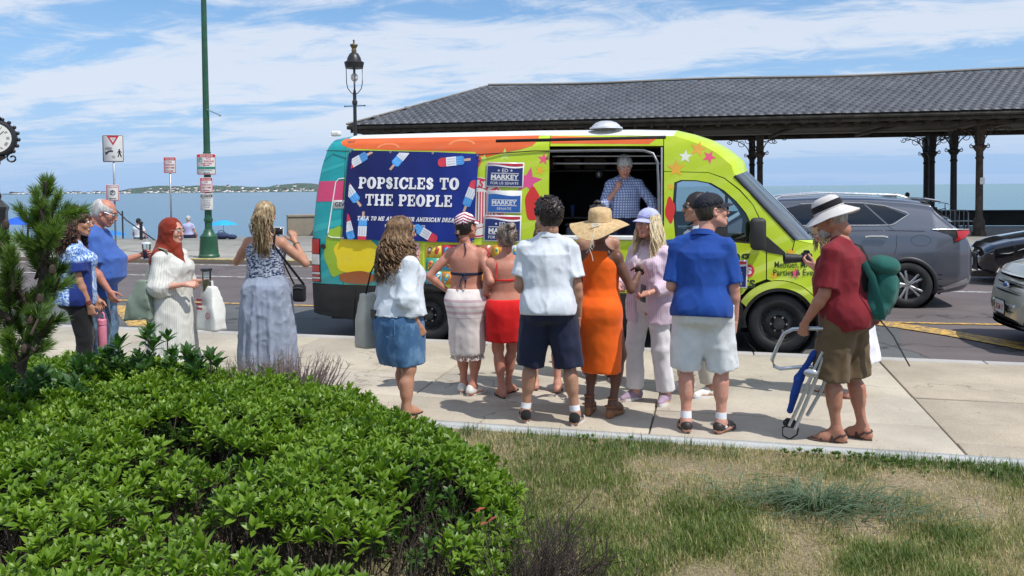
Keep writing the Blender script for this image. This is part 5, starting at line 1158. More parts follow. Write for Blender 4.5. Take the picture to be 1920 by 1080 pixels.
# ---- grey SUV driving away behind the van (x from its tail; turned so its nose looks to -X)
pSUV=carpaint('slate_grey_paint',(.13,.14,.17),.45,.26)
S1=Car('suv','metallic grey suv with red tail lamp passing beyond the van nose','car',(3.97,14.85,ROADZ),math.pi,4.85,1.92,
 [(0,.92),(.03,1.02),(.10,1.16),(.20,1.27),(.32,1.36),(.56,1.60),(.62,1.70),(.9,1.745),(1.5,1.79),(2.2,1.81),(2.9,1.78),(3.2,1.70),(3.9,1.26),(4.4,1.16),(4.7,1.0),(4.85,.75)],
 [(0,.42),(.15,.30),(.5,.24),(4.4,.24),(4.85,.35)],1.28,.42,[(0,.30),(.08,.14),(.25,.05),(.6,.0),(3.6,0),(4.3,.08),(4.7,.25),(4.85,.5)],(1.0,3.80),.37,pSUV,cladc=M('suv_cladding',(.04,.042,.048),.5,var=.1))
for sd in(1,-1):
    S1.side('side_window',[(1.29,1.325),(1.40,1.335),(3.35,1.30),(3.0,1.56),(2.6,1.655),(2.0,1.68),(1.62,1.665)],mGlassD,sd)
    S1.side('quarter_window',[(.985,1.49),(1.06,1.445),(1.22,1.35),(1.265,1.332),(1.575,1.655),(1.30,1.62)],mGlassD,sd)
    S1.line('window_trim',[(3.35,1.295),(2.4,1.318),(1.5,1.322),(1.25,1.325),(1.18,1.345),(1.05,1.435),(.955,1.495),(1.0,1.53),(1.3,1.635),(1.62,1.68),(2.0,1.695),(2.6,1.67)],.010,mChrome,sd)
    S1.side('tail_lamp_housing',[(.66,1.265),(.08,1.26),(.055,1.20),(.14,1.13),(.33,1.045),(.34,1.14),(.40,1.19)],mDarkIn,sd,off=.006)
    tl_=S1.side('tail_lamp',[(.28,1.235),(.075,1.245),(.065,1.20),(.15,1.13),(.31,1.07),(.27,1.15)],mLR,sd,off=.014,rim=.01); S1.line('lamp_bar',[(.64,1.262),(.3,1.262),(.08,1.258)],.006,mChrome,sd,off=.012)
    S1.line('door_seam',[(1.29,1.32),(1.20,1.24),(1.16,1.15),(1.17,.98),(1.20,.86)],.004,mDarkIn,sd,off=-.001); S1.line('door_seam',[(2.28,1.31),(2.32,.9),(2.30,.40)],.004,mDarkIn,sd,off=-.001)
    fc=[(.81+.145*math.cos(a),1.085+.085*math.sin(a)) for a in np.linspace(0,2*math.pi,25)]; S1.line('fuel_flap',fc,.003,mDarkIn,sd,off=-.001)
    S1.line('door_handle',[(1.30,1.135),(1.36,1.15),(1.55,1.152),(1.64,1.14)],.017,mChrome,sd,off=.035)
    S1.line('body_crease',[(.75,1.235),(1.3,1.245),(2.5,1.22),(3.6,1.15)],.008,pSUV,sd,off=-.002)
    S1.side('bumper_diffuser',[(.03,.52),(.1,.40),(.45,.30),(.50,.34),(.2,.46)],mAlloy,sd,off=.006)
    S1.side('sill_cladding',[(1.5,.28),(3.35,.28),(3.35,.42),(1.5,.42)],M('suv_cladding',(0,0,0)),sd,off=.006)
    S1.side('mud_flap',[(.50,.56),(.56,.56),(.60,.30),(.53,.22),(.50,.22)],mRub,sd,off=.0,rim=.03)
ob('rear_window',MB().grid(np.array([[(.305+.0,y*.72,1.365),(.40,y*.70,1.455),(.545,y*.66,1.60)] for y in np.linspace(-1,1,9)])).xf(t=(-.012,0,.008)),mGlassD,S1.t,smooth=60)
ob('spoiler',MB().rbox((.58,0,1.725),(.26,1.30,.035),.015,R=roty(rad(-10))),pSUV,S1.t)
for sd in(1,-1): ob('roof_rail',MB().tube([(.95,sd*.62,1.76),(1.1,sd*.63,1.81),(2.2,sd*.65,1.85),(2.9,sd*.64,1.80),(3.0,sd*.64,1.75)],.018,6),mChrome,S1.t)
ob('aerial_fin',MB().prism([(.98,1.755),(1.24,1.775),(1.02,1.835),(.98,1.83)],-.015,.015),pSUV,S1.t)
ob('windscreen',MB().grid(np.array([[(3.22,y*.66,1.70),(3.55,y*.70,1.49),(3.86,y*.74,1.29)] for y in np.linspace(-1,1,9)])).xf(t=(.012,0,.012)),mGlassD,S1.t,smooth=60)
# ---- black saloon beyond
pBk=carpaint('black_paint',(.006,.006,.008),.0,.12)
S2=Car('saloon_car','glossy black saloon parked at the far kerb beside the pavilion','car',(9.75,18.02,ROADZ),math.pi,4.7,1.82,
 [(0,.8),(.2,1.0),(.9,1.08),(1.6,1.38),(2.3,1.45),(2.9,1.38),(3.55,1.02),(4.2,.90),(4.5,.80),(4.62,.70),(4.7,.55)],[(0,.4),(.3,.2),(4.2,.19),(4.55,.22),(4.7,.30)],.95,.45,[(0,.3),(.3,.05),(.8,0),(3.7,0),(4.2,.06),(4.5,.20),(4.63,.36),(4.7,.50)],(.95,3.75),.33,pBk)
for sd in(1,-1):
    S2.side('side_window',[(.9,.99),(3.35,.97),(2.8,1.28),(2.2,1.36),(1.6,1.31)],mGlassD,sd); S2.side('headlamp',[(4.60,.60),(4.55,.66),(3.95,.765),(4.25,.66),(4.42,.60)],mGlassC,sd,off=.006); S2.line('running_lamp',[(4.56,.615),(4.3,.635),(4.0,.755)],.008,mLW,sd,off=.012)
ob('front_grille',MB().prism([(-.40,.26),(.40,.26),(.30,.52),(.22,.60),(-.22,.60),(-.30,.52)],4.705,4.715,axes=(1,2,0)),mDarkIn,S2.t,smooth=0); ob('number_plate',MB().rbox((4.74,-.0,.43),(.02,.32,.16),.004),mSW,S2.t); ob('badge',MB().ell((4.70,0,.66),(.02,.07,.045),12,8),mChrome,S2.t)
ob('windscreen',MB().grid(np.array([[(2.92,y*.55,1.385),(3.22,y*.62,1.22),(3.53,y*.68,1.04)] for y in np.linspace(-1,1,9)])).xf(t=(.012,0,.012)),mGlassD,S2.t,smooth=60)
# ---- pale gold SUV facing the van
pGd=carpaint('pale_gold_paint',(.50,.48,.39),.25,.3)
S3=Car('suv','pale gold suv with chrome grille parked facing the van','car',(7.93,10.98,ROADZ),math.pi,4.5,1.86,
 [(0,.9),(.1,1.2),(.3,1.45),(.5,1.62),(1.6,1.70),(2.3,1.66),(2.7,1.55),(3.35,1.13),(4.0,1.04),(4.25,.97),(4.36,.88),(4.44,.72),(4.5,.55)],[(0,.42),(.2,.27),(4.2,.24),(4.42,.28),(4.5,.36)],1.05,.40,[(0,.25),(.2,.05),(.6,0),(3.7,0),(4.1,.04),(4.3,.13),(4.42,.28),(4.5,.44)],(.9,3.62),.35,pGd)
for sd in(1,-1):
    S3.side('side_window',[(.6,1.10),(3.1,1.08),(2.55,1.45),(2.1,1.53),(.8,1.5)],mGlassD,sd)
    h_=S3.side('headlamp',[(4.40,.80),(4.33,.90),(3.85,.98),(3.95,.86),(4.25,.76)],mDarkIn,sd,off=.005); S3.side('headlamp_lens',[(4.385,.805),(4.32,.89),(3.88,.965),(3.97,.87),(4.25,.775)],mGlassC,sd,off=.013,par=h_); S3.line('running_lamp',[(4.36,.81),(4.3,.88),(4.0,.93)],.012,mLW,sd,off=.010)
    S3.side('fog_recess',[(4.35,.42),(4.30,.58),(4.05,.55),(4.15,.42)],mDarkIn,sd,off=.006)
S3.fx=lambda y:4.5-.10*abs(y/.6)**2.2
def fface(name,poly,mat,off,par=None,th=.02):
    mb=MB().prism(poly,0,th,axes=(1,2,0))
    for V in mb.V: V[:,0]+=np.array([S3.fx(y) for y in V[:,1]])-np.clip(V[:,2]-.55,0,None)*.30+off
    return ob(name,mb,mat,par or S3.t,smooth=30,fixn=True)
def fsub(poly,n=10):
    P=[]
    for i in range(len(poly)):
        a=np.array(poly[i]); b=np.array(poly[(i+1)%len(poly)]); P+=[tuple(a+(b-a)*k/n) for k in range(n)]
    return P
gr=fface('grille',fsub([(-.46,.58),(-.30,.50),(.30,.50),(.46,.58),(.58,.80),(.56,.86),(-.56,.86),(-.58,.80)],6),mDarkIn,.005)
for z0,z1,w0,w1 in((.845,.868,.57,.575),(.755,.785,.53,.56),(.66,.69,.48,.51),(.50,.52,.30,.33)): fface('chrome_bar',fsub([(-w0,z0),(w0,z0),(w1,z1),(-w1,z1)],10),mChrome,.022,gr)
for sg in(-1,1): fface('chrome_bar',[(sg*.33,.505),(sg*.36,.50),(sg*.60,.80),(sg*.585,.868),(sg*.56,.868),(sg*.565,.80)],mChrome,.024,gr)
ob('badge',MB().ell((4.47,0,.74),(.03,.085,.04),16,8).merge(MB()),mChrome,S3.t,smooth=180); ob('badge_field',MB().ell((4.48,0,.74),(.028,.072,.030),16,8),M('badge_blue',(.02,.06,.25),.25),S3.t,smooth=180)
fface('lower_intake',fsub([(-.55,.30),(.55,.30),(.50,.44),(-.50,.44)],8),mDarkIn,.012)
fface('skid_strip',fsub([(-.60,.255),(.60,.255),(.58,.295),(-.58,.295)],8),mAlloy,.02)
pl=ob('number_plate',MB().rbox((4.545,0,.475),(.012,.31,.155),.004),mSW,S3.t); ob('plate_frame',MB().tube([(4.545,-.165,.39),(4.545,.165,.39),(4.545,.165,.56),(4.545,-.165,.56)],.009,4,closed=True),mDarkIn,pl)
Rf=np.stack([[0,1,0],[0,0,1],[1,0,0]],1).astype(float); pt=MB(); pt.merge(text('2EGM 17',.075,bold=.015,width=.25),Rf,(4.5525,0,.47)); ob('plate_lettering',pt,mSR,pl,smooth=0)
ob('windscreen',MB().grid(np.array([[(2.72,y*.60,1.55),(3.02,y*.66,1.35),(3.32,y*.72,1.16)] for y in np.linspace(-1,1,9)])).xf(t=(.012,0,.012)),mGlassD,S3.t,smooth=60)
# ================================================================ people: one skinned surface per body, clothes laid over it
class Sol(Sdf):
    """the same solids, gathered first and evaluated on a grid just large enough"""
    def __init__(s,h): s.h=h; s.q=[]; s.post=[]
    def op(s,fn,lo,hi,k=.02,mode='add'): s.q.append((fn,np.array(lo,float),np.array(hi,float),k,mode)); return s
    def half(s,c,n): s.post.append(('h',np.array(c,float),nrm(n))); return s
    def disp(s,fn): s.post.append(('d',fn)); return s
    def mb(s,into=None,m=0,sm=1,mm=None):
        A=[q for q in s.q if q[4]=='add']; lo=np.min([q[1] for q in A],0); hi=np.max([q[2] for q in A],0)
        S=Sdf(lo,hi,s.h)
        for q in s.q: Sdf.op(S,*q)
        for p in s.post:
            if p[0]=='h': Sdf.half(S,p[1],p[2])
            else: Sdf.disp(S,p[1])
        out=Sdf.mb(S,None,0,sm); V=out.V[0]; Q=out.F[0][0]
        into=into or MB()
        if mm is None: into.add(V,Q,m)
        else:
            c=V[Q].mean(1); mi=mm(c); n0=into.n; into.V.append(V)
            for k in np.unique(mi): into.F.append((Q[mi==k]+n0,int(k)))
            into.n+=len(V)
        return into
def skin(name,c,red=.5):
    t=Nt('skin_'+name); a=t.noise(14,4,.6); b=t.noise(55,3,.6)
    col=t.mix(t.ramp(a,.35,.7,0,.35*red+.1),c,(c[0]*.95,c[1]*.66,c[2]*.58)); col=t.mix(t.ramp(b,.45,.75,0,.4),col,(c[0]*.7,c[1]*.6,c[2]*.55))
    t.bump(t.noise(220,3,.6),.12,.002); t.fin(col,.48,spec=.4); t.b.inputs['Subsurface Weight'].default_value=.12; t.b.inputs['Subsurface Radius'].default_value=(.02,.008,.004); t.b.inputs['Subsurface Scale'].default_value=.3; return t.m
def cloth(name,c,c2=None,weave=420,fuzz=.1,wr=.25,fn=None,rough=.85):
    t=Nt('cloth_'+name); k=t.ramp(t.noise(5,4,.6),.3,.7,.88,1.1); col=t.mix(1.,c,t.n('CombineColor',{},{0:k,1:k,2:k}),'MULTIPLY')
    if fn: col=fn(t,col)
    t.bump(t.math('ADD',t.noise(weave,2,.6),t.math('MULTIPLY',t.noise(16,5,.6,t.map((1,1,.45))),2.2)),wr,.006)
    t.fin(col,rough,spec=.25); t.b.inputs['Sheen Weight'].default_value=fuzz; return t.m
def hairmat(name,c,c2,rough=.42):
    t=Nt('hair_'+name); n_=t.noise(38,4,.65,t.map((1.,1.,.22))); f=t.noise(160,3,.7,t.map((1.,1.,.12)))
    t.bump(f,.55,.004); t.fin(t.mix(t.ramp(t.math('ADD',t.math('MULTIPLY',n_,.7),t.math('MULTIPLY',f,.35)),.40,.66),c,c2),rough,spec=.5); return t.m
TOR_M=np.array([[-.14,.10,.09,0,-.01],[-.07,.158,.120,0,-.015],[-.01,.174,.128,0,-.015],[.07,.168,.118,0,-.005],[.15,.155,.112,0,0],[.25,.162,.118,0,0],[.35,.180,.128,0,0],[.41,.182,.118,0,-.01],[.465,.150,.095,0,-.015],[.50,.100,.074,0,-.018],[.535,.062,.058,0,-.02]])
TOR_F=np.array([[-.14,.11,.09,0,-.01],[-.07,.175,.125,0,-.015],[-.01,.186,.132,0,-.018],[.07,.165,.115,0,-.008],[.15,.138,.100,0,0],[.25,.140,.104,0,0],[.35,.156,.115,0,.005],[.41,.156,.104,0,-.006],[.455,.128,.084,0,-.015],[.49,.085,.066,0,-.018],[.525,.052,.050,0,-.02]])
def zc(z): z=np.asarray(z,float); return np.where(z<.1,z,.1+(z-.1)*.93)
class Fig:
    def __init__(f,label,x,y,rz,H=1.75,sex='m',w=1.,dp=1.,z=0.,lean=0.,side=0.,twist=0.,pel=(0,0),head=(0,0,0),arms=None,feet=None,sk=None,belly=0.,limb=1.,sit=False,fine=True,group=None,bend=0.,hs=1.05,shr=(.012,.012),ho=(0,0)):
        f.shr=shr
        f.s=s=H/1.75; f.sex=sex; f.w=w; f.dp=dp; f.sk=sk; f.limb=limb; f.belly=belly; f.fine=fine; f.hs=hs
        f.t=thing('person',label,'person',(x,y,z),rad(rz),group)
        male=sex=='m'; f.ph=(.93-bend); f.P0=np.array([pel[0],pel[1],f.ph])*s
        f.T=rotz(rad(twist))@roty(rad(side))@rotx(-rad(lean)); T=(TOR_M if male else TOR_F).copy(); T[:,0]=zc(T[:,0])*s; T[:,1]*=s*w; T[:,2]*=s*dp; T[:,4]*=s; f.tor=T
        sw=.174 if male else .153
        f.tp=lambda p: f.P0+f.T@(np.array([p[0],p[1],float(zc(p[2]))])*s)
        f.sh={'R':f.tp((sw*w**.6,-.012,.452)),'L':f.tp((-sw*w**.6,-.012,.452))}
        f.neck0=f.tp((0,-.02,.53)); hy,hp,hr=[rad(v) for v in head]
        f.HR=f.T@rotz(hy)@roty(hr)@rotx(-hp); f.neck1=f.tp((ho[0],ho[1],.60))
        f.HC=f.neck1+f.HR@np.array([0,.016,.120])*s
        arms=arms or {}
        f.arm={}
        for k in 'RL':
            u,v=arms.get(k,((.1 if k=='R' else -.1,0,-1),(.05 if k=='R' else -.05,.15,-1)))[:2]
            e=f.sh[k]+nrm(u)*.292*s; w_=e+nrm(v)*.255*s; f.arm[k]=(f.sh[k],e,w_)
        f.leg={}
        feet=feet or {'R':(.11,0,-8),'L':(-.11,0,8)}
        for k in 'RL':
            hx=.092*w**.5 if male else .088*w**.5
            hip=f.P0+rotz(rad(twist*.5))@np.array([hx if k=='R' else -hx,0,-.03])*s
            fx,fy,fa=feet[k][:3]; lift=feet[k][3] if len(feet[k])>3 else 0; an=np.array([fx*s,fy*s-.0,.085*s+lift]); L1,L2=.418*s,.405*s
            d=an-hip; D=min(np.linalg.norm(d),(L1+L2)*.999); a=(L1*L1-L2*L2+D*D)/(2*D); hgt=math.sqrt(max(L1*L1-a*a,0)); u=nrm(d)
            fw=rotz(rad(fa))@np.array([0,1,0.]); fw=nrm(fw-u*(fw@u)); kn=hip+u*a+fw*hgt
            f.leg[k]=(hip,kn,an,rad(fa))
    # ---------- body
    def body_ops(f,S,infl=0.,arms=True,legs=True):
        s,w,l=f.s,f.w,f.limb; male=f.sex=='m'
        sh0,sh1=f.shr[0]*s,f.shr[1]*s; S.loft(f.tor,f.P0,f.T,.02,infl=infl-min(sh0,sh1))
        for k in 'RL':
            sg=1 if k=='R' else -1
            S.cap(f.tp((sg*.035,-.02,.525)),f.tp((sg*(.145 if male else .125)*w**.5,-.015,.462)),(.044 if male else .034)*s*w**.5+infl-sh0,(.048 if male else .040)*s*w**.5+infl-sh0,.04)
            S.ell(f.tp((sg*.075*w,-.055*f.dp,-.03)),np.array((.088*w,.088*f.dp,.095))*s+infl-sh1,f.T,.03)
            if not male: S.ell(f.tp((sg*.068*w,.085*f.dp,.335)),np.array((.062,.055,.062))*s*(.5+.5*w)+infl,f.T,.03)
        if f.belly: S.ell(f.tp((0,.05,.12)),np.array((.15*w,.06+f.belly,.17))*s+infl,f.T,.05)
        if arms:
            for k in 'RL':
                a,e,w_=f.arm[k]; r=(1. if male else .84)*l
                S.cap(a,e,.050*s*r+infl,.040*s*r+infl,.03)
                S.ell(a,np.array((.056,.056,.060))*s*r+infl-sh0,None,.03)
                m=a+(e-a)*.45; S.cap(m-(e-a)*.12,m+(e-a)*.15,.049*s*r+infl,.045*s*r+infl,.02)
                m2=e+(w_-e)*.28; S.cap(e,m2,.038*s*r+infl,.041*s*r+infl,.02); S.cap(m2,w_,.040*s*r+infl,.025*s*(r*.5+.5)+infl,.02)
        if legs:
            for k in 'RL':
                h,kn,an,fa=f.leg[k]; r=(1. if male else 1.02)*l*w**.35
                S.cap(h,kn,.088*s*r+infl,.056*s*r+infl,.04); S.ell(kn,np.array((.056,.058,.062))*s*r**.7+infl,None,.02)
                bk=rotz(fa)@np.array([0,-1,0.]); c=kn+(an-kn)*.30+bk*.018*s
                S.cap(kn,an,.050*s*r+infl,.033*s+infl,.02); S.cap(c,kn+(an-kn)*.52+bk*.010*s,.054*s*r+infl,.046*s*r+infl,.03)
                if not infl: f.foot_ops(S,k)
    def foot_ops(f,S,k,infl=0.):
        h,kn,an,fa=f.leg[k]; s=f.s; R=rotz(fa); g=lambda x,y,z:np.array([an[0],an[1],an[2]-.085*s])+R@np.array([x,y,z])*s
        sg=1 if k=='R' else -1
        S.cap(an,g(0,-.035,.036),.036*s+infl,.034*s+infl,.02); S.cap(g(0,-.035,.034),g(sg*.004,.09,.030),.034*s+infl,.034*s+infl,.02); S.cap(an,g(0,.08,.040),.034*s+infl,.028*s+infl,.03)
        if infl: S.cap(g(-sg*.012,.09,.03),g(-sg*.018,.165,.024),.034*s+infl,.022*s+infl,.02); S.cap(g(sg*.02,.08,.028),g(sg*.022,.145,.022),.03*s+infl,.018*s+infl,.02)
        else:
            S.cap(g(-sg*.01,.08,.028),g(-sg*.014,.13,.02),.030*s,.02*s,.02); S.cap(g(sg*.018,.07,.026),g(sg*.024,.115,.018),.026*s,.018*s,.02)
            for i in range(5): x=-.026+i*.0135; S.cap(g(-sg*x*-1 if False else sg*x,.115-abs(i-0)*.006,.018),g(sg*x,.175-i*.011 if i else .178,.012),.0125*s if i==0 else .0095*s,.0085*s,.006)
    def build(f,hands=True,face=True,h=.013,headcut=None):
        s=f.s; S=Sol(h if f.fine else .02); f.body_ops(S); S.cap(f.neck0-f.T@np.array([0,0,.04])*s,f.HC+f.HR@np.array([0,-.028,-.06])*s,.060*s if f.sex=='m' else .048*s,.056*s if f.sex=='m' else .046*s,.035)
        if not f.fine: S.ell(f.HC,np.array((.078,.098,.115))*s)
        mb=S.mb(); mats=[f.sk,M('lips',(.42,.13,.11),.45,var=.1)]
        if f.fine: f.head(mb)
        if hands and f.fine:
            for k in 'RL':
                if k in f.hands: f.hand(mb,k,*f.hands[k])
        f.body=ob('body',mb,mats,f.t,smooth=180)
        if face and f.fine: f.eyes()
        return f.body
    hands={}
    def hp(f,p): return f.HC+f.HR@np.array(p,float)*f.s*f.hs
    def head(f,mb):
        s=f.s*f.hs; S=Sol(.0062); E=lambda c,r,k=.02,mode='add',R=None:S.ell(f.hp(c),np.array(r)*s,f.HR if R is None else f.HR@R,k,mode); Cp=lambda a,b,r,r2=None,k=.015,mode='add':S.cap(f.hp(a),f.hp(b),r*s,(r2 if r2 is not None else r)*s,k,mode)
        E((0,-.018,.032),(.076,.098,.086)); E((0,.030,-.025),(.060,.062,.082),.03)
        for g in(-1,1):
            Cp((g*.052,.0,-.055),(g*.018,.066,-.094),.022,.018,.03); E((g*.040,.066,-.022),(.021,.018,.022),.02)
        E((0,.078,-.094),(.019,.016,.017),.02); Cp((-.040,.082,.034),(.040,.082,.034),.009,None,.02)
        for g in(-1,1): E((g*.031,.100,.014),(.020,.017,.013),.012,'sub')
        Cp((0,.088,.018),(0,.112,-.020),.0085,.0115,.010); E((0,.112,-.024),(.0125,.012,.010),.006)
        for g in(-1,1): E((g*.012,.103,-.027),(.008,.009,.007),.004); E((g*.006,.113,-.034),(.0035,.004,.004),.002,'sub')
        Cp((-.020,.092,-.058),(.020,.092,-.058),.0075,None,.006); Cp((-.016,.093,-.068),(.016,.093,-.068),.0075,None,.006); Cp((-.024,.102,-.0632),(.024,.102,-.0632),.0022,None,.003,'sub')
        for g in(-1,1):
            R=rotz(g*rad(-22)); E((g*.079,-.008,-.004),(.0075,.021,.033),.004,'add',R); E((g*.086,-.002,-.002),(.006,.011,.020),.004,'sub',R); E((g*.078,-.002,-.028),(.007,.010,.010),.004)
        Cp((0,-.035,-.03),(0,-.05,-.105),.056 if f.sex=='m' else .045,.058 if f.sex=='m' else .046,.03)
        HR,HC=f.HR,f.HC
        def mm(c):
            q=(c-HC)@HR/s; return ((np.abs(q[:,0])<.022)&(q[:,1]>.088)&(np.abs(q[:,2]+.063)<.0115*(1-.5*np.abs(q[:,0])/.022))).astype(int)
        S.mb(mb,sm=1,mm=mm)
    def eyes(f):
        s=f.s*f.hs
        for g in(-1,1):
            c=f.hp((g*.031,.0835,.013)); e=ob('eye',MB().ell(c,(.0125*s,)*3,14,10,f.HR),M('eye_white',(.62,.60,.57),.2,var=0),f.t,smooth=180)
            ob('iris',MB().ell(f.hp((g*.031,.0925,.013)),np.array((.0058,.0042,.0058))*s,10,8,f.HR),M('iris',(.05,.035,.025),.15,var=0),e,smooth=180)
            ob('eyebrow',MB().tube([f.hp((g*.014,.0945,.034)),f.hp((g*.030,.0935,.041)),f.hp((g*.047,.083,.036))],[.0028*s,.0035*s,.0018*s],6),M('brow_brown',(.05,.032,.02),.8,var=0),f.t)
    def hand(f,mb,k,d,n,curl=.35,thumb=.3,spread=.05,point=False):
        """d: where the fingers point, n: out of the palm (both in body axes)"""
        s=f.s; d=nrm(d); n=np.array(n,float); n=nrm(n-d*(n@d)); t=np.cross(d,n)*(1 if k=='R' else -1); w_=f.arm[k][2]; S=Sol(.0052)
        P=lambda a,b,c: w_+(t*a+n*b+d*c)*s
        S.cap(w_-nrm(w_-f.arm[k][1])*.03*s,P(0,0,.012),.0245*s,.021*s,.01)
        for a,b in((.026,.082),(.009,.088),(-.009,.085),(-.026,.077)): S.cap(P(a*.55,0,.01),P(a,0,b),.0165*s,.0118*s,.010)
        S.ell(P(.012,.010,.035),np.array((.018,.018,.018))*s,None,.012)
        f.fing={}
        for i,(a,b,L,r) in enumerate(((.028,.084,.074,.0088),(.0095,.090,.082,.0092),(-.0095,.087,.076,.0088),(-.027,.078,.060,.0078))):
            c=curl if not(point and i==0) else .03; p=P(a,0,b); ang=0
            for j,(l,rr) in enumerate(((.45,1),(.30,.9),(.25,.8))):
                ang+=c*(1.0,1.15,.8)[j]*(1+.08*i); dr=nrm(d*math.cos(ang)+n*math.sin(ang)+t*spread*(1.5-i)*.6); q=p+dr*L*l*s
                S.cap(p,q,r*rr*s,r*rr*.9*s,.0035); p=q
            f.fing[i]=p
        p=P(.024,.006,.018); dr=nrm(d*.62+t*.72*(1-thumb*.6)+n*(.25+thumb*.8)); q=p+dr*.042*s; S.cap(p,q,.0125*s,.0105*s,.008); dr=nrm(d*.85+t*.35*(1-thumb)+n*(.2+thumb*.75)); q2=q+dr*.032*s; S.cap(q,q2,.0105*s,.0095*s,.004); S.cap(q2,q2+nrm(dr+n*thumb*.4)*.022*s,.0095*s,.0078*s,.004)
        f.palm=P(0,.018,.055); S.mb(mb)
    # ---------- clothes
    def wr(f,S,amp=.006,fr=7.,seed=0,vert=.45):
        def fn(P):
            q=P*np.array([1,1,vert]); n1=vnoise(q,fr,seed); n2=vnoise(P*np.array([1.,1.,.8])@rotx(.6)@roty(.5),fr*1.9,seed+5)
            n3=vnoise(P*np.array([1.,1.,.55])@rotx(-.7)@roty(-.6),fr*3.3,seed+9); return amp*(np.abs(n1)**.6*1.4+np.abs(n2)**.55*1.0+np.abs(n3)**.6*.42-1.38)
        return S.disp(fn)
    def top(f,mat,hem=-.10,sleeve=.62,loose=.02,hemw=1.0,flare=.0,sl_r=.064,wr=.006,neck=.060,name='shirt',h=.0088,seed=1,open_=None,armz=1.,collar=None,long=0.,untuck=.0,mats=None,mm=None,puff=0.,zneck=.605,fr=7.):
        s=f.s; S=Sol(h); T=f.tor.copy(); male=f.sex=='m'
        # garment profile hangs from the widest part of the chest instead of hugging the waist
        zs=np.array([hem,-.03,.05,.15,.25,.35,.41,.46,.50,.538]); zs=zc(zs)*s; R=[]
        for z in zs:
            rx=np.interp(z,T[:,0],T[:,1]); ry=np.interp(z,T[:,0],T[:,2]); cy_=np.interp(z,T[:,0],T[:,4]); k=np.clip((.40*s-z)/(.45*s),0,1)
            hang=max(T[5:8,1].max(),T[1:4,1].max()*(1 if z<.02*s else .94)); rx2=rx+(hang-rx)*untuck*(1 if z<.38*s else 0); ry2=ry+(max(T[:,2])-ry)*untuck*(1 if z<.36*s else 0)
            gl=loose*s*(1 if z<.42*s else .35)*(.45+.55*k)
            R.append((z,max(rx2*(1+(flare if z<.0 else 0)),.04)+gl+(.0),max(ry2,.04)+gl+(f.belly*.55*s if -.02*s<z<.3*s else 0),0,cy_+(f.belly*.45*s if -.03*s<z<.3*s else 0)))
        S.loft(R,f.P0,f.T,.02,p=2.15,zr=(hem*s,float(zc(.538))*s))
        if f.sex!='m':
            for g in(-1,1): S.ell(f.tp((g*.066*f.w,.085*f.dp,.335)),np.array((.062,.055,.062))*s+loose*.6*s,f.T,.04)
        for g in(-1,1):
            if hem<-.02: S.ell(f.tp((g*.075*f.w,-.055*f.dp,-.03)),np.array((.072*f.w,.088*f.dp,.10))*s+loose*s+.012,f.T,.06)
            S.cap(f.tp((g*.035,-.02,.527)),f.tp((g*(.150 if male else .128)*f.w**.5,-.015,.464)),(.054 if male else .042)*s*f.w**.4,(.053 if male else .046)*s*f.w**.5+.002,.04)
        for k in 'RL':
            a,e,w_=f.arm[k]; sl=sleeve[k] if isinstance(sleeve,dict) else sleeve
            if not sl: continue
            r=sl_r*s*f.limb*(1. if male else .9)
            b=a+(e-a)*min(sl,1.)
            if sl<=1.: S.cone(a-nrm(e-a)*.01,b,r*.84,r*1.06+puff,.035,fold=.07,seed=seed)
            else:
                S.cone(a-nrm(e-a)*.01,e,r*.84,r*.88+puff,.035,fold=.05,seed=seed); S.ell(e,r*.86+puff,None,.02); S.cone(e,e+(w_-e)*(sl-1),r*.84+puff,r*.66+puff*.6,.02,fold=.07,seed=seed+2)
            S.ell(a,r*.86,None,.035)
        f.wr(S,wr,fr,seed)
        if hem<-.05:  # cut the hem true
            S.half(f.tp((0,0,hem)),f.T@np.array([0,-.12,-1.]))
        if open_: open_(S)
        f.shirt=ob(name,S.mb(mm=mm),mats or mat,f.t,smooth=180)
        if collar:
            C=Sol(.008); R=f.T
            c0=f.tp((0,-.008,.535)); n=28; P1=[]
            for i in range(n+1):
                a=rad(-245+310*i/n); rr=.070*s if male else .058*s; P1.append(c0+R@np.array([rr*math.cos(a)*1.02,-rr*-math.sin(a)*1.0 if False else rr*math.sin(a)*1.0,(.016+.018*math.sin(-a))*s]))
            g=MB(); P1=np.array(P1); Z=R[:,2]; out=P1-c0; out-=np.outer(out@Z,Z); out/=np.linalg.norm(out,axis=1)[:,None]
            G=np.stack([P1+out*.004*s+Z*.022*s,P1+out*.010*s+Z*.024*s,P1+out*.024*s-Z*.014*s,P1+out*.020*s-Z*.018*s,P1+out*.004*s-Z*.0*s],1); g.grid(G,closed_v=True); ob('collar',g,collar,f.t,smooth=60,fixn=True)
        return f.shirt
    def shorts(f,mat,hem=.0,top=.10,loose=.018,rh=.105,name='shorts',h=.0115,wr=.006,seed=3,rk=None,flat=(1,1)):
        """hem 0..1 is how far down the thigh, above 1 goes on down the shin"""
        s=f.s; S=Sol(h); T=f.tor[f.tor[:,0]<(top+.03)*s]; T=T[1:] ; T=np.concatenate([[[-.10*s,.13*s*f.w,.11*s*f.dp,0,-.01*s]],T])
        T=np.concatenate([T,[[top*s,*[np.interp(top*s,f.tor[:,0],f.tor[:,i]) for i in(1,2,3,4)]]]]); T=T[np.argsort(T[:,0])]
        S.loft(T,f.P0,f.T,.02,infl=loose*s+.004,zr=(-.10*s,top*s))
        S.cap(f.tp((-.05,-.090*f.dp,-.07)),f.tp((.05,-.090*f.dp,-.07)),.048*s+loose*s*.8,None,.05)
        if f.belly: S.ell(f.tp((0,.05,.06)),np.array((.15*f.w,.06+f.belly,.12))*s+.01,f.T,.04)
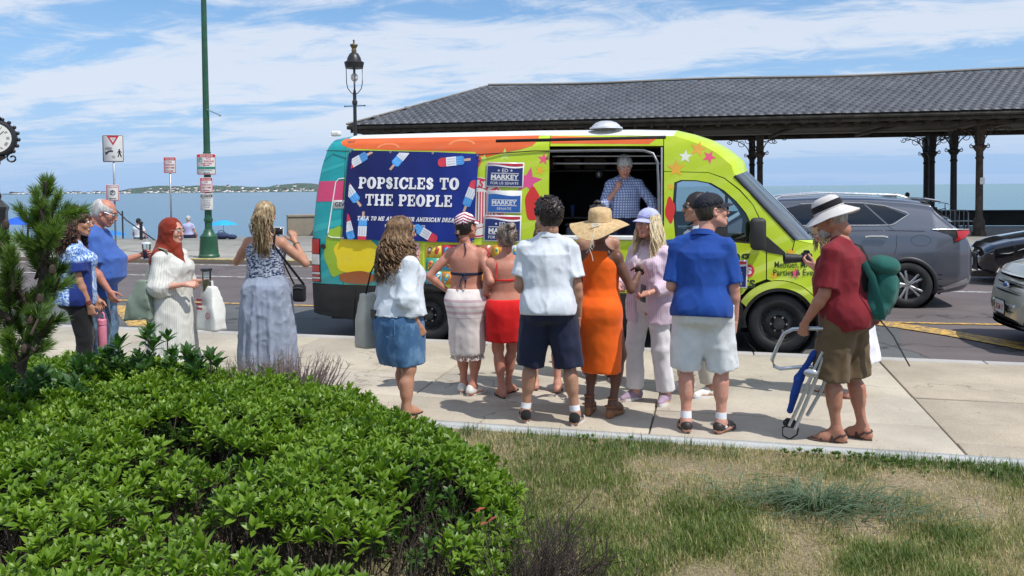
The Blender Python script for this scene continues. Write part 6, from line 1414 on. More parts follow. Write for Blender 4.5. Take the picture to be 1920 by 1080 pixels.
        for k in 'RL':
            g=1 if k=='R' else -1; S.ell(f.tp((g*.075*f.w,-.055*f.dp,-.03)),np.array((.084*f.w,.088*f.dp,.095))*s+loose*.9*s,f.T,.04)
            hp_,kn,an,fa=f.leg[k]; r0=.094*s*f.limb*f.w**.35+loose*s; up=nrm(hp_-kn)
            if hem<=1.2: S.cone(hp_+up*.02*s,hp_+(kn-hp_)*hem,r0,rh*s,.035,fold=.05,seed=seed+g,flat=flat)
            else:
                rk_=(rk or .074)*s; S.cone(hp_+up*.02*s,kn,r0,rk_,.035,fold=.03,seed=seed+g); S.ell(kn,rk_*.98,None,.02); S.cone(kn,kn+(an-kn)*(hem-1),rk_*.97,rh*s,.02,fold=.05,seed=seed+g)
        f.wr(S,wr,8.,seed,.6); S.half(f.tp((0,0,top)),f.T@np.array([0,0,1.]))
        return ob(name,S.mb(),mat,f.t,smooth=180)
    def skirt(f,mat,prof,name='skirt',n=9,amp=.05,h=.012,wr=.004,seed=4,p=2.1,extra=None,mm=None,mats=None,frame=None,marg=.014):
        """prof rows: z rx ry cx cy around the pelvis, from hem upwards"""
        s=f.s; S=Sol(h); T=np.array(prof,float); T[:,0]=zc(T[:,0]); T=T*s; z0,z1=T[0,0],T[-1,0]
        for r_ in T:
            if r_[0]>-.14*s and r_[0]<.40*s:
                r_[1]=max(r_[1],np.interp(r_[0],f.tor[:,0],f.tor[:,1])+marg); r_[2]=max(r_[2],np.interp(r_[0],f.tor[:,0],f.tor[:,2])+marg)
        def folds(a,z):
            k=np.clip((z1-z)/(z1-z0),0,1)**.8; return k*amp*(np.sin(n*a+seed+2*k)*.5+np.sin((n*1.6)*a+seed*2)*.3+np.sin((n*.55)*a+seed)*.35)
        S.loft(T,f.P0,f.T if frame is None else frame,.01,p=p,folds=folds)
        if z0<-.03*s<z1:
            for g in(-1,1): S.ell(f.tp((g*.075*f.w,-.055*f.dp,-.03)),np.array((.088*f.w,.088*f.dp,.095))*s+marg,f.T,.04)
        if extra: extra(S)
        f.wr(S,wr,8.,seed,.35); S.half(f.tp((0,0,prof[-1][0])),f.T@np.array([0,0,1.])); return ob(name,S.mb(mm=mm),mats or mat,f.t,smooth=180)
    def shoes(f,kind,mat,sole=None,sock=None):
        s=f.s
        for k in 'RL':
            h,kn,an,fa=f.leg[k]; R=rotz(fa); sg=1 if k=='R' else -1; b0=np.array([an[0],an[1],an[2]-.085*s]); g=lambda x,y,z:b0+R@np.array([x,y,z])*s
            out=[(-.001+.041*math.sin(a)*(1 if math.cos(a)>0 else .92)*(1.0 if True else 1)+sg*.006*math.cos(a),.060+.128*math.cos(a)) for a in np.linspace(0,2*math.pi,29)[:-1]][::-1]
            out=[(x*(1.1 if y>.05 else .88),y) for x,y in out]
            def slab(z0,z1,kx=1.): 
                m=MB(); n=len(out); V=[g(x*kx,y*kx+.0,z0) for x,y in out]+[g(x*kx,y*kx,z1) for x,y in out]; return m.add(V,[tuple(range(n))[::-1],tuple(range(n,2*n))]+[(i,(i+1)%n,(i+1)%n+n,i+n) for i in range(n)])
            if sock is not None:
                ob('sock',MB().tube([an+(kn-an)*.16,an+(kn-an)*.06,an,g(0,-.01,.05),g(0,.04,.045)],[.040*s,.041*s,.042*s,.043*s,.038*s],14),sock,f.t,smooth=60)
            if kind in('sneaker','loafer'):
                S=Sol(.008); S.cap(g(0,-.035,.045),g(0,.08,.038),.036*s,.036*s,.03); S.cap(g(0,.08,.036),g(-sg*.006,.155,.028),.040*s,.026*s,.03); S.cap(g(0,-.03,.05),g(0,.03,.07),.034*s,.030*s,.03)
                if kind=='sneaker': S.cap(g(0,-.02,.075),g(0,-.01,.085),.036*s,.034*s,.02)
                S.half(g(0,0,.014),(0,0,-1)); sh=ob('shoe',S.mb(),mat,f.t,smooth=180); ob('sole',slab(.0,.026),sole or mSW,sh,smooth=30)
                if kind=='sneaker':
                    L=MB()
                    for i in range(4): y=.045+i*.019; L.tube([g(-.018,y,.072-i*.006),g(0,y+.004,.078-i*.007),g(.018,y,.072-i*.006)],.0035*s,5)
                    ob('laces',L,sole or mSW,sh,kind='stuff')
            elif kind=='flipflop':
                so=ob('sandal_sole',slab(-.004,.006,1.02),sole or mat,f.t,smooth=30); ob('sandal_strap',MB().tube([g(-.036,.045,.008),g(-.022,.085,.046),g(-sg*.012,.135,.028),g(sg*.022,.085,.046),g(.038,.045,.008)],.0065*s,6),mat,so)
            elif kind=='sandal':
                so=ob('sandal_sole',slab(-.006,.010,1.06),sole or mat,f.t,smooth=30); st=MB()
                for y,zt in((.10,.052),(.03,.075)):
                    st.tube([g(.042*math.cos(a),y,.006+zt*math.sin(a)) for a in np.linspace(0,math.pi,11)],.010*s,6,flat=.5)
                st.tube([g(.046*math.cos(a),-.03-.04*math.sin(a)*0-.032*math.sin(a),.062) for a in np.linspace(0,math.pi,11)],.007*s,6); st.tube([g(-.044,.03,.01),g(-.044,-.03,.06)],.006*s,5).tube([g(.044,.03,.01),g(.044,-.03,.06)],.006*s,5)
                ob('sandal_strap',st,mat,so)
    # ---------- hair and hats
    def cap_hair(f,mat,r=.010,kind='short',amp=.004,fr=60,front=.055,nape=-.06,side=.0,name='hair',h=.0065,bald=False,seed=0,top=True):
        s=f.s*f.hs; S=Sol(h); HR,HC=f.HR,f.HC
        S.ell(f.hp((0,-.020,.034)),(np.array((.0765,.0985,.087))+r)*s,HR); S.ell(f.hp((0,-.045,-.02)),(np.array((.066,.062,.062))+r*.6)*s,HR,.03)
        S.ell(f.hp((0,front+.075,-.045)),np.array((.085,.085,.105))*s,HR,.008,'sub'); 
        for g in(-1,1): S.ell(f.hp((g*.09,.012,-.018)),np.array((.03,.032,.036))*s,HR,.006,'sub')
        if bald: S.ell(f.hp((0,.012,.10)),np.array((.070,.105,.070))*s,HR,.01,'sub')
        def d(P):
            q=(P-HC)@HR/s
            cut=np.maximum(nape-q[...,2],0)
            if kind=='curl': return -amp*vnoise(q,fr,seed)-amp*.8*(1-2*np.abs(vnoise(q,fr*.6,seed+3)))
            return -amp*vnoise(q*np.array([1.,.6,.25]),fr,seed)
        S.disp(d); S.half(f.hp((0,-.05,nape)),HR@np.array([0,-.25,-1.])); return ob(name,S.mb(),mat,f.t,smooth=180)
    def locks(f,mat,n=130,length=.30,az=(-110,110),wave=.012,wl=.11,r=(.010,.005),flare=.02,seed=0,name='hair_locks',el0=(20,75),jit=.012,curl=0.,down=None,front_wrap=0.,R0=1.03,parent=None,lenvar=.15):
        n=int(n*1.9); r=(r[0]*.62,r[1]*.62); jit*=1.4
        s=f.s*f.hs; rg=np.random.default_rng(seed); mb=MB(); HR,HC=f.HR,f.HC
        for i in range(n):
            a=rad(rg.uniform(*az)); el=rad(rg.uniform(*el0)); ph=rg.uniform(0,6.28); L=length*(1+rg.uniform(-lenvar,lenvar)); jr=rg.uniform(-1,1)*jit; P=[]
            k=rg.uniform(.98,R0+.05)
            for e in np.linspace(el,rad(-5),6):
                P.append(HC+HR@(np.array([.0,-.020,.034])+np.array([math.sin(a)*math.cos(e)*.086,-math.cos(a)*math.cos(e)*.108,math.sin(e)*.096])*k)*s)
            base=P[-1]; dn=np.array([0,0,-1.]); out=HR@np.array([math.sin(a),-math.cos(a),0]); out[2]=0; m=int(7+L/.035)
            for j in range(1,m+1):
                t=j/m; z=L*t; fl=flare*math.sin(min(t*1.6,1)*math.pi*.5)+jr*t
                w_=wave*min(1,t*2.5)*math.sin(ph+z/wl*6.28); w2=wave*.7*min(1,t*2.5)*math.cos(ph*1.7+z/wl*6.28)+ (curl*math.sin(ph+z*110) if curl else 0)
                sd_=np.cross(out,(0,0,1)); P.append(base+dn*z*s+out*(fl+w2)*s+sd_*(w_)*s)
            P=np.array(P); rr=np.interp(np.linspace(0,1,len(P)),[0,.25,.75,1],[r[1],r[0],r[0]*.85,.0012])*s*rg.uniform(.5,1.3); mb.tube(P,rr,4,flat=.55,caps=False)
        return ob(name,mb,mat,f.t if parent is None else parent,smooth=180,kind='stuff')
    def curls(f,mat,n=260,R=1.08,size=.011,az=(-180,180),el=(-35,90),skip=None,seed=0,name='curls',long=0.):
        s=f.s*f.hs; rg=np.random.default_rng(seed); mb=MB(); 
        for i in range(n):
            a=rad(rg.uniform(*az)); e=math.asin(rg.uniform(math.sin(rad(el[0])),math.sin(rad(el[1])))); q=np.array([0,-.020,.034])+np.array([math.sin(a)*math.cos(e)*.080,-math.cos(a)*math.cos(e)*.102,math.sin(e)*.092])*R*rg.uniform(.97,1.05)
            if q[1]>.035 and q[2]<.075: continue
            if abs(q[0])>.05 and q[1]>-.03 and q[2]<.0: continue
            nrm_=nrm(q-np.array([0,-.02,.034])); X=frame(nrm_+rg.normal(0,.5,3)); ph=rg.uniform(0,6.28)
            P=[f.hp(q+X@np.array([size*math.cos(ph+t*1.),size*math.sin(ph+t*1.),(t-2.5)*size*.45])) for t in np.linspace(0,5.2,9)]
            mb.tube(P,.0042*s*np.array([.5,1,1,1,1,1,1,.8,.3]),5)
        return ob(name,mb,mat,f.t,smooth=180,kind='stuff')
    def cap(f,mat,brim=None,fwd=.07,name='cap'):
        s=f.s*f.hs; S=Sol(.007); HR=f.HR; S.ell(f.hp((0,-.018,.045)),np.array((.088,.110,.092))*s,HR); S.half(f.hp((0,0,.045)),HR@np.array([0,.10,-1.])); S.ell(f.hp((0,-.018,.040)),np.array((.083,.105,.085))*s,HR,.002,'sub')
        c=ob(name,S.mb(),mat,f.t,smooth=180); B=[]
        for v in np.linspace(0,1,7):
            row=[]
            for u in np.linspace(-1,1,13):
                a=u*rad(62); x=math.sin(a)*(.086+v*.004); y=-.018+math.cos(a)*.104+v*fwd*math.cos(u*1.35)**.8; z=.050+.004-v*.018+(-.020*u*u); row.append(f.hp((x,y,z)))
            B.append(row)
        B=np.array(B); th=HR@np.array([0,0,-.004*s]); g=MB().grid(B).grid((B+th)[::-1]); 
        edge=np.concatenate([B[-1],(B[-1]+th)]).reshape(2,-1,3); g.grid(edge); ob('cap_brim',g,brim or mat,c,smooth=60); ob('cap_button',MB().ell(f.hp((0,-.018,.138)),.007*s,8,6),mat,c); return c
    def glasses(f,mat,lens=None,big=.019):
        s=f.s*f.hs; g=MB()
        for k in(-1,1):
            g.tube([f.hp((k*.033+big*1.15*math.cos(a),.106-.010*abs(math.cos(a))*(1 if k*math.cos(a)>0 else 0),.012+big*.85*math.sin(a))) for a in np.linspace(0,2*math.pi,15)[:-1]],.0018*s,5,closed=True)
            g.tube([f.hp((k*.054,.098,.018)),f.hp((k*.076,.06,.018)),f.hp((k*.082,-.012,.014))],.0022*s,5)
        g.tube([f.hp((-.014,.108,.016)),f.hp((0,.112,.018)),f.hp((.014,.108,.016))],.0018*s,5); o=ob('glasses' if lens is None else 'sunglasses',g,mat,f.t)
        if lens is not None:
            for k in(-1,1): ob('lens',MB().ell(f.hp((k*.033,.104,.012)),np.array((big*1.1,.0035,big*.82))*s,14,8,f.HR@rotz(-k*.15)),lens,o,smooth=180)
        return o
# ================================================================ the crowd
sFair=skin('fair',(.60,.36,.27)); sPink=skin('pink',(.60,.32,.24),.9); sTan=skin('tan',(.46,.24,.155)); sBrown=skin('brown',(.145,.068,.042)); sOlive=skin('olive',(.43,.235,.155)); sRed=skin('reddened',(.52,.24,.17),1.)
mWhiteC=cloth('white',(.66,.70,.76),wr=.5); mNavyC=cloth('navy',(.016,.020,.048)); mWhiteP2=cloth('white_trousers',(.74,.73,.75)); mWS=cloth('white_shorts',(.72,.75,.77),wr=.5); mBlackC=cloth('black',(.012,.012,.014))
mWSh=M('white_canvas',(.72,.71,.68),.7); mSock=M('white_sock',(.74,.76,.80),.9); mSG_=M('sunglass_lens',(.01,.01,.012),.08,var=0)
mHB=hairmat('black_brown',(.008,.006,.005),(.035,.022,.016)); mHG=hairmat('grey',(.30,.29,.28),(.55,.54,.52)); 
def fold_col(c,hi=1.25): return c
# ---- man in white polo
f=Fig('man with curly dark hair in a pale blue-white polo and navy shorts, seen from behind','PX','PY',0) if False else None
def rot_in(f,g): f.t.rotation_euler[2]+=rad(g)
f=Fig('curly dark haired man in a white polo shirt and navy shorts seen from behind',-1.27,6.12,8,H=1.775,w=1.01,dp=1.08,sk=sOlive,limb=1.05,head=(34,-4,0),
  arms={'R':((.15,-.06,-1),(.05,.30,-1)),'L':((-.17,-.04,-1),(.15,.95,-.35))},feet={'R':(.20,-.02,-14),'L':(-.19,.03,12)})
f.hands={'R':((0,.25,-1),(-1,.1,0),.5,.3),'L':((.6,.8,.1),(.2,0,-1),.7,.6)}
f.build(); f.top(mWhiteC,hem=-.085,sleeve=.74,loose=.034,untuck=.55,sl_r=.070,wr=.013,collar=mWhiteC,seed=11,fr=6.)
f.shorts(mNavyC,hem=1.10,top=.03,loose=.024,rh=.112,rk=.110,seed=5,wr=.008); f.cap_hair(mHB,r=.020,kind='curl',amp=.008,fr=48,nape=-.085,seed=2); f.curls(mHB,n=340,R=1.13,seed=5)
f.glasses(mDkM,mSG_); f.shoes('sneaker',mBlackC,mSW,mSock)
# ---- man in blue polo with navy cap
mBP=cloth('royal_blue',(.012,.062,.30),wr=.3)
f=Fig('man in royal blue polo, navy cap and white shorts looking over his shoulder',-.10,6.15,-6,H=1.80,w=1.01,dp=1.12,sk=sPink,limb=1.06,head=(-62,-8,0),belly=.05,lean=3,ho=(.065,.04),
  arms={'R':((.16,-.05,-1),(.02,.22,-1)),'L':((-.13,-.18,-1),(.22,.95,-.15))},feet={'R':(.13,.02,-24),'L':(-.115,-.03,18)})
f.hands={'R':((.0,.12,-1),(-1,-.1,0),.45,.3),'L':((.5,.85,.1),(.6,-.4,-.4),.8,.6)}
f.build(); f.top(mBP,hem=-.085,sleeve=.90,loose=.035,untuck=.6,sl_r=.066,wr=.012,collar=mBP,seed=21,fr=5.); f.shorts(mWS,hem=1.06,top=.02,loose=.026,rh=.114,rk=.114,seed=8,wr=.010)
f.cap_hair(hairmat('dark_cropped',(.012,.009,.007),(.05,.035,.025)),r=.004,nape=-.075,amp=.002); f.cap(M('navy_cap_cloth',(.010,.012,.022),.85),fwd=.075); f.glasses(mDkM,mSG_); f.shoes('loafer',M('dark_leather',(.028,.020,.018),.5),M('dark_sole',(.09,.06,.05),.8),mSock)
# ---- woman in orange dress and sun hat
def orange_fn(t,col): return col
mOD=cloth('orange_jersey',(.84,.125,.008),wr=.12,weave=300)
f=Fig('woman in a fitted orange dress and wide straw sun hat pointing',-.90,6.40,-12,H=1.665,sex='f',w=1.0,dp=1.06,sk=sBrown,limb=.98,shr=(0,.014),head=(6,-2,0),
  arms={'R':((.42,.05,-1),(.10,.75,.62)),'L':((-.15,.15,-1),(.4,.9,.1))},feet={'R':(.095,.02,-12,.035),'L':(-.115,.02,10,.035)})
f.hands={'R':((-.35,.9,-.05),(-.5,-.3,-.8),1.1,.5,.05,True),'L':((.5,.8,.1),(.2,0,-1),.7,.6)}
f.build()
P=[(-.545,.172,.145,0,-.01),(-.40,.180,.152,0,-.012),(-.2,.188,.16,0,-.018),(-.07,.196,.168,0,-.030),(.02,.188,.160,0,-.030),(.10,.158,.128,0,-.01),(.17,.150,.116,0,0),(.28,.152,.122,0,.004),(.36,.150,.128,0,.008),(.42,.134,.115,0,-.004),(.47,.112,.092,0,-.014),(.515,.092,.074,0,-.018)]
def ex(S):
    s=f.s
    for g in(-1,1): S.ell(f.tp((g*.075,-.070,-.035)),np.array((.098,.092,.100))*s,f.T,.05); S.ell(f.tp((g*.066,.085,.335)),np.array((.066,.06,.066))*s,f.T,.04)
    S.cap(f.tp((0,.0,.56)),f.tp((0,.02,.66)),.062*s,.062*s,.006,'sub')
f.skirt(mOD,P,'dress',n=7,amp=.014,wr=.0035,extra=ex,seed=9)
mTrim=cloth('pale_pink_trim',(.72,.55,.52))
tr=MB(); s=f.s
for g in(-1,1): tr.tube([f.tp((g*x,y,z)) for x,y,z in((.088,-.052,.515),(.110,-.056,.470),(.133,-.052,.42),(.150,-.040,.36),(.156,-.020,.31))],.0065,6,flat=.7,up=(0,1,0))
ob('trim',tr,mTrim,f.t,smooth=60)
f.cap_hair(mHB,r=.006,nape=-.07)
# hat: broad dipping brim
mStraw=Nt('straw'); b_=mStraw.n('TexWave',{'wave_type':'RINGS','rings_direction':'Z'},{'Vector':mStraw.co(),'Scale':60.,'Distortion':1.2,'Detail':2.}); mStraw.bump(b_,.5,.003); mStraw.fin(mStraw.mix(mStraw.ramp(mStraw.noise(30,4,.7),.35,.65),(.50,.33,.15),(.66,.48,.26)),.75)
def hat(f,prof,brim,mat,dz=.06,name='sun_hat',tilt=(0,0),crown_s=(1,1)):
    s=f.s*f.hs; R=f.HR@rotx(rad(tilt[0]))@roty(rad(tilt[1])); c=f.hp((0,-.016,dz)); m=MB().lathe(np.array(prof),n=40,sx=crown_s[0],sy=crown_s[1]); G=[]
    for v in np.linspace(0,1,9): G.append([brim(v,a) for a in np.arange(48)*2*math.pi/48])
    G=np.array(G); m.grid(G,closed_v=True); G2=G.copy(); G2[...,2]-=.003; m.grid(G2[:,::-1],closed_v=True)
    m.xf(R*s,c); return ob(name,m,mat,f.t,smooth=50,fixn=False),R*s,c
def br(v,a):
    r=.093+v*.148; ky=1.20-.16*v; back=max(0,-math.sin(a)); side=math.cos(a)
    return (r*math.cos(a),r*ky*math.sin(a)-.01*v,-.002+v*(-.040-.055*back+.030*max(0,side)**2*v-.022*math.sin(3*a+.5)*v))
h_,HRs,hc=hat(f,[(.0,.104),(.05,.103),(.080,.094),(.092,.072),(.095,.0)],br,mStraw.m,dz=.048,tilt=(4,2),crown_s=(1,1.20))
cd=MB(); mCord=M('cord_cream',(.66,.60,.48),.8); L=lambda x,y,z:hc+HRs@np.array([x,y,z])
bp=lambda v,x: L(x,*br(v,-math.pi/2)[1:])
for i in range(6):
    a0=i*1.05; cd.tube([bp(.15+.10*math.sin(a0+t*1.5)+.12*t/3,.03*math.cos(a0+t*2))+np.array([0,-.006,.004]) for t in np.linspace(0,3,8)],.0028,5)
cd.tube([bp(.35,.0)+np.array([0,-.01,0]),bp(1,.005)+np.array([0,-.01,-.005]),bp(1,-.01)+np.array([0,-.012,-.05]),bp(1,.012)+np.array([0,-.012,-.075]),bp(1,.02)+np.array([0,-.01,-.04]),bp(1,.0)+np.array([0,-.01,.0])],.003,5)
cd.tube([bp(1,-.004)+np.array([0,-.010,0]),bp(1,-.015)+np.array([0,-.012,-.07]),bp(1,.004)+np.array([0,-.012,-.12]),bp(1,.012)+np.array([0,-.012,-.16])],.0028,5)
ob('hat_cord',cd,mCord,h_,smooth=60)
wm_=f.arm['R'][2]+(f.arm['R'][1]-f.arm['R'][2])*.14; ax=nrm(f.arm['R'][2]-f.arm['R'][1]); X_=frame(ax)
ob('watch_strap',MB().tube([wm_+X_@np.array([.033*math.cos(a),.033*math.sin(a),0]) for a in np.linspace(0,2*math.pi,17)[:-1]],.008,6,closed=True,up=tuple(ax)).rbox(wm_+X_@np.array([0,.036,0]),(.03,.012,.034),.004,R=X_),mBlackC,f.t)
mBrownL=M('tan_leather',(.24,.10,.04),.5,var=.2)
for k in 'RL':
    h,kn,an,fa=f.leg[k]; R=rotz(fa); b0=np.array([an[0],an[1],0]); g=lambda x,y,z:b0+R@np.array([x,y,z])*f.s
    S=Sol(.007); S.cap(g(0,-.045,.05),g(0,-.05,.015),.034,.032,.02); S.cap(g(0,-.02,.045),g(0,.10,.018),.034,.036,.02); S.cap(g(0,.10,.018),g(0,.15,.016),.036,.026,.02); S.half(g(0,0,.002),(0,0,-1)); S.op(lambda P:np.zeros(P.shape[:-1])+1,g(0,0,0),g(0,0,0),.001) if False else None
    w_=ob('wedge_sole',S.mb(),mBrownL,f.t,smooth=180); ob('heel_counter',MB().tube([g(.036*math.cos(a),-.03-.034*math.sin(a),.095) for a in np.linspace(0,math.pi,11)],.022,6,flat=.3),mBrownL,w_)
    ob('ankle_strap',MB().tube([an+np.array([.040*math.cos(a),.044*math.sin(a),.035]) for a in np.linspace(0,2*math.pi,17)[:-1]],.006,5,closed=True),mBrownL,w_); ob('toe_strap',MB().tube([g(.040*math.cos(a),.10,.035+.048*math.sin(a)) for a in np.linspace(0,math.pi,9)],.012,5,flat=.4),mBrownL,w_)
# ---- blonde woman in lavender cap
def stripes(c2,fr=70.,ax=0,lo=.2,hi=.5,mixf=.8):
    def fn(t,col):
        s_=t.sep(); return t.mix(t.math('MULTIPLY',t.ramp(t.math('SINE',t.math('MULTIPLY',t.math('ADD',s_[0],t.math('MULTIPLY',s_[1],.8)) if ax==0 else s_[ax],fr*6.283)),lo,hi),mixf),col,c2)
    return fn
mPinkS=cloth('pink_striped_linen',(.66,.50,.62),fn=stripes((.74,.66,.74),52.),wr=.35); mPinkT=cloth('blush_top',(.74,.62,.66))
f=Fig('smiling blonde woman in a lavender cap, pink striped shirt and white trousers',-.55,6.94,152,H=1.665,sex='f',w=1.06,sk=sPink,head=(-8,2,0),lean=1,
  arms={'R':((.34,.10,-1),(-.30,.95,-.12)),'L':((-.30,.08,-1),(.35,.90,-.22))},feet={'R':(.14,.03,-18),'L':(-.13,-.05,14)})
f.hands={'R':((-.75,.62,-.25),(-.35,-.25,.9),.22,.1,.10),'L':((.75,.55,-.15),(.35,-.4,-.8),.9,.5)}
f.build(); f.top(mPinkT,hem=-.06,sleeve=0,loose=.012,untuck=.3,name='inner_top',seed=31); f.shorts(mWhiteP2,hem=1.93,top=.08,loose=.016,rh=.082,rk=.082,name='trousers',seed=14)
def pin(t,col):
    s_=t.sep(); a=t.math('ARCTAN2',s_[0],s_[1]); return t.mix(t.math('MULTIPLY',t.ramp(t.math('SINE',t.math('MULTIPLY',a,74.)),.55,.9),.5),col,(.34,.36,.38))
def openf(S): S.cone(f.tp((0,.03,-.22)),f.tp((0,.30,-.22)),.075,.12,.005,'sub'); 
def open2(S):
    s=f.s
    for z in np.linspace(-.22,.50,16): S.cap(f.tp((0,.10,z)),f.tp((0,.30,z)),(.062-.02*max(0,z)/.5)*s,.09*s,.004,'sub')
f.top(mPinkS,hem=-.20,sleeve=1.72,loose=.040,untuck=.8,flare=.10,sl_r=.076,puff=.010,wr=.011,open_=open2,collar=mPinkS,seed=33,name='open_shirt')
mBl=hairmat('blonde',(.66,.50,.26),(.90,.80,.56),.38); f.cap_hair(mBl,r=.008,nape=-.08,front=.045); f.locks(mBl,n=230,length=.37,az=(-128,128),wave=.014,wl=.22,r=(.012,.006),flare=.030,seed=4,el0=(8,30))
lv=M('lavender_cotton',(.44,.46,.80),.85,bump=.1,bs=200); c_=f.cap(lv,fwd=.078)
ob('cap_logo',text('B',.035,bold=.02).xf(f.HR@np.stack([[-1,0,0],[0,0,1],[0,1,0]],1)@np.diag([1,1,1.])@rotx(-.5),f.hp((0,.088,.098))),mSW,c_,smooth=0)
nk=MB()
for j in range(3):
    for i in range(26): a=i*2*math.pi/26; nk.ell(f.neck1+np.array([0,-.004,-.028-j*.017])+np.array([(.058+.006*j)*math.cos(a),(.064+.006*j)*math.sin(a)-.002,-.012*math.sin(-a)*-1*.0]),.008,6,4)
ob('beads',nk,M('bead_mix',(.30,.24,.19),.5,var=.6,vs=80),f.t,kind='stuff'); ob('earring',MB().ell(f.hp((.082,-.002,-.045)),.006,6,4),mBrass,f.t)
tth=ob('teeth',MB().ell(f.hp((0,.0945,-.0630)),np.array((.017,.008,.0045))*f.s,10,6,f.HR),mSW,f.t)
f.shoes('sneaker',M('mauve_knit',(.34,.25,.34),.8,bump=.3,bs=200),mSW,None)
ph=thing('mobile_phone','black phone in the hand of the blonde woman','phone',(0,0,0)); ph.location=Matrix.Rotation(rad(152),4,'Z')@Vector(tuple(f.palm))+Vector((-.55,6.94,0)); ph.rotation_euler=(rad(20),rad(10),rad(152))
ob('phone_body',MB().rbox((0,0,.02),(.010,.072,.15),.006),mSK,ph); ob('screen',MB().bx(.0051,.0058,-.033,.033,-.048,.090),M('screen_glass',(.02,.02,.025),.08,var=0),ph,smooth=0)
# ---- man in the serving hatch
def plaid(t,col):
    s_=t.sep(); X_=t.math('ADD',s_[0],t.math('MULTIPLY',s_[1],.6)); a=t.ramp(t.math('ABSOLUTE',t.math('SINE',t.math('MULTIPLY',X_,95.))),.72,.86); b=t.ramp(t.math('ABSOLUTE',t.math('SINE',t.math('MULTIPLY',s_[2],95.))),.72,.86)
    return t.mix(t.math('MULTIPLY',t.math('MAXIMUM',a,b),.7),col,(.02,.07,.36))
mPlaid=cloth('blue_check',(.62,.68,.80),fn=plaid)
f=Fig('grey haired man in a blue checked shirt standing in the serving hatch',-1.13,10.22,186,H=1.80,z=ROADZ+.61,w=1.02,sk=sPink,head=(8,26,0),lean=4,
  arms={'R':((.26,.42,-.86),(-.72,.0,.90)),'L':((-.62,.25,-.85),(-.35,.55,-.8))},feet={'R':(.12,0,-8),'L':(-.12,0,8)})
f.hands={'R':((-.38,-.05,.93),(-.3,-.9,-.2),.75,.5),'L':((-.1,.4,-.9),(.2,.9,.2),.3,.3)}
f.build(); f.top(mPlaid,hem=.03,sleeve=1.35,loose=.028,untuck=.6,sl_r=.070,wr=.009,collar=mPlaid,seed=41); f.shorts(mNavyC,hem=1.9,top=.08,loose=.014,rh=.085,rk=.085,name='trousers',seed=4); f.cap_hair(mHG,r=.014,nape=-.07,amp=.006,fr=40,front=.062); f.shoes('loafer',mBlackC,mBlackC)
ob('belt',MB().tube([f.tp((.172*math.cos(a),.130*math.sin(a)-.01,.055)) for a in np.linspace(0,2*math.pi,25)[:-1]],.016,6,closed=True,flat=.4),M('belt_leather',(.02,.015,.012),.5),f.t)
# ---- woman in denim skirt
mLin=cloth('white_linen',(.66,.71,.77),weave=260,wr=.5)
def denim(t,col): 
    n_=t.noise(9,4,.6,t.map((1,1,.5))); return t.mix(t.ramp(n_,.42,.62,0,.6),col,(.20,.36,.55))
mDen=cloth('denim',(.055,.14,.28),fn=denim,weave=600,wr=.4)
f=Fig('woman with long wavy brown hair in a white shirt and denim skirt',-2.42,5.90,-34,H=1.635,sex='f',w=1.14,dp=1.18,sk=sTan,limb=1.02,head=(-12,2,0),
  arms={'R':((.10,-.22,-1),(.08,.42,-.9)),'L':((-.2,.0,-1),(.05,.5,-.9))},feet={'R':(.17,-.08,-14),'L':(-.12,.12,4)})
f.hands={'R':((0,.5,-.9),(-.9,.1,-.1),1.3,.8),'L':((0,.5,-.9),(.9,.1,-.1),.8,.6)}
f.build(); f.top(mLin,hem=.00,sleeve=1.62,loose=.045,untuck=.55,sl_r=.085,puff=.014,wr=.013,neck=.06,collar=mLin,seed=51,fr=6.5)
f.skirt(mDen,[(-.425,.215,.185,0,.01),(-.35,.222,.195,0,.0),(-.18,.232,.205,0,-.012),(-.07,.232,.205,0,-.022),(.02,.215,.180,0,-.02),(.07,.190,.155,0,-.012)],'denim_skirt',n=5,amp=.018,wr=.005,seed=3)
Bm=MB(); 
for g in(-1,1):
    pc=[(g*.10+x,-.01+z) for x,z in((-.065,.02),(.065,.02),(.065,-.10),(0,-.13),(-.065,-.10))]
    V=[f.tp((x,-.212-.0*abs(x)+ (abs(x)/.23)**2*.07,z-.03)) for x,z in pc]; Bm.tube(V,.0035,5,closed=True,up=(0,1,0))
ob('pocket_stitching',Bm,M('tan_thread',(.10,.20,.36),.8),f.t,kind='stuff'); ob('pocket_phone',MB().rbox(f.tp((-.10,-.208,.005)),(.075,.012,.07),.005,R=f.T),mSK,f.t)
mWav=hairmat('balayage',(.045,.022,.011),(.30,.17,.075)); f.cap_hair(mWav,r=.016,nape=-.09,amp=.006); f.locks(mWav,n=320,length=.40,az=(-118,118),wave=.022,wl=.115,r=(.011,.006),flare=.055,seed=8,el0=(15,80),jit=.03)
f.glasses(mDkM,mSG_); f.shoes('flipflop',mBlackC)
def world(f,p): return f.t.matrix_basis@Vector(tuple(p))
t=thing('tote_bag','cream canvas tote with dark piping on the shoulder of the woman in the denim skirt','bag',tuple(world(f,f.tp((-.30,-.04,-.08)))),rad(-34)); s=f.s
mTote=cloth('canvas',(.55,.52,.44)); S=Sol(.012); S.op(lambda P:(lambda q:np.maximum(np.abs(q[...,0])-(.060-.035*np.clip((q[...,2])/.22,0,1)),np.maximum(np.abs(q[...,1])-(.155-.03*np.clip(q[...,2]/.2,0,1)),np.abs(q[...,2])-.20)))(P)-.018,(-.1,-.19,-.23),(.1,.19,.23),.01); S.disp(lambda P:.008*vnoise(P,9,2)); ob('bag_body',S.mb(),mTote,t,smooth=180)
ob('piping',MB().tube([(-.075,-.165,.19),(-.09,-.170,0),(-.088,-.16,-.15),(-.08,-.12,-.205),(-.08,.12,-.205),(-.088,.16,-.15),(-.09,.17,0),(-.075,.165,.19)],.006,6),mBlackC,t,smooth=60)
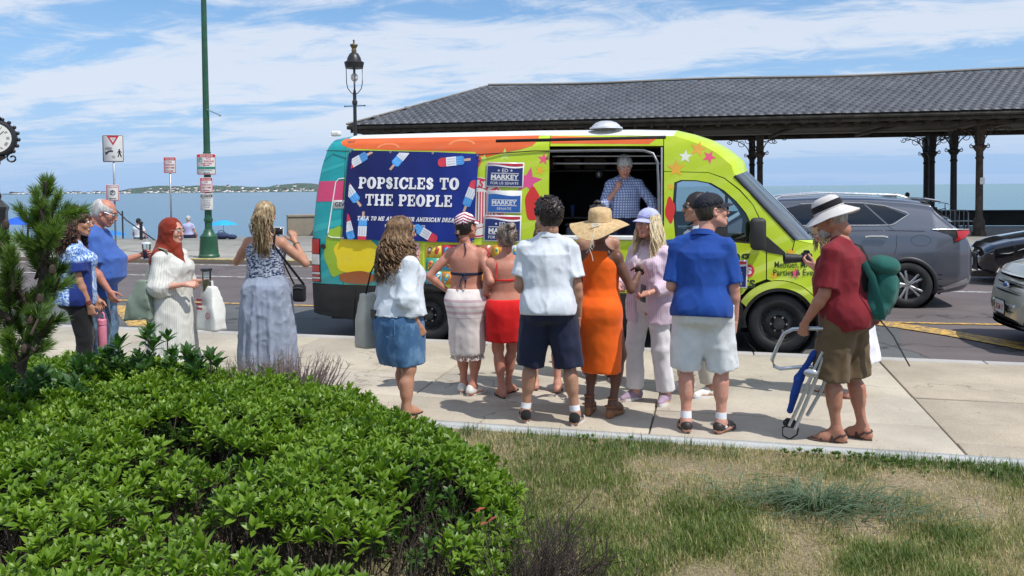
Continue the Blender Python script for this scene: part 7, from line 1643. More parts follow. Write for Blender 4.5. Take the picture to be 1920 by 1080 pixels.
q=(Matrix.Rotation(rad(34),4,'Z')@(world(f,f.tp((-.16,-.02,.57)))-t.location)); ob('strap',MB().tube([(0,-.12,.18),(q.x*.5,-.10,q.z*.6+.05),(q.x,q.y-.05,q.z),(q.x+.02,q.y+.02,q.z+.0),(q.x,q.y+.07,q.z-.03),(q.x*.5,.10,q.z*.5),(0,.12,.18)],.013,6,flat=.35),mBlackC,t,smooth=60)
# ---- woman with striped cap
def sarong(t,col):
    s_=t.sep(); b=t.ramp(t.math('SINE',t.math('MULTIPLY',s_[2],118.)),.1,.3); z=t.math('MULTIPLY',t.ramp(s_[2],.70,.72),t.ramp(s_[2],.91,.89)); return t.mix(t.math('MULTIPLY',t.math('MULTIPLY',b,z),.55),col,(.45,.22,.30))
mSar=cloth('sheer_white',(.72,.66,.64),fn=sarong,weave=200,wr=.4)
mStr=Nt('red_white_stripe'); s_=mStr.sep(); mStr.fin(mStr.mix(mStr.ramp(mStr.math('SINE',mStr.math('ADD',mStr.math('MULTIPLY',s_[2],250.),mStr.math('MULTIPLY',mStr.math('ABSOLUTE',s_[0]),120.))),-.1,.15),(.34,.03,.07),(.76,.74,.76)),.8)
f=Fig('woman in a red striped cap, halter top and white sarong with hands on hips',-2.16,6.81,4,H=1.635,sex='f',w=1.06,dp=1.05,sk=sRed,limb=1.05,shr=(0,.014),head=(-30,-6,0),
  arms={'R':((.42,-.48,-1),(-.34,.80,-.22)),'L':((-.78,-.30,-.86),(.66,.36,-.62))},feet={'R':(.045,.0,-34),'L':(-.06,.08,-22)})
f.hands={'R':((-.45,.75,-.35),(-.8,-.3,.1),.5,.5),'L':((.45,.75,-.35),(.8,-.3,.1),.5,.5)}
f.build(); f.skirt(mSar,[(-.535,.165,.145,0,0),(-.42,.175,.16,0,0),(-.25,.178,.16,0,-.008),(-.08,.198,.168,0,-.026),(.0,.192,.162,0,-.026),(.07,.160,.13,0,-.012),(.10,.152,.125,0,-.006)],'sarong',n=9,amp=.030,wr=.006,seed=13)
fr=MB(); rg=np.random.default_rng(3)
for i in range(150):
    a=i/150*2*math.pi; p=f.tp((.150*math.cos(a),.135*math.sin(a),-.530)); fr.tube([p,p+np.array([rg.normal(0,.006),rg.normal(0,.006),-.022]),p+np.array([rg.normal(0,.010),rg.normal(0,.010),-.045])],.0022,4)
ob('fringe',fr,mSar,f.t,kind='stuff')
tb=MB(); tb.tube([f.tp((.148*math.cos(a),.118*math.sin(a)+.003,.255)) for a in np.linspace(0,2*math.pi,33)[:-1]],.011,6,closed=True,flat=1.2); tb.tube([f.tp((0,-.118,.255)),f.tp((.025,-.150,.20)),f.tp((.02,-.148,.12))],.011,6,flat=.5); tb.tube([f.tp((0,-.118,.255)),f.tp((-.022,-.150,.19)),f.tp((-.032,-.148,.13))],.011,6,flat=.5); tb.ell(f.tp((0,-.125,.255)),(.02,.016,.016),8,6)
tb.tube([f.tp((.05,.06,.50)),f.tp((.052,-.03,.560)),f.tp((.0,-.070,.560)),f.tp((-.052,-.03,.560)),f.tp((-.05,.06,.50))],.007,5); tb.tube([f.tp((0,-.074,.56)),f.tp((.02,-.10,.50)),f.tp((.015,-.118,.45))],.005,5); ob('halter_ties',tb,mNavyC,f.t,smooth=60)
bk=Sol(.01)
for g in(-1,1): bk.ell(f.tp((g*.07,.095,.335)),np.array((.07,.058,.07))*f.s,f.T,.02); bk.cap(f.tp((g*.06,.10,.39)),f.tp((g*.045,.05,.50)),.018,.01,.02)
ob('bikini_top',bk.mb(),mNavyC,f.t,smooth=180); f.cap_hair(mHB,r=.006,nape=-.07); f.cap(mStr.m,fwd=.07); ob('ponytail',MB().tube([f.hp((0,-.105,-.02)),f.hp((0,-.13,-.05)),f.hp((.005,-.125,-.09)),f.hp((0,-.12,-.12))],[.02,.026,.02,.006],8),hairmat('auburn',(.05,.02,.012),(.16,.07,.04)),f.t,smooth=60)
f.shoes('sneaker',mWSh,mSW)
# ---- woman in red swimwear
mRedC=cloth('red_jersey',(.66,.012,.014),wr=.15)
f=Fig('woman with a messy greying bun in a red bikini and red mini skirt',-1.81,6.84,22,H=1.535,sex='f',w=1.08,dp=1.1,sk=sRed,limb=1.0,shr=(0,.014),head=(24,-12,0),lean=-2,
  arms={'R':((.10,.30,-1),(-.2,.95,.1)),'L':((-.18,-.05,-1),(.55,.80,-.25))},feet={'R':(.03,.12,-40),'L':(-.05,-.03,10)})
f.hands={'R':((-.3,.9,.1),(0,0,-1),.6,.5),'L':((.6,.7,-.1),(0,-.2,-1),.5,.4)}
f.build(); f.skirt(mRedC,[(-.365,.198,.160,0,0),(-.25,.202,.168,0,-.01),(-.10,.205,.172,0,-.022),(.0,.190,.155,0,-.018),(.07,.170,.135,0,-.01)],'mini_skirt',n=6,amp=.022,wr=.004,seed=6)
st=MB()
for g in(-1,1): st.tube([f.tp((g*.07,.10,.40)),f.tp((g*.085,.03,.505)),f.tp((g*.088,-.04,.512)),f.tp((g*.098,-.110,.42)),f.tp((g*.110,-.113,.30))],.006,5)
st.tube([f.tp((.156*math.cos(a),.120*math.sin(a)+.003,.28)) for a in np.linspace(0,2*math.pi,33)[:-1]],.008,5,closed=True); ob('bikini_straps',st,mRedC,f.t,smooth=60)
bk=Sol(.01)
for g in(-1,1): bk.ell(f.tp((g*.07,.098,.335)),np.array((.07,.058,.07))*f.s,f.T,.02)
ob('bikini_top',bk.mb(),mRedC,f.t,smooth=180); mGB=hairmat('greying_brown',(.05,.035,.028),(.34,.27,.21)); f.cap_hair(mGB,r=.014,nape=-.085,amp=.010,fr=55); f.curls(mGB,n=90,R=1.12,seed=9,el=(-40,50)); 
S=Sol(.007); S.ell(f.hp((0,-.07,.130)),(.045,.042,.036)); S.disp(lambda P:-.010*vnoise(P,60,4)); ob('hair_bun',S.mb(),mGB,f.t,smooth=180); ob('scrunchie',MB().tube([f.hp((.030*math.cos(a),-.055+.022*math.sin(a),.118)) for a in np.linspace(0,2*math.pi,13)[:-1]],.008,6,closed=True),cloth('ochre_scrunchie',(.35,.20,.09)),f.t); f.shoes('flipflop',M('black_rubber_strap',(.015,.015,.015),.6),mBlackC)
f.glasses(mDkM,mSG_)
# ---- woman behind, lifting her phone
f=Fig('woman in a white blouse lifting a phone, half hidden behind the white polo',-1.50,7.12,16,H=1.60,sex='f',sk=sPink,head=(14,8,0),arms={'L':((-.35,.45,-.9),(.05,.35,1)),'R':((.3,.5,-.9),(-.2,.5,.9))},feet={'R':(.10,-.08,-10),'L':(-.12,.05,10)})
f.hands={'L':((.1,.1,1),(.5,.5,0),.5,.4),'R':((-.1,.1,1),(-.5,.5,0),.5,.4)}
f.build(); f.top(cloth('white_blouse',(.70,.66,.66)),hem=-.05,sleeve=1.5,loose=.03,untuck=.6,puff=.008,seed=61); f.shorts(cloth('blush_shorts',(.55,.42,.40)),hem=.5,top=.05,rh=.115); mBr=hairmat('light_brown',(.14,.075,.04),(.34,.21,.11)); f.cap_hair(mBr,r=.012,nape=-.09); f.locks(mBr,n=150,length=.26,seed=12,el0=(20,80)); f.glasses(mDkM,mSG_); f.shoes('flipflop',mBlackC)
pt_=world(f,(f.arm['L'][2]+f.arm['R'][2])/2+np.array([0,.02,.12])); ph=thing('mobile_phone','dark phone held up by the woman in the white blouse','phone',tuple(pt_),rad(16)); ob('phone_body',MB().rbox((0,0,0),(.15,.010,.075),.006),mSK,ph); ob('screen',MB().bx(-.068,.068,-.0058,-.0051,-.033,.033),M('screen_glass',(0,0,0)),ph,smooth=0)
# ---- person between the polo and the orange dress
f=Fig('bare shouldered person with dark topknot behind the straw hat',-1.10,7.66,12,H=1.70,sex='f',w=1.1,sk=sOlive,shr=(0,.01),head=(-6,0,0),arms={'R':((.2,.3,-1),(-.2,.8,.3)),'L':((-.2,.1,-1),(.2,.8,.2))},feet={'R':(.12,.0,-12),'L':(-.10,.04,10)})
f.hands={'R':((-.3,.8,.3),(0,0,-1),.6,.5),'L':((.3,.8,.2),(0,0,-1),.6,.5)}
f.build(); f.skirt(mBlackC,[(-.30,.20,.17,0,0),(-.08,.205,.17,0,-.02),(.05,.17,.13,0,-.01),(.15,.15,.12,0,0),(.28,.16,.13,0,.01),(.38,.165,.135,0,.01)],'sundress',n=7,amp=.03,wr=.005); f.cap_hair(mHB,r=.010,nape=-.08,amp=.005); ob('topknot',Sol(.007).ell(f.hp((0,-.05,.135)),(.035,.034,.026)).disp(lambda P:-.006*vnoise(P,70,1)).mb(),mHB,f.t,smooth=180); f.shoes('sneaker',mBlackC,mSW)
# ---- man behind the blue polo
f=Fig('dark haired man in sunglasses and a white shirt behind the blue polo',-.15,7.30,118,H=1.80,sk=sOlive,head=(-12,0,0),arms={'R':((.2,.3,-1),(-.3,.8,.1)),'L':((-.2,.2,-1),(.2,.7,.2))},feet={'R':(.13,.05,-10),'L':(-.13,-.05,10)})
f.hands={'R':((-.4,.8,.1),(0,0,-1),.6,.5),'L':((.4,.7,.2),(0,0,-1),.6,.5)}
f.build(); f.top(mWhiteC,hem=-.06,sleeve=.7,loose=.025,untuck=.7,collar=mWhiteC,seed=71); f.shorts(cloth('stone_trousers',(.52,.49,.42)),hem=1.9,top=.06,rh=.085,rk=.085,name='trousers'); f.cap_hair(mHB,r=.012,nape=-.07); f.glasses(mDkM,mSG_,big=.021); f.shoes('sneaker',mWSh,mSW)
# ---- man in maroon T-shirt with backpack and folded chair
mMar=cloth('maroon',(.19,.013,.021),wr=.3); mKha=cloth('khaki',(.125,.085,.045),wr=.4)
f=Fig('man in maroon T-shirt, brimmed sun hat and khaki shorts carrying a beach chair',.90,6.18,64,H=1.765,w=1.02,dp=1.12,sk=skin('weathered',(.42,.205,.135),1.),head=(14,16,0),lean=5,belly=.03,limb=1.05,
  arms={'L':((-.16,.14,-1),(-.05,.52,-.86)),'R':((.16,-.05,-1),(-.1,.35,-1))},feet={'R':(.10,-.10,-6),'L':(-.09,.02,14)})
f.hands={'L':((.10,.25,-.97),(.95,-.1,0),1.15,.8),'R':((0,.2,-1),(-1,0,0),.7,.5)}
f.build(); f.top(mMar,hem=-.13,sleeve=.84,loose=.036,untuck=.65,sl_r=.070,wr=.014,seed=81,fr=5.5,neck=.066); f.shorts(mKha,hem=1.08,top=.02,loose=.028,rh=.126,rk=.122,seed=7,wr=.013)
mGH=hairmat('grey_wisps',(.20,.18,.165),(.42,.40,.38)); f.cap_hair(mGH,r=.010,nape=-.09,amp=.008,fr=45); S=Sol(.007); S.ell(f.hp((0,.055,-.085)),np.array((.055,.050,.052)),f.HR); S.ell(f.hp((0,.09,-.035)),(.05,.04,.035),f.HR,.005,'sub'); S.disp(lambda P:-.007*vnoise(P,55,3)); ob('beard',S.mb(),mGH,f.t,smooth=180)
def br2(v,a): 
    r=.092+v*.075; return (r*math.cos(a),(r*1.12)*math.sin(a),-.002-v*(.030+.030*abs(math.cos(a)))+.008*v*math.sin(2*a+1)-.030*v*max(0,-math.sin(a)))
mHatG=cloth('pale_grey_nylon',(.60,.58,.56)); h_,R_,c_=hat(f,[(.0,.098),(.045,.095),(.074,.080),(.088,.050),(.092,.0)],br2,mHatG,dz=.050,name='brimmed_hat',tilt=(-4,0),crown_s=(1,1.14))
ob('hat_band',MB().lathe([(.0925,.008),(.0935,.030),(.0905,.052)],n=36,sx=1.0,sy=1.145).xf(R_,c_),mBlackC,h_,smooth=60)
f.shoes('sandal',M('brown_black_strap',(.045,.025,.022),.6),M('dark_sole',(0,0,0)))
# backpack hangs from the far shoulder behind him
t=thing('backpack','teal green canvas backpack slung behind the man in maroon','backpack',tuple(world(f,f.tp((.04,-.25,.14)))),rad(64)); t.scale=(.9,.9,.92); mTeaC=cloth('teal_canvas',(.014,.105,.088),wr=.4,weave=240)
S=Sol(.011); S.ell((0,0,0),(.140,.105,.235),rotx(rad(8)),.03); S.ell((0,-.05,.03),(.11,.085,.15),None,.03); S.cap((-.09,-.0,-.15),(.09,-.0,-.15),.065,None,.04); S.disp(lambda P:.016*(1-2*np.abs(vnoise(P*np.array([1.,1.,.8]),8,5)))+.006*vnoise(P,22,2)); ob('bag_body',S.mb(),mTeaC,t,smooth=180)
ob('side_strap',MB().tube([(-.10,.10,.22),(-.165,.02,.12),(-.17,-.03,-.05),(-.13,-.04,-.2)],.028,8,flat=.2,up=(1,0,0)),mTeaC,t,smooth=60); ob('bag_flap',Sol(.011).ell((0,-.02,.20),(.15,.12,.08),rotx(rad(10))).disp(lambda P:.008*vnoise(P,12,2)).mb(),mTeaC,t,smooth=180)
ob('back_panel',MB().rbox((0,.115,0),(.22,.05,.42),.03,seg=2),mBlackC,t,smooth=60); q=Matrix.Rotation(-rad(64),4,'Z')@(world(f,f.tp((.14,-.0,.54)))-t.location); ob('shoulder_strap',MB().tube([(.05,.10,.20),(q.x,q.y-.10,q.z-.02),(q.x,q.y,q.z+.015),(q.x,q.y+.10,q.z-.06),(q.x+.02,q.y+.12,q.z-.25),(.09,.12,-.15)],.022,8,flat=.25),mBlackC,t,smooth=60)
ob('loose_strap',MB().tube([(-.02,.02,-.20),(.01,-.09,-.34),(.03,-.17,-.50),(.04,-.20,-.56)],.024,6,flat=.25),mBlackC,t,smooth=60)
# folded beach chair
gp=world(f,f.palm); t=thing('beach_chair','folded aluminium beach chair with blue fabric held by the man in maroon','chair',tuple(gp),rad(64+12)); mAl=M('brushed_aluminium',(.56,.58,.62),.32,metal=.75,var=.1); mBlu=cloth('blue_sling',(.012,.05,.26))
def ch(pts,r,m_,nm,x=0): ob(nm,MB().tube([(x+p[0],p[1],p[2]) for p in pts],r,8),m_,t,smooth=60)
ch([(.0,-.17,.02),(.0,-.05,.015),(.0,.08,.0),(.0,.14,-.035),(.0,.19,-.14),(.0,.225,-.24),(.0,.21,-.285),(.0,.17,-.30),(.0,.02,-.27),(0,-.06,-.26)],.0135,mAl,'arm_rest_tube')
for xo in(-.03,.03):
    ch([(xo,-.17,.02),(xo,-.15,-.12),(xo,-.09,-.32),(xo,.0,-.56),(xo,.06,-.72)],.0125,mAl,'frame_tube'); ch([(xo*1.3,-.13,-.14),(xo*1.3,-.06,-.3),(xo*1.3,.03,-.54),(xo*1.3,.10,-.70)],.011,mAl,'frame_tube')
ch([(0,-.20,-.0),(0,-.19,-.2),(0,-.12,-.42),(0,-.02,-.62)],.013,mAl,'frame_tube')
S=Sol(.010); S.cap((0,-.07,-.16),(0,.04,-.36),.020,.030,.02); S.cap((0,.04,-.36),(0,.10,-.60),.034,.026,.02); S.disp(lambda P:.008*vnoise(P,14,2)); ob('fabric_sling',S.mb(),mBlu,t,smooth=180)
ob('hinge_plate',MB().ell((-.045,-.05,-.30),(.016,.05,.032),14,8).merge(MB()),mAl,t,smooth=60); ob('hinge_knob',MB().cyl((-.05,-.02,-.40),(.03,-.02,-.40),.018,n=10),mAl,t); ob('end_caps',MB().rbox((0,.10,-.69),(.08,.09,.06),.02),mBlackC,t)
ob('carry_loop',MB().tube([(0,.10,-.70),(0,.15,-.73),(0,.15,-.79),(0,.10,-.81),(0,.05,-.77),(0,.04,-.72)],.006,5),mBlackC,t,smooth=60)
# ---- photographer
f=Fig('fair haired woman in a white dress bending over her camera behind the man in maroon',1.10,7.50,98,H=1.63,sex='f',sk=sPink,shr=(0,.01),head=(4,34,0),lean=10,arms={'L':((-.18,.25,-1),(.35,.62,.62)),'R':((.18,.25,-1),(-.35,.62,.62))},feet={'R':(.10,.06,-10),'L':(-.10,-.10,8)})
f.hands={'L':((.3,.9,.25),(.5,0,.8),.7,.5),'R':((-.2,.6,.6),(-.8,.2,0),.7,.5)}
f.build(); mWD=cloth('white_dress',(.72,.72,.78)); f.skirt(mWD,[(-.62,.23,.20,0,0),(-.3,.22,.19,0,-.01),(-.08,.205,.17,0,-.02),(.08,.16,.13,0,-.01),(.18,.15,.12,0,0),(.30,.16,.135,0,.01),(.40,.16,.12,0,.0),(.47,.12,.085,0,-.01)],'dress',n=8,amp=.05,wr=.005)
mFB=hairmat('fair',(.30,.20,.10),(.58,.44,.25)); f.cap_hair(mFB,r=.014,nape=-.085,front=.048); f.locks(mFB,n=130,length=.17,seed=22,el0=(10,70),az=(-130,130),flare=.01); f.shoes('flipflop',M('brown_strap',(.16,.06,.04),.6),M('brown_sandal',(.10,.04,.03),.7))
mid_=(f.arm['L'][2]+f.arm['R'][2])/2+np.array([0,.05,.05]); t=thing('camera','black camera with a long lens in the hands of the woman in white','camera',tuple(world(f,mid_)),rad(98))
ob('camera_body',MB().rbox((0,0,0),(.14,.07,.10),.015,seg=2).rbox((0,.0,.058),(.05,.05,.03),.01),mClad,t,smooth=40); ob('lens',MB().lathe([(.0,.0),(.036,.0),(.036,.05),(.040,.055),(.040,.10),(.046,.12),(.046,.16),(.038,.165),(.036,.14),(.0,.14)],(0,.03,0),20,R=rotx(rad(-90))),mClad,t,smooth=40)
# ---- woman with ponytail, smocked top
def smock(t,col):
    v=t.n('TexVoronoi',{},{'Vector':t.map((1.,1.,2.4)),'Scale':26.},0); w_=t.n('TexNoise',{},{'Vector':t.map((1,1,2.2)),'Scale':34.,'Detail':3.}); return t.mix(t.ramp(w_,.44,.55),(.030,.045,.11),(.42,.46,.56))
mSm=cloth('smocked_print',(.3,.3,.4),fn=smock,wr=.9,weave=40); mChm=cloth('chambray',(.27,.31,.40),wr=.5)
f=Fig('woman with a blonde ponytail in a blue smocked dress raising a phone',-4.07,6.65,6,H=1.755,sex='f',w=1.10,dp=1.12,sk=sTan,limb=1.06,shr=(0,.012),head=(6,2,0),
  arms={'R':((.72,.30,-.72),(-.72,.42,1.05)),'L':((-.62,.42,-.62),(.55,.45,.75))},feet={'R':(.12,0,-8),'L':(-.12,0,8)})
f.hands={'R':((-.3,.15,1),(-.5,.5,0),.6,.4),'L':((.3,.15,1),(.5,.5,0),.6,.4)}
f.build()
def sm_x(S):
    s=f.s
    for g in(-1,1): S.ell(f.tp((g*.07,.09,.335)),np.array((.072,.06,.068))*s,f.T,.04); S.cap(f.tp((g*.088,-.085,.44)),f.tp((g*.086,-.035,.518)),.024,.020,.02); S.cap(f.tp((g*.086,-.035,.518)),f.tp((g*.080,.06,.46)),.020,.022,.02)
S=f.skirt(mSm,[(.12,.174,.140,0,0),(.20,.172,.138,0,0),(.28,.178,.142,0,0),(.36,.182,.144,0,.002),(.42,.148,.120,0,-.004),(.455,.118,.104,0,-.01)],'smocked_bodice',n=22,amp=.012,wr=.006,seed=3,extra=sm_x)
f.skirt(mChm,[(-.86,.255,.24,0,0),(-.6,.255,.235,0,0),(-.35,.25,.225,0,-.005),(-.10,.235,.205,0,-.012),(.05,.212,.178,0,-.01),(.11,.176,.142,0,0),(.135,.166,.132,0,0)],'gathered_skirt',n=17,amp=.105,wr=.014,seed=5,h=.010)
mDB=hairmat('dark_blonde',(.12,.075,.04),(.50,.37,.20)); f.cap_hair(mDB,r=.012,nape=-.075,amp=.004,fr=70); pn=MB(); rg=np.random.default_rng(6); pc=f.hp((.012,-.125,.035))
for i in range(270):
    j=rg.normal(0,1,3)*.014; L_=rg.uniform(.30,.44); ph_=rg.uniform(0,6); P=[f.hp((.0,-.095,.045))+j*.4,pc+np.array([.0,-.01,0])+j*.8]
    for q in np.linspace(.1,1,9): P.append(pc+np.array([.02*q+.016*math.sin(ph_+q*7)+j[0]*(1+2*q),-.025-.01*math.sin(q*3)+.010*math.cos(ph_+q*8)+j[1],-L_*q]))
    pn.tube(P,[.003,.003,.0035,.004,.004,.004,.004,.0035,.003,.002,.001],4,flat=.6,caps=False)
ob('ponytail',pn,mDB,f.t,smooth=180,kind='stuff'); ob('hair_tie',MB().tube([f.hp((.004+.022*math.cos(a),-.112,.042+.022*math.sin(a))) for a in np.linspace(0,2*math.pi,13)[:-1]],.006,6,closed=True,up=(0,1,0)),mBlackC,f.t); f.locks(mDB,n=40,length=.20,seed=3,az=(-60,60),el0=(-5,5),flare=.03); f.shoes('flipflop',mBlackC)
ob('bracelet',MB().tube([f.arm['R'][2]*.88+f.arm['R'][1]*.12+frame(f.arm['R'][2]-f.arm['R'][1])@np.array([.031*math.cos(a),.031*math.sin(a),0]) for a in np.linspace(0,2*math.pi,13)[:-1]],.003,5,closed=True,up=tuple(nrm(f.arm['R'][2]-f.arm['R'][1]))),mBrass,f.t)
pt_=world(f,(f.arm['L'][2]+f.arm['R'][2])/2+np.array([0,.03,.10])); ph=thing('mobile_phone','phone raised in front of the face of the ponytailed woman','phone',tuple(pt_),rad(6)); ob('phone_body',MB().rbox((0,0,0),(.155,.010,.078),.006),mSW,ph); ob('screen',MB().bx(-.070,.070,-.0058,-.0051,-.034,.034),M('screen_glass',(0,0,0)),ph,smooth=0)
b0=world(f,f.tp((.315,.02,-.04))); t=thing('crossbody_bag','small black crossbody bag at the hip of the ponytailed woman','bag',tuple(b0),rad(6)); ob('bag_body',MB().rbox((0,0,0),(.125,.07,.165),.03,seg=3),mBlackC,t,smooth=50); ob('zip',MB().tube([(-.05,-.037,.05),(0,-.039,.055),(.05,-.037,.05)],.003,5),mGalv,t)
q=Matrix.Rotation(-rad(6),4,'Z')@(world(f,f.tp((.115,-.015,.545)))-t.location); ob('strap',MB().tube([(.05,-.01,.08),(q.x*.5+.02,q.y-.03,q.z*.5),(q.x+.02,q.y-.10,q.z-.10),(q.x,q.y-.03,q.z+.005),(q.x,q.y+.05,q.z-.02)],.012,6,flat=.3,up=(0,1,0)).tube([(-.05,.0,.08),(q.x*.5-.03,q.y+.0,q.z*.5),(q.x+.0,q.y-.09,q.z-.12)],.008,6,flat=.3,up=(0,1,0)),mBlackC,t,smooth=60)
# ---- woman in hijab
mHij=cloth('rust_scarf',(.23,.024,.009),wr=.4,rough=.7); mStrD=cloth('cream_pinstripe',(.66,.65,.60),fn=pin,wr=.5)
f=Fig('woman in a rust red headscarf and long cream striped dress beside the lamp post',-4.86,6.345,-84,H=1.61,sex='f',w=1.18,dp=1.2,sk=sPink,limb=1.0,head=(-4,4,0),
  arms={'R':((.22,.05,-1),(-.25,.95,.12)),'L':((-.2,.15,-1),(.30,.95,.10))},feet={'R':(.10,0,-8),'L':(-.10,0,8)})
f.hands={'R':((-.4,.9,-.05),(-.6,-.3,-.5),.8,.5),'L':((.4,.9,.0),(.6,-.3,-.4),.9,.6)}
f.build(); f.top(mStrD,hem=.06,sleeve=1.25,loose=.040,untuck=.8,sl_r=.095,puff=.022,wr=.012,seed=91,name='dress_bodice')
f.skirt(mStrD,[(-.86,.30,.27,0,0),(-.60,.285,.25,0,0),(-.52,.265,.235,0,0),(-.51,.255,.225,0,0),(-.3,.245,.215,0,-.005),(-.05,.235,.20,0,-.01),(.10,.215,.175,0,0),(.20,.20,.165,0,0)],'dress_skirt',n=14,amp=.055,wr=.007,seed=8)
S=Sol(.0095); HR=f.HR; S.ell(f.hp((0,-.028,.028)),np.array((.098,.112,.108))*f.s,HR); S.cap(f.hp((0,-.03,-.03)),f.hp((0,.0,-.12)),.092*f.s,.085*f.s,.04); S.cap(f.hp((0,-.055,-.10)),f.tp((0,-.12,.40)),.080,.095,.05); S.cap(f.hp((0,.03,-.13)),f.tp((.03,.13,.36)),.055,.035,.04)
for g in(-1,1): S.cap(f.tp((0,-.04,.53)),f.tp((g*.12,-.05,.47)),.065,.070,.04)
S.ell(f.hp((0,.115,-.012)),np.array((.064,.095,.094))*f.s,HR,.010,'sub'); f.wr(S,.009,11.,3,.6); ob('headscarf',S.mb(),mHij,f.t,smooth=180)
ob('scarf_tail',MB().tube([f.tp((.02,.10,.42)),f.tp((.0,.145,.34)),f.tp((-.02,.16,.27))],[.05,.045,.02],10,flat=.4),mHij,f.t,smooth=60); f.glasses(mGalv); f.shoes('flipflop',mBlackC)
b0=world(f,f.tp((.24,-.19,.03))); t=thing('shoulder_bag','sage green shoulder bag behind the woman in the headscarf','bag',tuple(b0),rad(-84)); mSage=cloth('sage_canvas',(.20,.25,.20)); S=Sol(.012); S.op(lambda P:(lambda q:np.maximum(np.abs(q[...,0])-(.045-.03*np.clip(q[...,2]/.2,0,1)),np.maximum(np.abs(q[...,1]-.02*(q[...,2]+.2)/.4*2)-(.105-.075*np.clip((q[...,2]+.08)/.28,0,1)),np.abs(q[...,2])-.165)))(P)-.018,(-.1,-.16,-.2),(.1,.16,.2),.01); S.disp(lambda P:.012*vnoise(P,9,7)+.008*(1-2*np.abs(vnoise(P,13,2)))); ob('bag_body',S.mb(),mSage,t,smooth=180)
q=Matrix.Rotation(rad(84),4,'Z')@(world(f,f.tp((.15,-.01,.56)))-t.location); ob('strap',MB().tube([(0,.04,.18),(q.x,q.y-.07,q.z-.10),(q.x,q.y-.02,q.z),(q.x,q.y+.05,q.z-.02),(q.x+.01,q.y+.08,q.z-.18),(.02,.08,.16)],.015,6,flat=.4),mSage,t,smooth=60)
hm_=(f.arm['L'][2]+f.arm['R'][2])/2+np.array([0,.09,0]); t=thing('drink_flask','clear drink flask with a black lid held by the woman in the headscarf','flask',tuple(world(f,hm_+np.array([.0,.02,.03]))),0); ob('flask_body',MB().lathe([(0,-.11),(.034,-.11),(.038,-.10),(.040,.06),(.044,.075)],n=20),mGlassC,t,smooth=40); ob('drink',MB().lathe([(0,-.105),(.033,-.105),(.036,.0),(0,.0)],n=18),M('iced_drink',(.45,.36,.22),.3),t); ob('lid',MB().lathe([(0,.10),(.05,.10),(.052,.085),(.044,.075),(0,.075)],n=20),mSK,t)
t=thing('carrier_bag','white carrier bag with red print hanging from her clasped hands','bag',tuple(world(f,hm_+np.array([0,.06,-.23]))),rad(-84+66)); mPlas=cloth('white_plastic',(.70,.70,.66),rough=.4,wr=.3); S=Sol(.011); S.op(lambda P:(lambda q:np.maximum(np.abs(q[...,1])-(.052-.03*np.clip(q[...,2]/.2,0,1)),np.maximum(np.abs(q[...,0])-(.125-.07*np.clip((q[...,2]+.10)/.28,0,1)),np.abs(q[...,2])-.19)))(P)-.014,(-.17,-.09,-.22),(.17,.09,.22),.01); S.disp(lambda P:.012*(1-2*np.abs(vnoise(P*np.array([1.,1.,.6]),10,7)))); ob('bag_body',S.mb(),mPlas,t,smooth=180)
pr=MB(); put(pr,ring2(.030,.022,20),.055,-.06,-.083); put(pr,text('B',.03,bold=.02),.055,-.06,-.083); 
for j,zz2 in enumerate((.10,.06,.02)): put(pr,text(['SUPER','MARKET','FRESH'][j] if False else '▬▬▬',.02) if False else flat([(-.05,-.010),(.03,-.010),(.03,.010),(-.05,.010)]),-.045,zz2-.02,-.086)
ob('red_print',pr,mSR,t,smooth=0); ob('bag_handle',MB().tube([(-.02,0,.15),(-.01,0,.24),(.02,0,.25),(.035,0,.15)],.012,6,flat=.5),mPlas,t,smooth=60)
# ---- bald man in blue T-shirt
mBT=cloth('blue_tshirt',(.055,.13,.42),wr=.3); mJn=cloth('dark_jeans',(.05,.07,.12),fn=denim)
f=Fig('balding grey haired man in a blue T-shirt holding a plastic cup',-6.01,6.73,-66,H=1.80,w=1.08,dp=1.12,sk=sRed,head=(-4,22,0),lean=2,belly=.09,limb=1.05,arms={'R':((.14,.10,-1),(.0,.55,-.85)),'L':((-.1,.35,-1),(-.15,.95,.30))},feet={'R':(.12,0,-10),'L':(-.12,0,10)})
f.hands={'R':((.0,.35,-.9),(-.9,.3,0),.5,.3),'L':((.1,.9,.15),(.9,.1,.0),.9,.6)}
f.build(); f.top(mBT,hem=-.14,sleeve=.85,loose=.034,untuck=.9,sl_r=.084,wr=.010,seed=95,fr=6); f.shorts(mJn,hem=1.9,top=.02,loose=.02,rh=.095,rk=.09,name='jeans'); mWg=hairmat('white_grey',(.34,.33,.32),(.62,.61,.59)); f.cap_hair(mWg,r=.012,nape=-.065,amp=.007,fr=50,bald=True,front=.03); f.glasses(mGalv); f.shoes('sneaker',mWSh,mSW)
pt_=world(f,f.palm+np.array([0,.0,.03])); t=thing('plastic_cup','clear plastic cup of purple drink held by the balding man','cup',tuple(pt_),0); ob('cup_body',MB().lathe([(0,-.08),(.030,-.08),(.046,.08)],n=22),mGlassC,t,smooth=40); ob('drink',MB().lathe([(0,-.075),(.029,-.075),(.036,-.012),(0,-.012)],n=20),M('purple_drink',(.16,.03,.09),.2),t); ob('cup_lid',MB().lathe([(0,.095),(.03,.095),(.048,.085),(.049,.077),(0,.077)],n=22),M('clear_lid',(.65,.68,.7),.2),t); ob('straw',MB().cyl((0,0,-.05),(.01,.0,.13),.004,n=6),mSW,t)
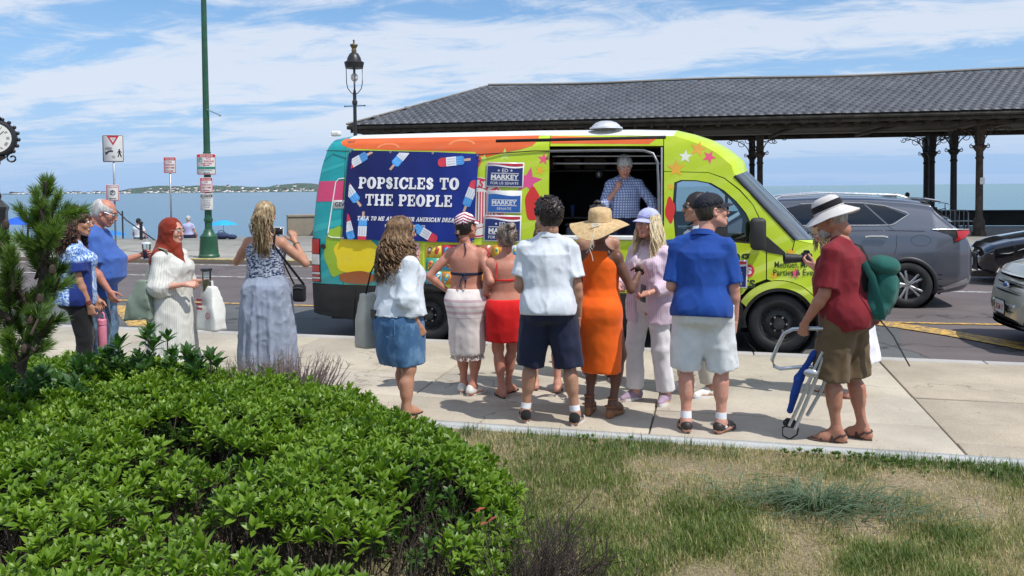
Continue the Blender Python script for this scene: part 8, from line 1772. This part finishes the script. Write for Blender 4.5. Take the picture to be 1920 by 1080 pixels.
# ---- woman with curls and tie-dye T-shirt
def tie(t,col):
    s_=t.sep(); v=t.noise(26,5,.7,None,1.5); c=t.mix(t.ramp(v,.42,.55),(.62,.74,.86),(.08,.20,.55)); c=t.mix(t.ramp(v,.60,.66),c,(.05,.03,.30)); m1=t.math('MULTIPLY',t.ramp(s_[1],-.065,-.055,0,1),t.ramp(s_[1],.13,.12,0,1)); m2=t.math('MULTIPLY',t.math('MULTIPLY',m1,t.ramp(s_[0],.0,.02,0,1)),t.ramp(s_[2],1.24,1.20,0,1)); return t.mix(m2,c,(.012,.030,.17))
mTie=cloth('tie_dye',(.5,.6,.8),fn=tie,wr=.3)
f=Fig('woman with curly brown hair in a blue tie dye T-shirt and black trousers',-5.80,6.24,-50,H=1.70,sex='f',w=1.16,dp=1.16,sk=sTan,limb=1.02,head=(-16,6,0),arms={'R':((.12,.12,-1),(-.06,.34,-1)),'L':((-.05,.25,-1),(.20,.45,-1))},feet={'R':(.11,0,-8),'L':(-.11,0,8)})
f.hands={'R':((-.1,.2,-1),(-.9,.3,0),.9,.6),'L':((.1,.2,-1),(.9,.2,0),.9,.6)}
f.build(); f.top(mTie,hem=-.10,sleeve=.70,loose=.026,untuck=.6,sl_r=.080,wr=.007,seed=99); f.shorts(mBlackC,hem=1.9,top=.04,loose=.012,rh=.075,rk=.078,name='trousers'); mCu=hairmat('dark_curls',(.018,.009,.006),(.11,.05,.03)); f.cap_hair(mCu,r=.016,nape=-.09,kind='curl',amp=.008,fr=40); f.locks(mCu,n=200,length=.33,az=(-105,105),wave=.010,wl=.05,r=(.009,.006),flare=.055,seed=30,el0=(-5,60),curl=.010,jit=.03); f.curls(mCu,n=120,R=1.15,seed=31)
S=Sol(.007); S.ell(f.hp((0,-.055,.135)),(.034,.05,.030)); S.disp(lambda P:-.010*vnoise(P,60,1)); ob('hair_bun',S.mb(),mCu,f.t,smooth=180); f.shoes('sneaker',mBlackC,mSW)
for k_ in(0,1,2): ob('bracelet',MB().tube([f.arm['R'][2]+(f.arm['R'][1]-f.arm['R'][2])*(.08+.05*k_)+frame(f.arm['R'][2]-f.arm['R'][1])@np.array([.028*math.cos(a),.028*math.sin(a),0]) for a in np.linspace(0,2*math.pi,13)[:-1]],.004,5,closed=True,up=tuple(nrm(f.arm['R'][2]-f.arm['R'][1]))),M('bracelet_red',(.22,.05,.05),.6),f.t)
pt_=world(f,f.palm+np.array([0,.02,-.15])); t=thing('water_bottle','pink water bottle with a loop handle in the hand of the curly haired woman','bottle',tuple(pt_),0); mPk=M('pink_bottle',(.68,.22,.32),.4); ob('bottle_body',MB().lathe([(0,-.26),(.036,-.26),(.040,-.25),(.040,-.07),(.036,-.05)],n=20),mPk,t,smooth=40); ob('cap',MB().lathe([(.038,-.05),(.041,-.045),(.041,.0),(.036,.008),(0,.008)],n=20),mPk,t); ob('loop',MB().tube([(-.03,0,.0),(-.025,0,.06),(0,0,.085),(.025,0,.06),(.03,0,.0)],.007,6),mPk,t,smooth=60)
# ---- people by the water
def sitter(label,x,y,z,rz,top_,hairm,cap_=None,sk_=sTan):
    f=Fig(label,x,y,rz,H=1.74,z=z,sk=sk_,fine=False,bend=.45,arms={'R':((.3,.2,-1),(-.1,.6,-.8)),'L':((-.3,.2,-1),(.1,.6,-.8))},feet={'R':(.12,.45,0),'L':(-.12,.45,0)},pel=(0,0))
    f.build(h=.02); f.top(top_,hem=-.02,sleeve=.5,h=.02); f.shorts(mNavyC,hem=.9,top=.06,h=.02); f.cap_hair(hairm,r=.012,h=.012,nape=-.07)
    if cap_: f.cap(cap_)
    return f
stp=thing('beach_steps','stone steps going down to the beach at the promenade edge','steps',(-22.5,27.0,0),rad(4))
for i in range(6): ob('step',MB().rbox((1.0,.75+i*.36,-.30-i*.32),(6.4,.42,.36),.015),mProm,stp)
sitter('seated man in a white vest and dark cap at the sea edge',-22.75,27.75,-.52,10,mWhiteC,mHB,M('navy_cap_cloth',(0,0,0)),sPink)
sitter('white haired person in lavender sitting beyond the headscarf',-20.6,28.0,-.42,10,cloth('lavender_top',(.45,.45,.66)),mWg,None,sPink)
sitter('silhouetted person in dark clothes sitting on the sea wall beyond the grey suv',8.45,39.75,.20,20,mBlackC,mHB,None,sTan)
# ================================================================ planting
def leafmat(name,c1,c2,tr=.25,rough=.42):
    t=Nt(name); oi=t.n('ObjectInfo',{},{},5); n_=t.noise(3.1,3,.6); f=t.noise(31,2,.5); k=t.math('ADD',t.math('MULTIPLY',n_,.55),t.math('MULTIPLY',f,.45)); col=t.mix(t.ramp(k,.36,.64),c1,c2)
    t.fin(col,rough,spec=.45); o=t.t.nodes['Material Output']; tl=t.t.nodes.new('ShaderNodeBsdfTranslucent'); t.set(tl.inputs[0],t.mix(1.,col,(1.5,1.7,.5),'MULTIPLY')); mx_=t.t.nodes.new('ShaderNodeMixShader'); mx_.inputs[0].default_value=tr; t.t.links.new(t.b.outputs[0],mx_.inputs[1]); t.t.links.new(tl.outputs[0],mx_.inputs[2]); t.t.links.new(mx_.outputs[0],o.inputs[0]); return t.m
mLeaf=leafmat('hedge_leaf',(.082,.165,.012),(.185,.30,.024)); mLeafInner=leafmat('hedge_leaf_inner',(.040,.10,.014),(.08,.16,.024)); mLeafD=leafmat('shrub_leaf',(.030,.085,.022),(.075,.165,.040)); mTwig=M('twig_bark',(.062,.047,.036),.85,var=.4,vs=30); mTwigD=M('dark_twig',(.055,.040,.032),.85,var=.4,vs=30)
def leaf(L,w_,fold=.25,arch=.25,nseg=4):
    """one leaf along +y, z up; a gutter down the midrib"""
    ys=np.linspace(0,1,nseg+1); wd=np.array([.22,.62,1.,.72,.02])*w_/2 if nseg==4 else np.array([.3,1.,.75,.03])*w_/2
    V=[]; F=[]
    for y,w2 in zip(ys,wd):
        z=-arch*L*y*y; V+=[(-w2,y*L,z+fold*w2),(0,y*L,z),(w2,y*L,z+fold*w2)]
    for i in range(nseg):
        for j in(0,1): a=i*3+j; F.append((a,a+1,a+4,a+3))
    return np.array(V),np.array(F)
def rosette(n,L,w_,up=.9,seed=0,fold=.3,stem=.10,nseg=4):
    rg=np.random.default_rng(seed); mb=MB()
    for i in range(n):
        t=i/n; az=i*2.399+rg.uniform(-.3,.3); el=rad(78-t*62*up+rg.uniform(-8,8)); l=L*(.62+.38*min(1,t*1.9))*rg.uniform(.88,1.1)
        V,F=leaf(l,w_*rg.uniform(.85,1.15)*(.75+.25*min(1,t*2)),fold,rg.uniform(.05,.35),nseg); R=rotz(az)@rotx(el)@roty(rg.uniform(-.35,.35)); mb.add(V@R.T+np.array([0,0,-t*stem*.35]),F,0)
    if stem: mb.tube([(0,0,-stem),(.004,0,-stem*.4),(0,0,0)],.0022,4,m=1,caps=False)
    return mb
def stack(protos,xf,mats,name,parent,kind='stuff'):
    """many scaled, turned copies of a few prototype meshes in one mesh (numpy)"""
    P=[]
    for mb in protos: P.append((np.concatenate(mb.V),[(F,m) for F,m in mb.F]))
    out=MB(); by={}
    for k,loc,R,s in xf: by.setdefault(k,[]).append((loc,R,s))
    for k,L in by.items():
        V,Fs=P[k]; R=np.array([l[1] for l in L]); s=np.array([l[2] for l in L]); T=np.array([l[0] for l in L]); W=np.einsum('nij,vj->nvi',R,V)*s[:,None,None]+T[:,None]
        n0=out.n; out.V.append(W.reshape(-1,3)); off=np.arange(len(L))*len(V)
        for F,m in Fs: out.F.append(((F[None]+off[:,None,None]).reshape(-1,F.shape[1])+n0,m))
        out.n+=len(W)*len(V)
    return ob(name,out,mats,parent,smooth=180,kind=kind)
# ---- the big clipped hedge in front
HP=np.array([(-9.5,5.2),(-6.0,5.20),(-4.2,5.30),(-3.0,5.22),(-2.1,4.95),(-1.45,4.55),(-1.12,4.15),(-1.02,3.7),(-.92,3.2),(-.84,2.6),(-.82,1.6),(-9.5,1.6)])
def inside(x,y,P=HP):
    c=False; n=len(P)
    for i in range(n):
        x1,y1=P[i]; x2,y2=P[i-1]
        if (y1>y)!=(y2>y) and x<(x2-x1)*(y-y1)/(y2-y1)+x1: c=not c
    return c
def edge_d(x,y,P=HP):
    p=np.array([x,y]); d=9
    for i in range(len(P)):
        a,b=P[i-1],P[i]; t=np.clip((p-a)@(b-a)/((b-a)@(b-a)),0,1); d=min(d,np.linalg.norm(p-a-t*(b-a)))
    return d
def htop(x,y):
    d=edge_d(x,y); dome=1-math.exp(-d/.22); base=np.interp(y,[1.6,2.4,3.2,4.0,4.6,5.3],[.34,.41,.52,.60,.65,.63])*np.interp(x,[-3.5,-2.2,-1.4,-.7],[1.,.98,.90,.74]); return base*(.40+.60*dome)+.055*vnoise(np.array([x,y,0.]),1.7,4)+.035*vnoise(np.array([x,y,0.]),4.5,9)
hedge=thing('hedge','big glossy green evergreen hedge filling the foreground','hedge',(0,0,0))
protos=[rosette(n,L,w_,up,seed,stem=.13) for n,L,w_,up,seed in((11,.066,.024,.85,1),(13,.060,.022,1.,2),(9,.070,.026,.7,3),(12,.056,.022,1.1,4),(8,.062,.025,.9,5),(14,.064,.022,1.0,6))]
rg=np.random.default_rng(21); pts=[]; cell=.052
for gx in np.arange(-6.8,-.6,cell):
    for gy in np.arange(1.62,5.35,cell):
        x=gx+rg.uniform(-.5,.5)*cell; y=gy+rg.uniform(-.5,.5)*cell
        # skip what lies outside the view cone, keep a margin
        q=np.array([x,y])@np.array([fR[0],fR[1]]),np.array([x,y])@np.array([fF[0],fF[1]])
        if q[1]<1.3 or q[0]/q[1]<-.78: continue
        if not inside(x,y): continue
        gap=vnoise(np.array([x,y,0.]),1.9,31)+.6*vnoise(np.array([x,y,0.]),4.2,33); near=np.interp(y,[2.,3.0,3.6,3.95],[-.10,-.02,.12,1.3]); 
        if gap>near: continue
        z=htop(x,y)+rg.normal(0,.020)-(.03 if gap>near-.15 else 0); pts.append((x,y,z,0))
# leafy flanks below the crown
for i in range(2600):
    k=rg.integers(0,len(HP)); a,b=HP[k-1],HP[k]; t=rg.random(); x,y=a+(b-a)*t; 
    if x<-7 or y<1.7: continue
    zt=htop(*((np.array([x,y])-np.array([-3.5,3.2]))*.97+np.array([-3.5,3.2]))); 
    if y<4.2 and rg.random()<.65: continue
    pts.append((x+rg.normal(0,.05),y+rg.normal(0,.05),rg.uniform(.25,1.)*zt*.9,1))
def rdir(x,y,side):
    e=.03; n_=np.array([-(htop(x+e,y)-htop(x-e,y))/(2*e),-(htop(x,y+e)-htop(x,y-e))/(2*e),1.]) if not side else np.array([x+3.5,y-3.2,.8])*np.array([.5,.5,1]); n_=nrm(np.clip(n_,-1.2,1.2)); return nrm(n_*.5+np.array([0,0,.55])+rg.normal(0,.22,3))
xf=[]; 
for x,y,z,sd in pts:
    d=rdir(x,y,sd); R=frame(d)@rotz(rg.uniform(0,6.28)); xf.append((int(rg.integers(0,6)),np.array([x,y,z]),R,rg.uniform(.62,1.22)))
order=sorted(range(len(xf)),key=lambda i:np.linalg.norm(xf[i][1]-np.array([0,0,CAMH]))); 
vis=[i for i in order if (lambda p:(p@fR)/(p@fF)>-.66 and (CAMH-p[2])/(p@fF)<.50)(xf[i][1])][:300]; near=set(vis)
pm=[p.mesh('leaf_cluster',[mLeaf,mTwig],180) for p in protos]
for i in vis:
    k,p,R,s_=xf[i]; o=link('leaf_cluster',pm[k],hedge,p); o.rotation_euler=Matrix([list(q) for q in R]).to_euler(); o.scale=(s_,)*3
far_=[x for i,x in enumerate(xf) if i not in near]; print('hedge rosettes',len(xf))
stack(protos,far_,[mLeaf,mTwig],'foliage',hedge)
# an inner, sparser storey in a darker leaf green, and the bare wood
low=[]
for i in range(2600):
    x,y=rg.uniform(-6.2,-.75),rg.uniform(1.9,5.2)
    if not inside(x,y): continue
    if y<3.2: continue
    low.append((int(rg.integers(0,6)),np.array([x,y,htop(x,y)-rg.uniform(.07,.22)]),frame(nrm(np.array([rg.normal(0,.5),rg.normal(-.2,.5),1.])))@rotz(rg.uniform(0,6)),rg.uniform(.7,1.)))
stack(protos,low,[mLeafInner,mTwig],'inner_foliage',hedge)
def twigs(n,x0,x1,y0,y1,top,spread=.10,r=.0045,seed=1,ok=inside,kinks=5,base=None,fork=.6):
    g=np.random.default_rng(seed); mb=MB()
    for i in range(n):
        x,y=g.uniform(x0,x1),g.uniform(y0,y1)
        if not ok(x,y): continue
        h_=top(x,y)*g.uniform(.75,1.0); P=[np.array([x,y,-.03])]; d=nrm(np.array([g.normal(0,.45),g.normal(0,.45),1.])); st=h_/kinks
        for k in range(kinks): d=nrm(d+g.normal(0,.28,3)+np.array([0,0,.25])); P.append(P[-1]+d*st)
        mb.tube(P,np.linspace(r,r*.35,kinks+1)*g.uniform(.6,1.3),4,caps=False)
        for q in range(3):
            if g.random()<fork:
                j=g.integers(1,kinks); dd=nrm(d+g.normal(0,.6,3)); Q=[P[j],P[j]+dd*st*.8,P[j]+dd*st*1.3+np.array([g.normal(0,.02),g.normal(0,.02),st*.7])]; mb.tube(Q,[r*.5,r*.35,r*.2],3,caps=False)
    return mb
ob('branches',twigs(4200,-5.5,-.72,1.7,4.9,lambda x,y:htop(x,y)*1.0,seed=5),[mTwig],hedge,smooth=180,kind='stuff')
rl=MB(); 
for x,y,z in((-1.02,3.30,.44),(-.95,3.25,.42),(-2.52,2.75,.30),(-3.4,3.2,.38)):
    for q in range(2): V,F=leaf(.05,.022,.3,.2); R=rotz(rg.uniform(0,6))@rotx(rg.uniform(0,1)); rl.add(V@R.T+np.array([x,y,z]),F)
ob('red_leaves',rl,M('red_leaf',(.33,.07,.035),.5,var=.2),hedge,smooth=180,kind='stuff')
# ---- bare twiggy bush at the hedge's right end
t=thing('bare_bush','bare dark twiggy bush at the end of the hedge','bush',(-.62,3.35,0)); bm_=MB(); g=np.random.default_rng(8)
for i in range(330):
    a=g.uniform(0,6.28); r0=abs(g.normal(0,.16)); P=[np.array([r0*math.cos(a)*1.0-.15,r0*math.sin(a)*1.7,-.02])]; d=nrm(np.array([g.normal(.25,.40),g.normal(0,.40),.9])); L=g.uniform(.25,.46)/6
    for k in range(6): d=nrm(d+g.normal(0,.22,3)+np.array([.02,0,.06])); P.append(P[-1]+d*L)
    bm_.tube(P,np.linspace(.0034,.0010,7),4,caps=False)
    for q in range(3): j=g.integers(2,6); dd=nrm(d+g.normal(0,.55,3)); bm_.tube([P[j],P[j]+dd*L*1.4],[.0016,.0007],3,caps=False)
ob('branches',bm_,mTwigD,t,smooth=180,kind='stuff'); dl=MB()
for i in range(50): V,F=leaf(.022,.011,.3,.2); dl.add(V@(rotz(g.uniform(0,6))@rotx(g.uniform(-1,1))).T+np.array([g.uniform(-.25,.3),g.uniform(-.35,.35),g.uniform(.2,.42)]),F)
ob('dry_leaves',dl,M('dry_leaf',(.06,.03,.025),.7),t,smooth=180,kind='stuff')
# ---- taller dark shrubs behind the hedge, bigger leaves
pro2=[rosette(n,L,w_,.85,seed,stem=.16,nseg=4) for n,L,w_,seed in((14,.105,.034,11),(17,.098,.032,12),(12,.112,.036,13))]
def shrub(label,x,y,rx,ry,h_,n,seed,pro,mats,sc_=1.,stems=30,group='dark leaved shrubs behind the hedge'):
    t=thing('shrub',label,'shrub',(x,y,0),0,group); g=np.random.default_rng(seed); L=[]; st=MB()
    for i in range(n):
        a=g.uniform(0,6.28); r=math.sqrt(g.random()); q=g.uniform(.35,1); z=h_*(1-.55*r*r)*q; p=np.array([rx*r*math.cos(a),ry*r*math.sin(a),z]); d=nrm(np.array([p[0]/rx*.5,p[1]/ry*.5,1.])+g.normal(0,.25,3)); L.append((int(g.integers(0,len(pro))),p,frame(d)@rotz(g.uniform(0,6)),sc_*g.uniform(.8,1.15)))
        if i<stems: st.tube([(p[0]*.4,p[1]*.4,-.02),(p[0]*.8,p[1]*.8,z*.5),tuple(p)],[.008,.006,.004],5,caps=False)
    top_=sorted(L,key=lambda l:-l[1][2]+l[1][1])[:min(24,n)]; ids={id(l) for l in top_}
    pmm=[p.mesh('leaf_rosette',mats,180) for p in pro]
    for k,p,R,s_ in top_: o=link('leaf_rosette',pmm[k],t,p); o.rotation_euler=Matrix([list(q) for q in R]).to_euler(); o.scale=(s_,)*3
    stack(pro,[l for l in L if id(l) not in ids],mats,'foliage',t); ob('stems',st,mTwigD,t,smooth=180,kind='stuff')
def gp(px,D,dz=0): p=far(px,D); return p[0],p[1]
for px,D,rx,h_,n,sd,lb in((30,4.9,.42,.80,150,1,'dark leaved shrub under the pine at the picture edge'),(130,5.15,.40,.80,140,2,'bushy dark shrub in front of the black trousers'),(215,5.3,.24,.86,70,6,'upright dark shrub by the pink bottle'),(285,5.35,.24,1.00,70,3,'tallest rosette shrub before the cream dress'),(340,5.3,.22,.80,50,4,'low rosette shrub in front of the cream dress'),(388,5.35,.10,.97,9,5,'two small rosettes on bare stems beside the cream dress'),(432,5.35,.12,.86,14,7,'small sage green rosette shrub before the chambray skirt')):
    x,y=gp(px,D); shrub(lb,x,y,rx,rx*.9,h_,n,sd,pro2,[mLeafD,mTwigD])
# ---- dry heather
def heather(label,px,D,rx,h_,n,sd):
    x,y=gp(px,D); t=thing('heather',label,'shrub',(x,y,0),0,'dry heather tufts behind the hedge'); g=np.random.default_rng(sd); mb=MB()
    for i in range(n):
        a=g.uniform(0,6.28); r=rx*math.sqrt(g.random()); d=nrm(np.array([math.cos(a)*r/rx*.6,math.sin(a)*r/rx*.6,1.])+g.normal(0,.12,3)); p=np.array([r*math.cos(a)*.5,r*math.sin(a)*.5,.15]); L=h_*g.uniform(.7,1.)-.1; P=[p+d*L*q+np.array([0,0,0]) for q in(0,.5,.8,1)]; P[2]=P[2]+g.normal(0,.01,3); mb.tube(P,[.004,.003,.0035,.001],4,caps=False)
        for q in range(5): j=g.uniform(.5,1.); pp=p+d*L*j; mb.tube([pp,pp+nrm(d+g.normal(0,.5,3))*.045],[.0022,.0008],3,caps=False)
    ob('branches',mb,M('heather_'+label.split()[0],(.20,.15,.14) if 'mauve' in label else (.17,.17,.125),.9,var=.4,vs=20),t,smooth=180,kind='stuff')
heather('mauve dry heather tuft in front of the chambray skirt',532,5.5,.25,.70,300,1); heather('grey green dry heather tuft left of the mauve one',430,5.45,.30,.76,300,2) if False else heather('greyish dry heather tuft before the chambray skirt hem',458,5.45,.20,.68,200,2)
# ---- mugo pine
pine=thing('pine_shrub','dark mugo pine with long upright needles at the picture edge','pine',(gp(20,4.6)[0],gp(20,4.6)[1],0)); mNee=leafmat('pine_needle',(.060,.12,.028),(.18,.28,.07),.25); mPB=M('pine_bark',(.045,.032,.024),.9,var=.4,vs=20,bump=.6); O=np.array([gp(20,4.6)[0],gp(20,4.6)[1],0])
def wp(px,py,D): 
    d=fF*D+fR*((px-960)/1500*D); return np.array([d[0],d[1],CAMH-(py-(361.5-.0092*px))/1500*D])-O
br_0=[([(30,700,4.6),(55,600,4.6),(88,500,4.6),(78,440,4.6),(88,390,4.55),(95,340,4.5)],.5),([(60,600,4.6),(30,540,4.55),(10,470,4.5),(-20,430,4.5)],.3),([(80,500,4.6),(115,440,4.5),(140,405,4.45)],.35),([(50,620,4.6),(95,570,4.5),(125,520,4.4)],.4),([(40,660,4.6),(80,625,4.45),(105,590,4.35)],.3),([(20,690,4.6),(10,640,4.4),(0,600,4.3)],.3),([(30,560,4.6),(30,520,4.5),(5,510,4.4)],.3),([(80,470,4.6),(50,450,4.5),(52,420,4.5)],.3),([(95,560,4.6),(110,500,4.5),(105,470,4.5)],.3),([(30,640,4.5),(60,660,4.35),(70,650,4.3)],.3),([(10,600,4.5),(-30,560,4.4),(-40,520,4.4)],.3)]
bb=MB(); NX=[]; gn=np.random.default_rng(4)
needle=MB().add([(-.0020,0,0),(.0020,0,0),(.0015,.06,.001),(-.0015,.06,.001)],[(0,1,2,3)]).add([(-.0015,.06,.001),(.0015,.06,.001),(0,.085,.004)],[(0,1,2)])
br_=[([(min(p[0],60)+max(p[0]-60,0)*.75,p[1],p[2]) for p in P_],r_) for P_,r_ in br_0]
for P_,r_ in br_:
    P=np.array([wp(*p) for p in P_]); bb.tube(P,np.linspace(.020,.006,len(P))*(r_/.4),7)
TU=[(95,352,.05,1,1.1),(72,372,-.3,1,.8),(112,378,.3,1,.8),(92,400,0,1,1.1),(128,402,.8,.8,1.),(150,398,1,.5,.9),(68,412,-.5,1,1.),(50,415,-.9,.8,.9),(105,430,.3,1,1.),(80,440,0,1,1.1),(55,455,-.6,.8,1.),(118,452,.8,.6,.95),(95,475,.5,.8,1.),(70,490,-.3,1,1.),(108,498,.9,.4,.9),(118,515,1,.6,1.),(102,545,.8,.7,1.),(120,540,1,.7,.9),(75,540,.3,1,.9),(90,580,.7,.7,1.),(98,606,1,.5,1.),(60,600,.1,1,1.),(78,630,.6,.6,1.),(30,610,-.2,1,1.),(45,650,.3,.8,1.),(15,640,-.3,.9,1.),(5,600,-.5,.9,1.),(8,560,-.2,1,1.1),(28,535,.3,1,1.),(5,520,-.3,1,1.),(20,490,.1,1,1.),(0,470,-.3,1,1.),(12,445,0,1,.9),(38,570,.4,.8,1.),(-15,540,-.5,.8,1.),(-20,610,-.5,.8,1.),(60,560,.5,.8,.9),(20,660,0,1,1.),(70,655,.8,.5,.9)]
for px,py,dx,dz,s_ in TU:
    px=px if px<60 else 60+(px-60)*(.86 if py<440 else .66)
    D_t=4.55+gn.uniform(-.22,.22); base=wp(px-dx*14,py+dz*14,D_t+.03); tip=wp(px+dx*10+gn.normal(0,5),py-dz*10+gn.normal(0,4),D_t-.02+gn.normal(0,.03)); d=nrm(tip-base); bb.tube([base-d*.10+np.array([0,0,-.03]),base,tip],[.008,.006,.004],5); Fm=frame(d)
    for k in range(int(420*s_)):
        q=gn.random(); az=gn.uniform(0,6.28); sp_=gn.uniform(.35,1.05)*(1.15-.5*q); dn=nrm(d*math.cos(sp_)+(Fm[:,0]*math.cos(az)+Fm[:,1]*math.sin(az))*math.sin(sp_)+np.array([0,0,.12])); R=frame(dn); R=np.stack([R[:,0],dn,R[:,1]],1)@roty(gn.uniform(0,3.1)); NX.append((0,base+(tip-base)*(q*1.5-.4),R,gn.uniform(.78,1.15)*s_))
ob('branches',bb,mPB,pine,smooth=60); stack([needle],NX,[mNee],'needles',pine); print('needles',len(NX))
cn=MB(); 
for px,py in((10,420),(70,560),(50,600),(95,505),(38,655)): cn.lathe([(0,-.03),(.014,-.02),(.018,.0),(.012,.02),(0,.03)],wp(px,py,4.35),8)
ob('cones',cn,M('pine_cone',(.045,.028,.018),.8,var=.4,vs=40),pine,kind='stuff')
# ---- lawn grass
gr=np.random.default_rng(77)
def blade(L,w_,bend): 
    return MB().add([(-w_/2,0,0),(w_/2,0,0),(w_*.38,bend*.25,L*.5),(-w_*.38,bend*.25,L*.5),(0,bend,L*.92)],[(0,1,2,3)]).add([(-w_*.38,bend*.25,L*.5),(w_*.38,bend*.25,L*.5),(0,bend,L*.92)],[(0,1,2)])
bl=[blade(.055,.0042,.022),blade(.045,.0036,.034),blade(.065,.0040,.045),blade(.035,.0048,.026)]
mGr=[leafmat('grass_green',(.085,.135,.024),(.145,.20,.042),.2,.6),leafmat('grass_straw',(.46,.37,.19),(.64,.54,.32),.2,.7),leafmat('grass_olive',(.19,.20,.065),(.30,.29,.11),.2,.65),leafmat('grass_deep',(.050,.11,.018),(.09,.16,.03),.2,.5)]
def gz(x,y): return -.012+.035*vnoise(np.stack([x,y,x*0],-1),.9,3)*np.clip(5.7-y,0,1)
lawn_g=[[] for _ in mGr]; npt=235000
q=gr.random((npt,2)); D_=1/(1/2.55-q[:,0]*(1/2.55-1/6.9)); lat=(q[:,1]*2-1)*.68; lat=np.where(gr.random(npt)<.82,-.10+.80*q[:,1],lat); pos=fF[None,:2]*D_[:,None]+fR[None,:2]*(lat*D_)[:,None]; X,Y=pos[:,0],pos[:,1]; keepm=(Y<5.855)&(Y>.8)&(X>-1.9); X,Y=X[keepm],Y[keepm]
P3=np.stack([X,Y,X*0],-1); n1=vnoise(P3,.95,41); n2=vnoise(P3,2.6,42); n3=vnoise(P3,6.,43); edge=np.clip((Y-5.35)/.4,0,1); green=n1*.8+n2*.75+n3*.4+edge*.55+.20; dens=np.clip(.58+green*.7+edge*.4,.28,1)
kk=gr.random(len(X))<dens; X,Y,green,edge=X[kk],Y[kk],green[kk],edge[kk]; rr=gr.random(len(X)); mi=np.where(rr<np.clip(.18+green*1.0,.04,.85),np.where(edge>.4,3,0),np.where(rr<np.clip(.55+green*.6,.25,.95),2,1)); Z=gz(X,Y); azs=gr.random(len(X))*6.28; tl_=gr.normal(0,.42,len(X)); sz=gr.uniform(.40,.90,len(X))*(1+.65*np.clip(green,-.5,.9)); bk=gr.integers(0,4,len(X))
for m in range(4):
    ii=np.where(mi==m)[0]; xs3=[(int(bk[i]),np.array([X[i],Y[i],Z[i]]),rotz(azs[i])@rotx(tl_[i]+(1.0 if m==1 else 0)),sz[i]) for i in ii]; print('grass',m,len(xs3))
    o=stack(bl,xs3,[mGr[m]],'grass',None); tag(o,['thin green blades of the lawn','dry straw coloured blades of the lawn','olive half dry blades of the lawn','deep green grass along the pavement edge'][m],'grass')
# low weeds by the edging and a big blue-green tussock
pro3=[rosette(7,.028,.016,.6,31,stem=.0,nseg=4),rosette(9,.024,.014,.5,32,stem=0)]
L=[]
for i in range(320):
    x=gr.uniform(-1.0,3.6); y=5.82-abs(gr.normal(0,.13)); 
    if vnoise(np.array([x,y,0.]),1.3,55)+ (5.8-y)*-.6<-.05: continue
    L.append((int(gr.integers(0,2)),np.array([x,y,.012]),rotz(gr.uniform(0,6)),gr.uniform(.7,1.4)))
tag(stack(pro3,L,[leafmat('clover',(.06,.12,.025),(.10,.18,.04)),mTwig],'weeds',None),'small leafy weeds growing along the pavement edge','weeds')
tus=thing('grass_tussock','coarse blue green grass tussock spreading in the dry lawn','grass',(.56,4.80,0)); mBG=leafmat('blue_green_blade',(.055,.105,.05),(.13,.19,.115),.15,.5); tb=MB()
for i in range(640):
    a=gr.uniform(0,6.28); r=abs(gr.normal(0,.20)); p=np.array([r*math.cos(a)*1.7,r*math.sin(a)*.8,0.]); da=a+gr.normal(0,.8); L_=gr.uniform(.10,.30); d=np.array([math.cos(da),math.sin(da)*.7,0]); up_=gr.uniform(.5,1.5); w_=gr.uniform(.003,.0055); sdv=np.cross(d,(0,0,1)); rows=[]
    for q_ in(0,.3,.6,.85,1): c=p+d*L_*q_*(.5+.5*q_)+np.array([0,0,L_*up_*(q_-.72*q_*q_)]); ww=w_*(1-q_**2.2*.95); rows.append([c-sdv*ww,c+np.array([0,0,-.0015]),c+sdv*ww])
    tb.grid(np.array(rows))
ob('blades',tb,mBG,tus,smooth=180,kind='stuff')
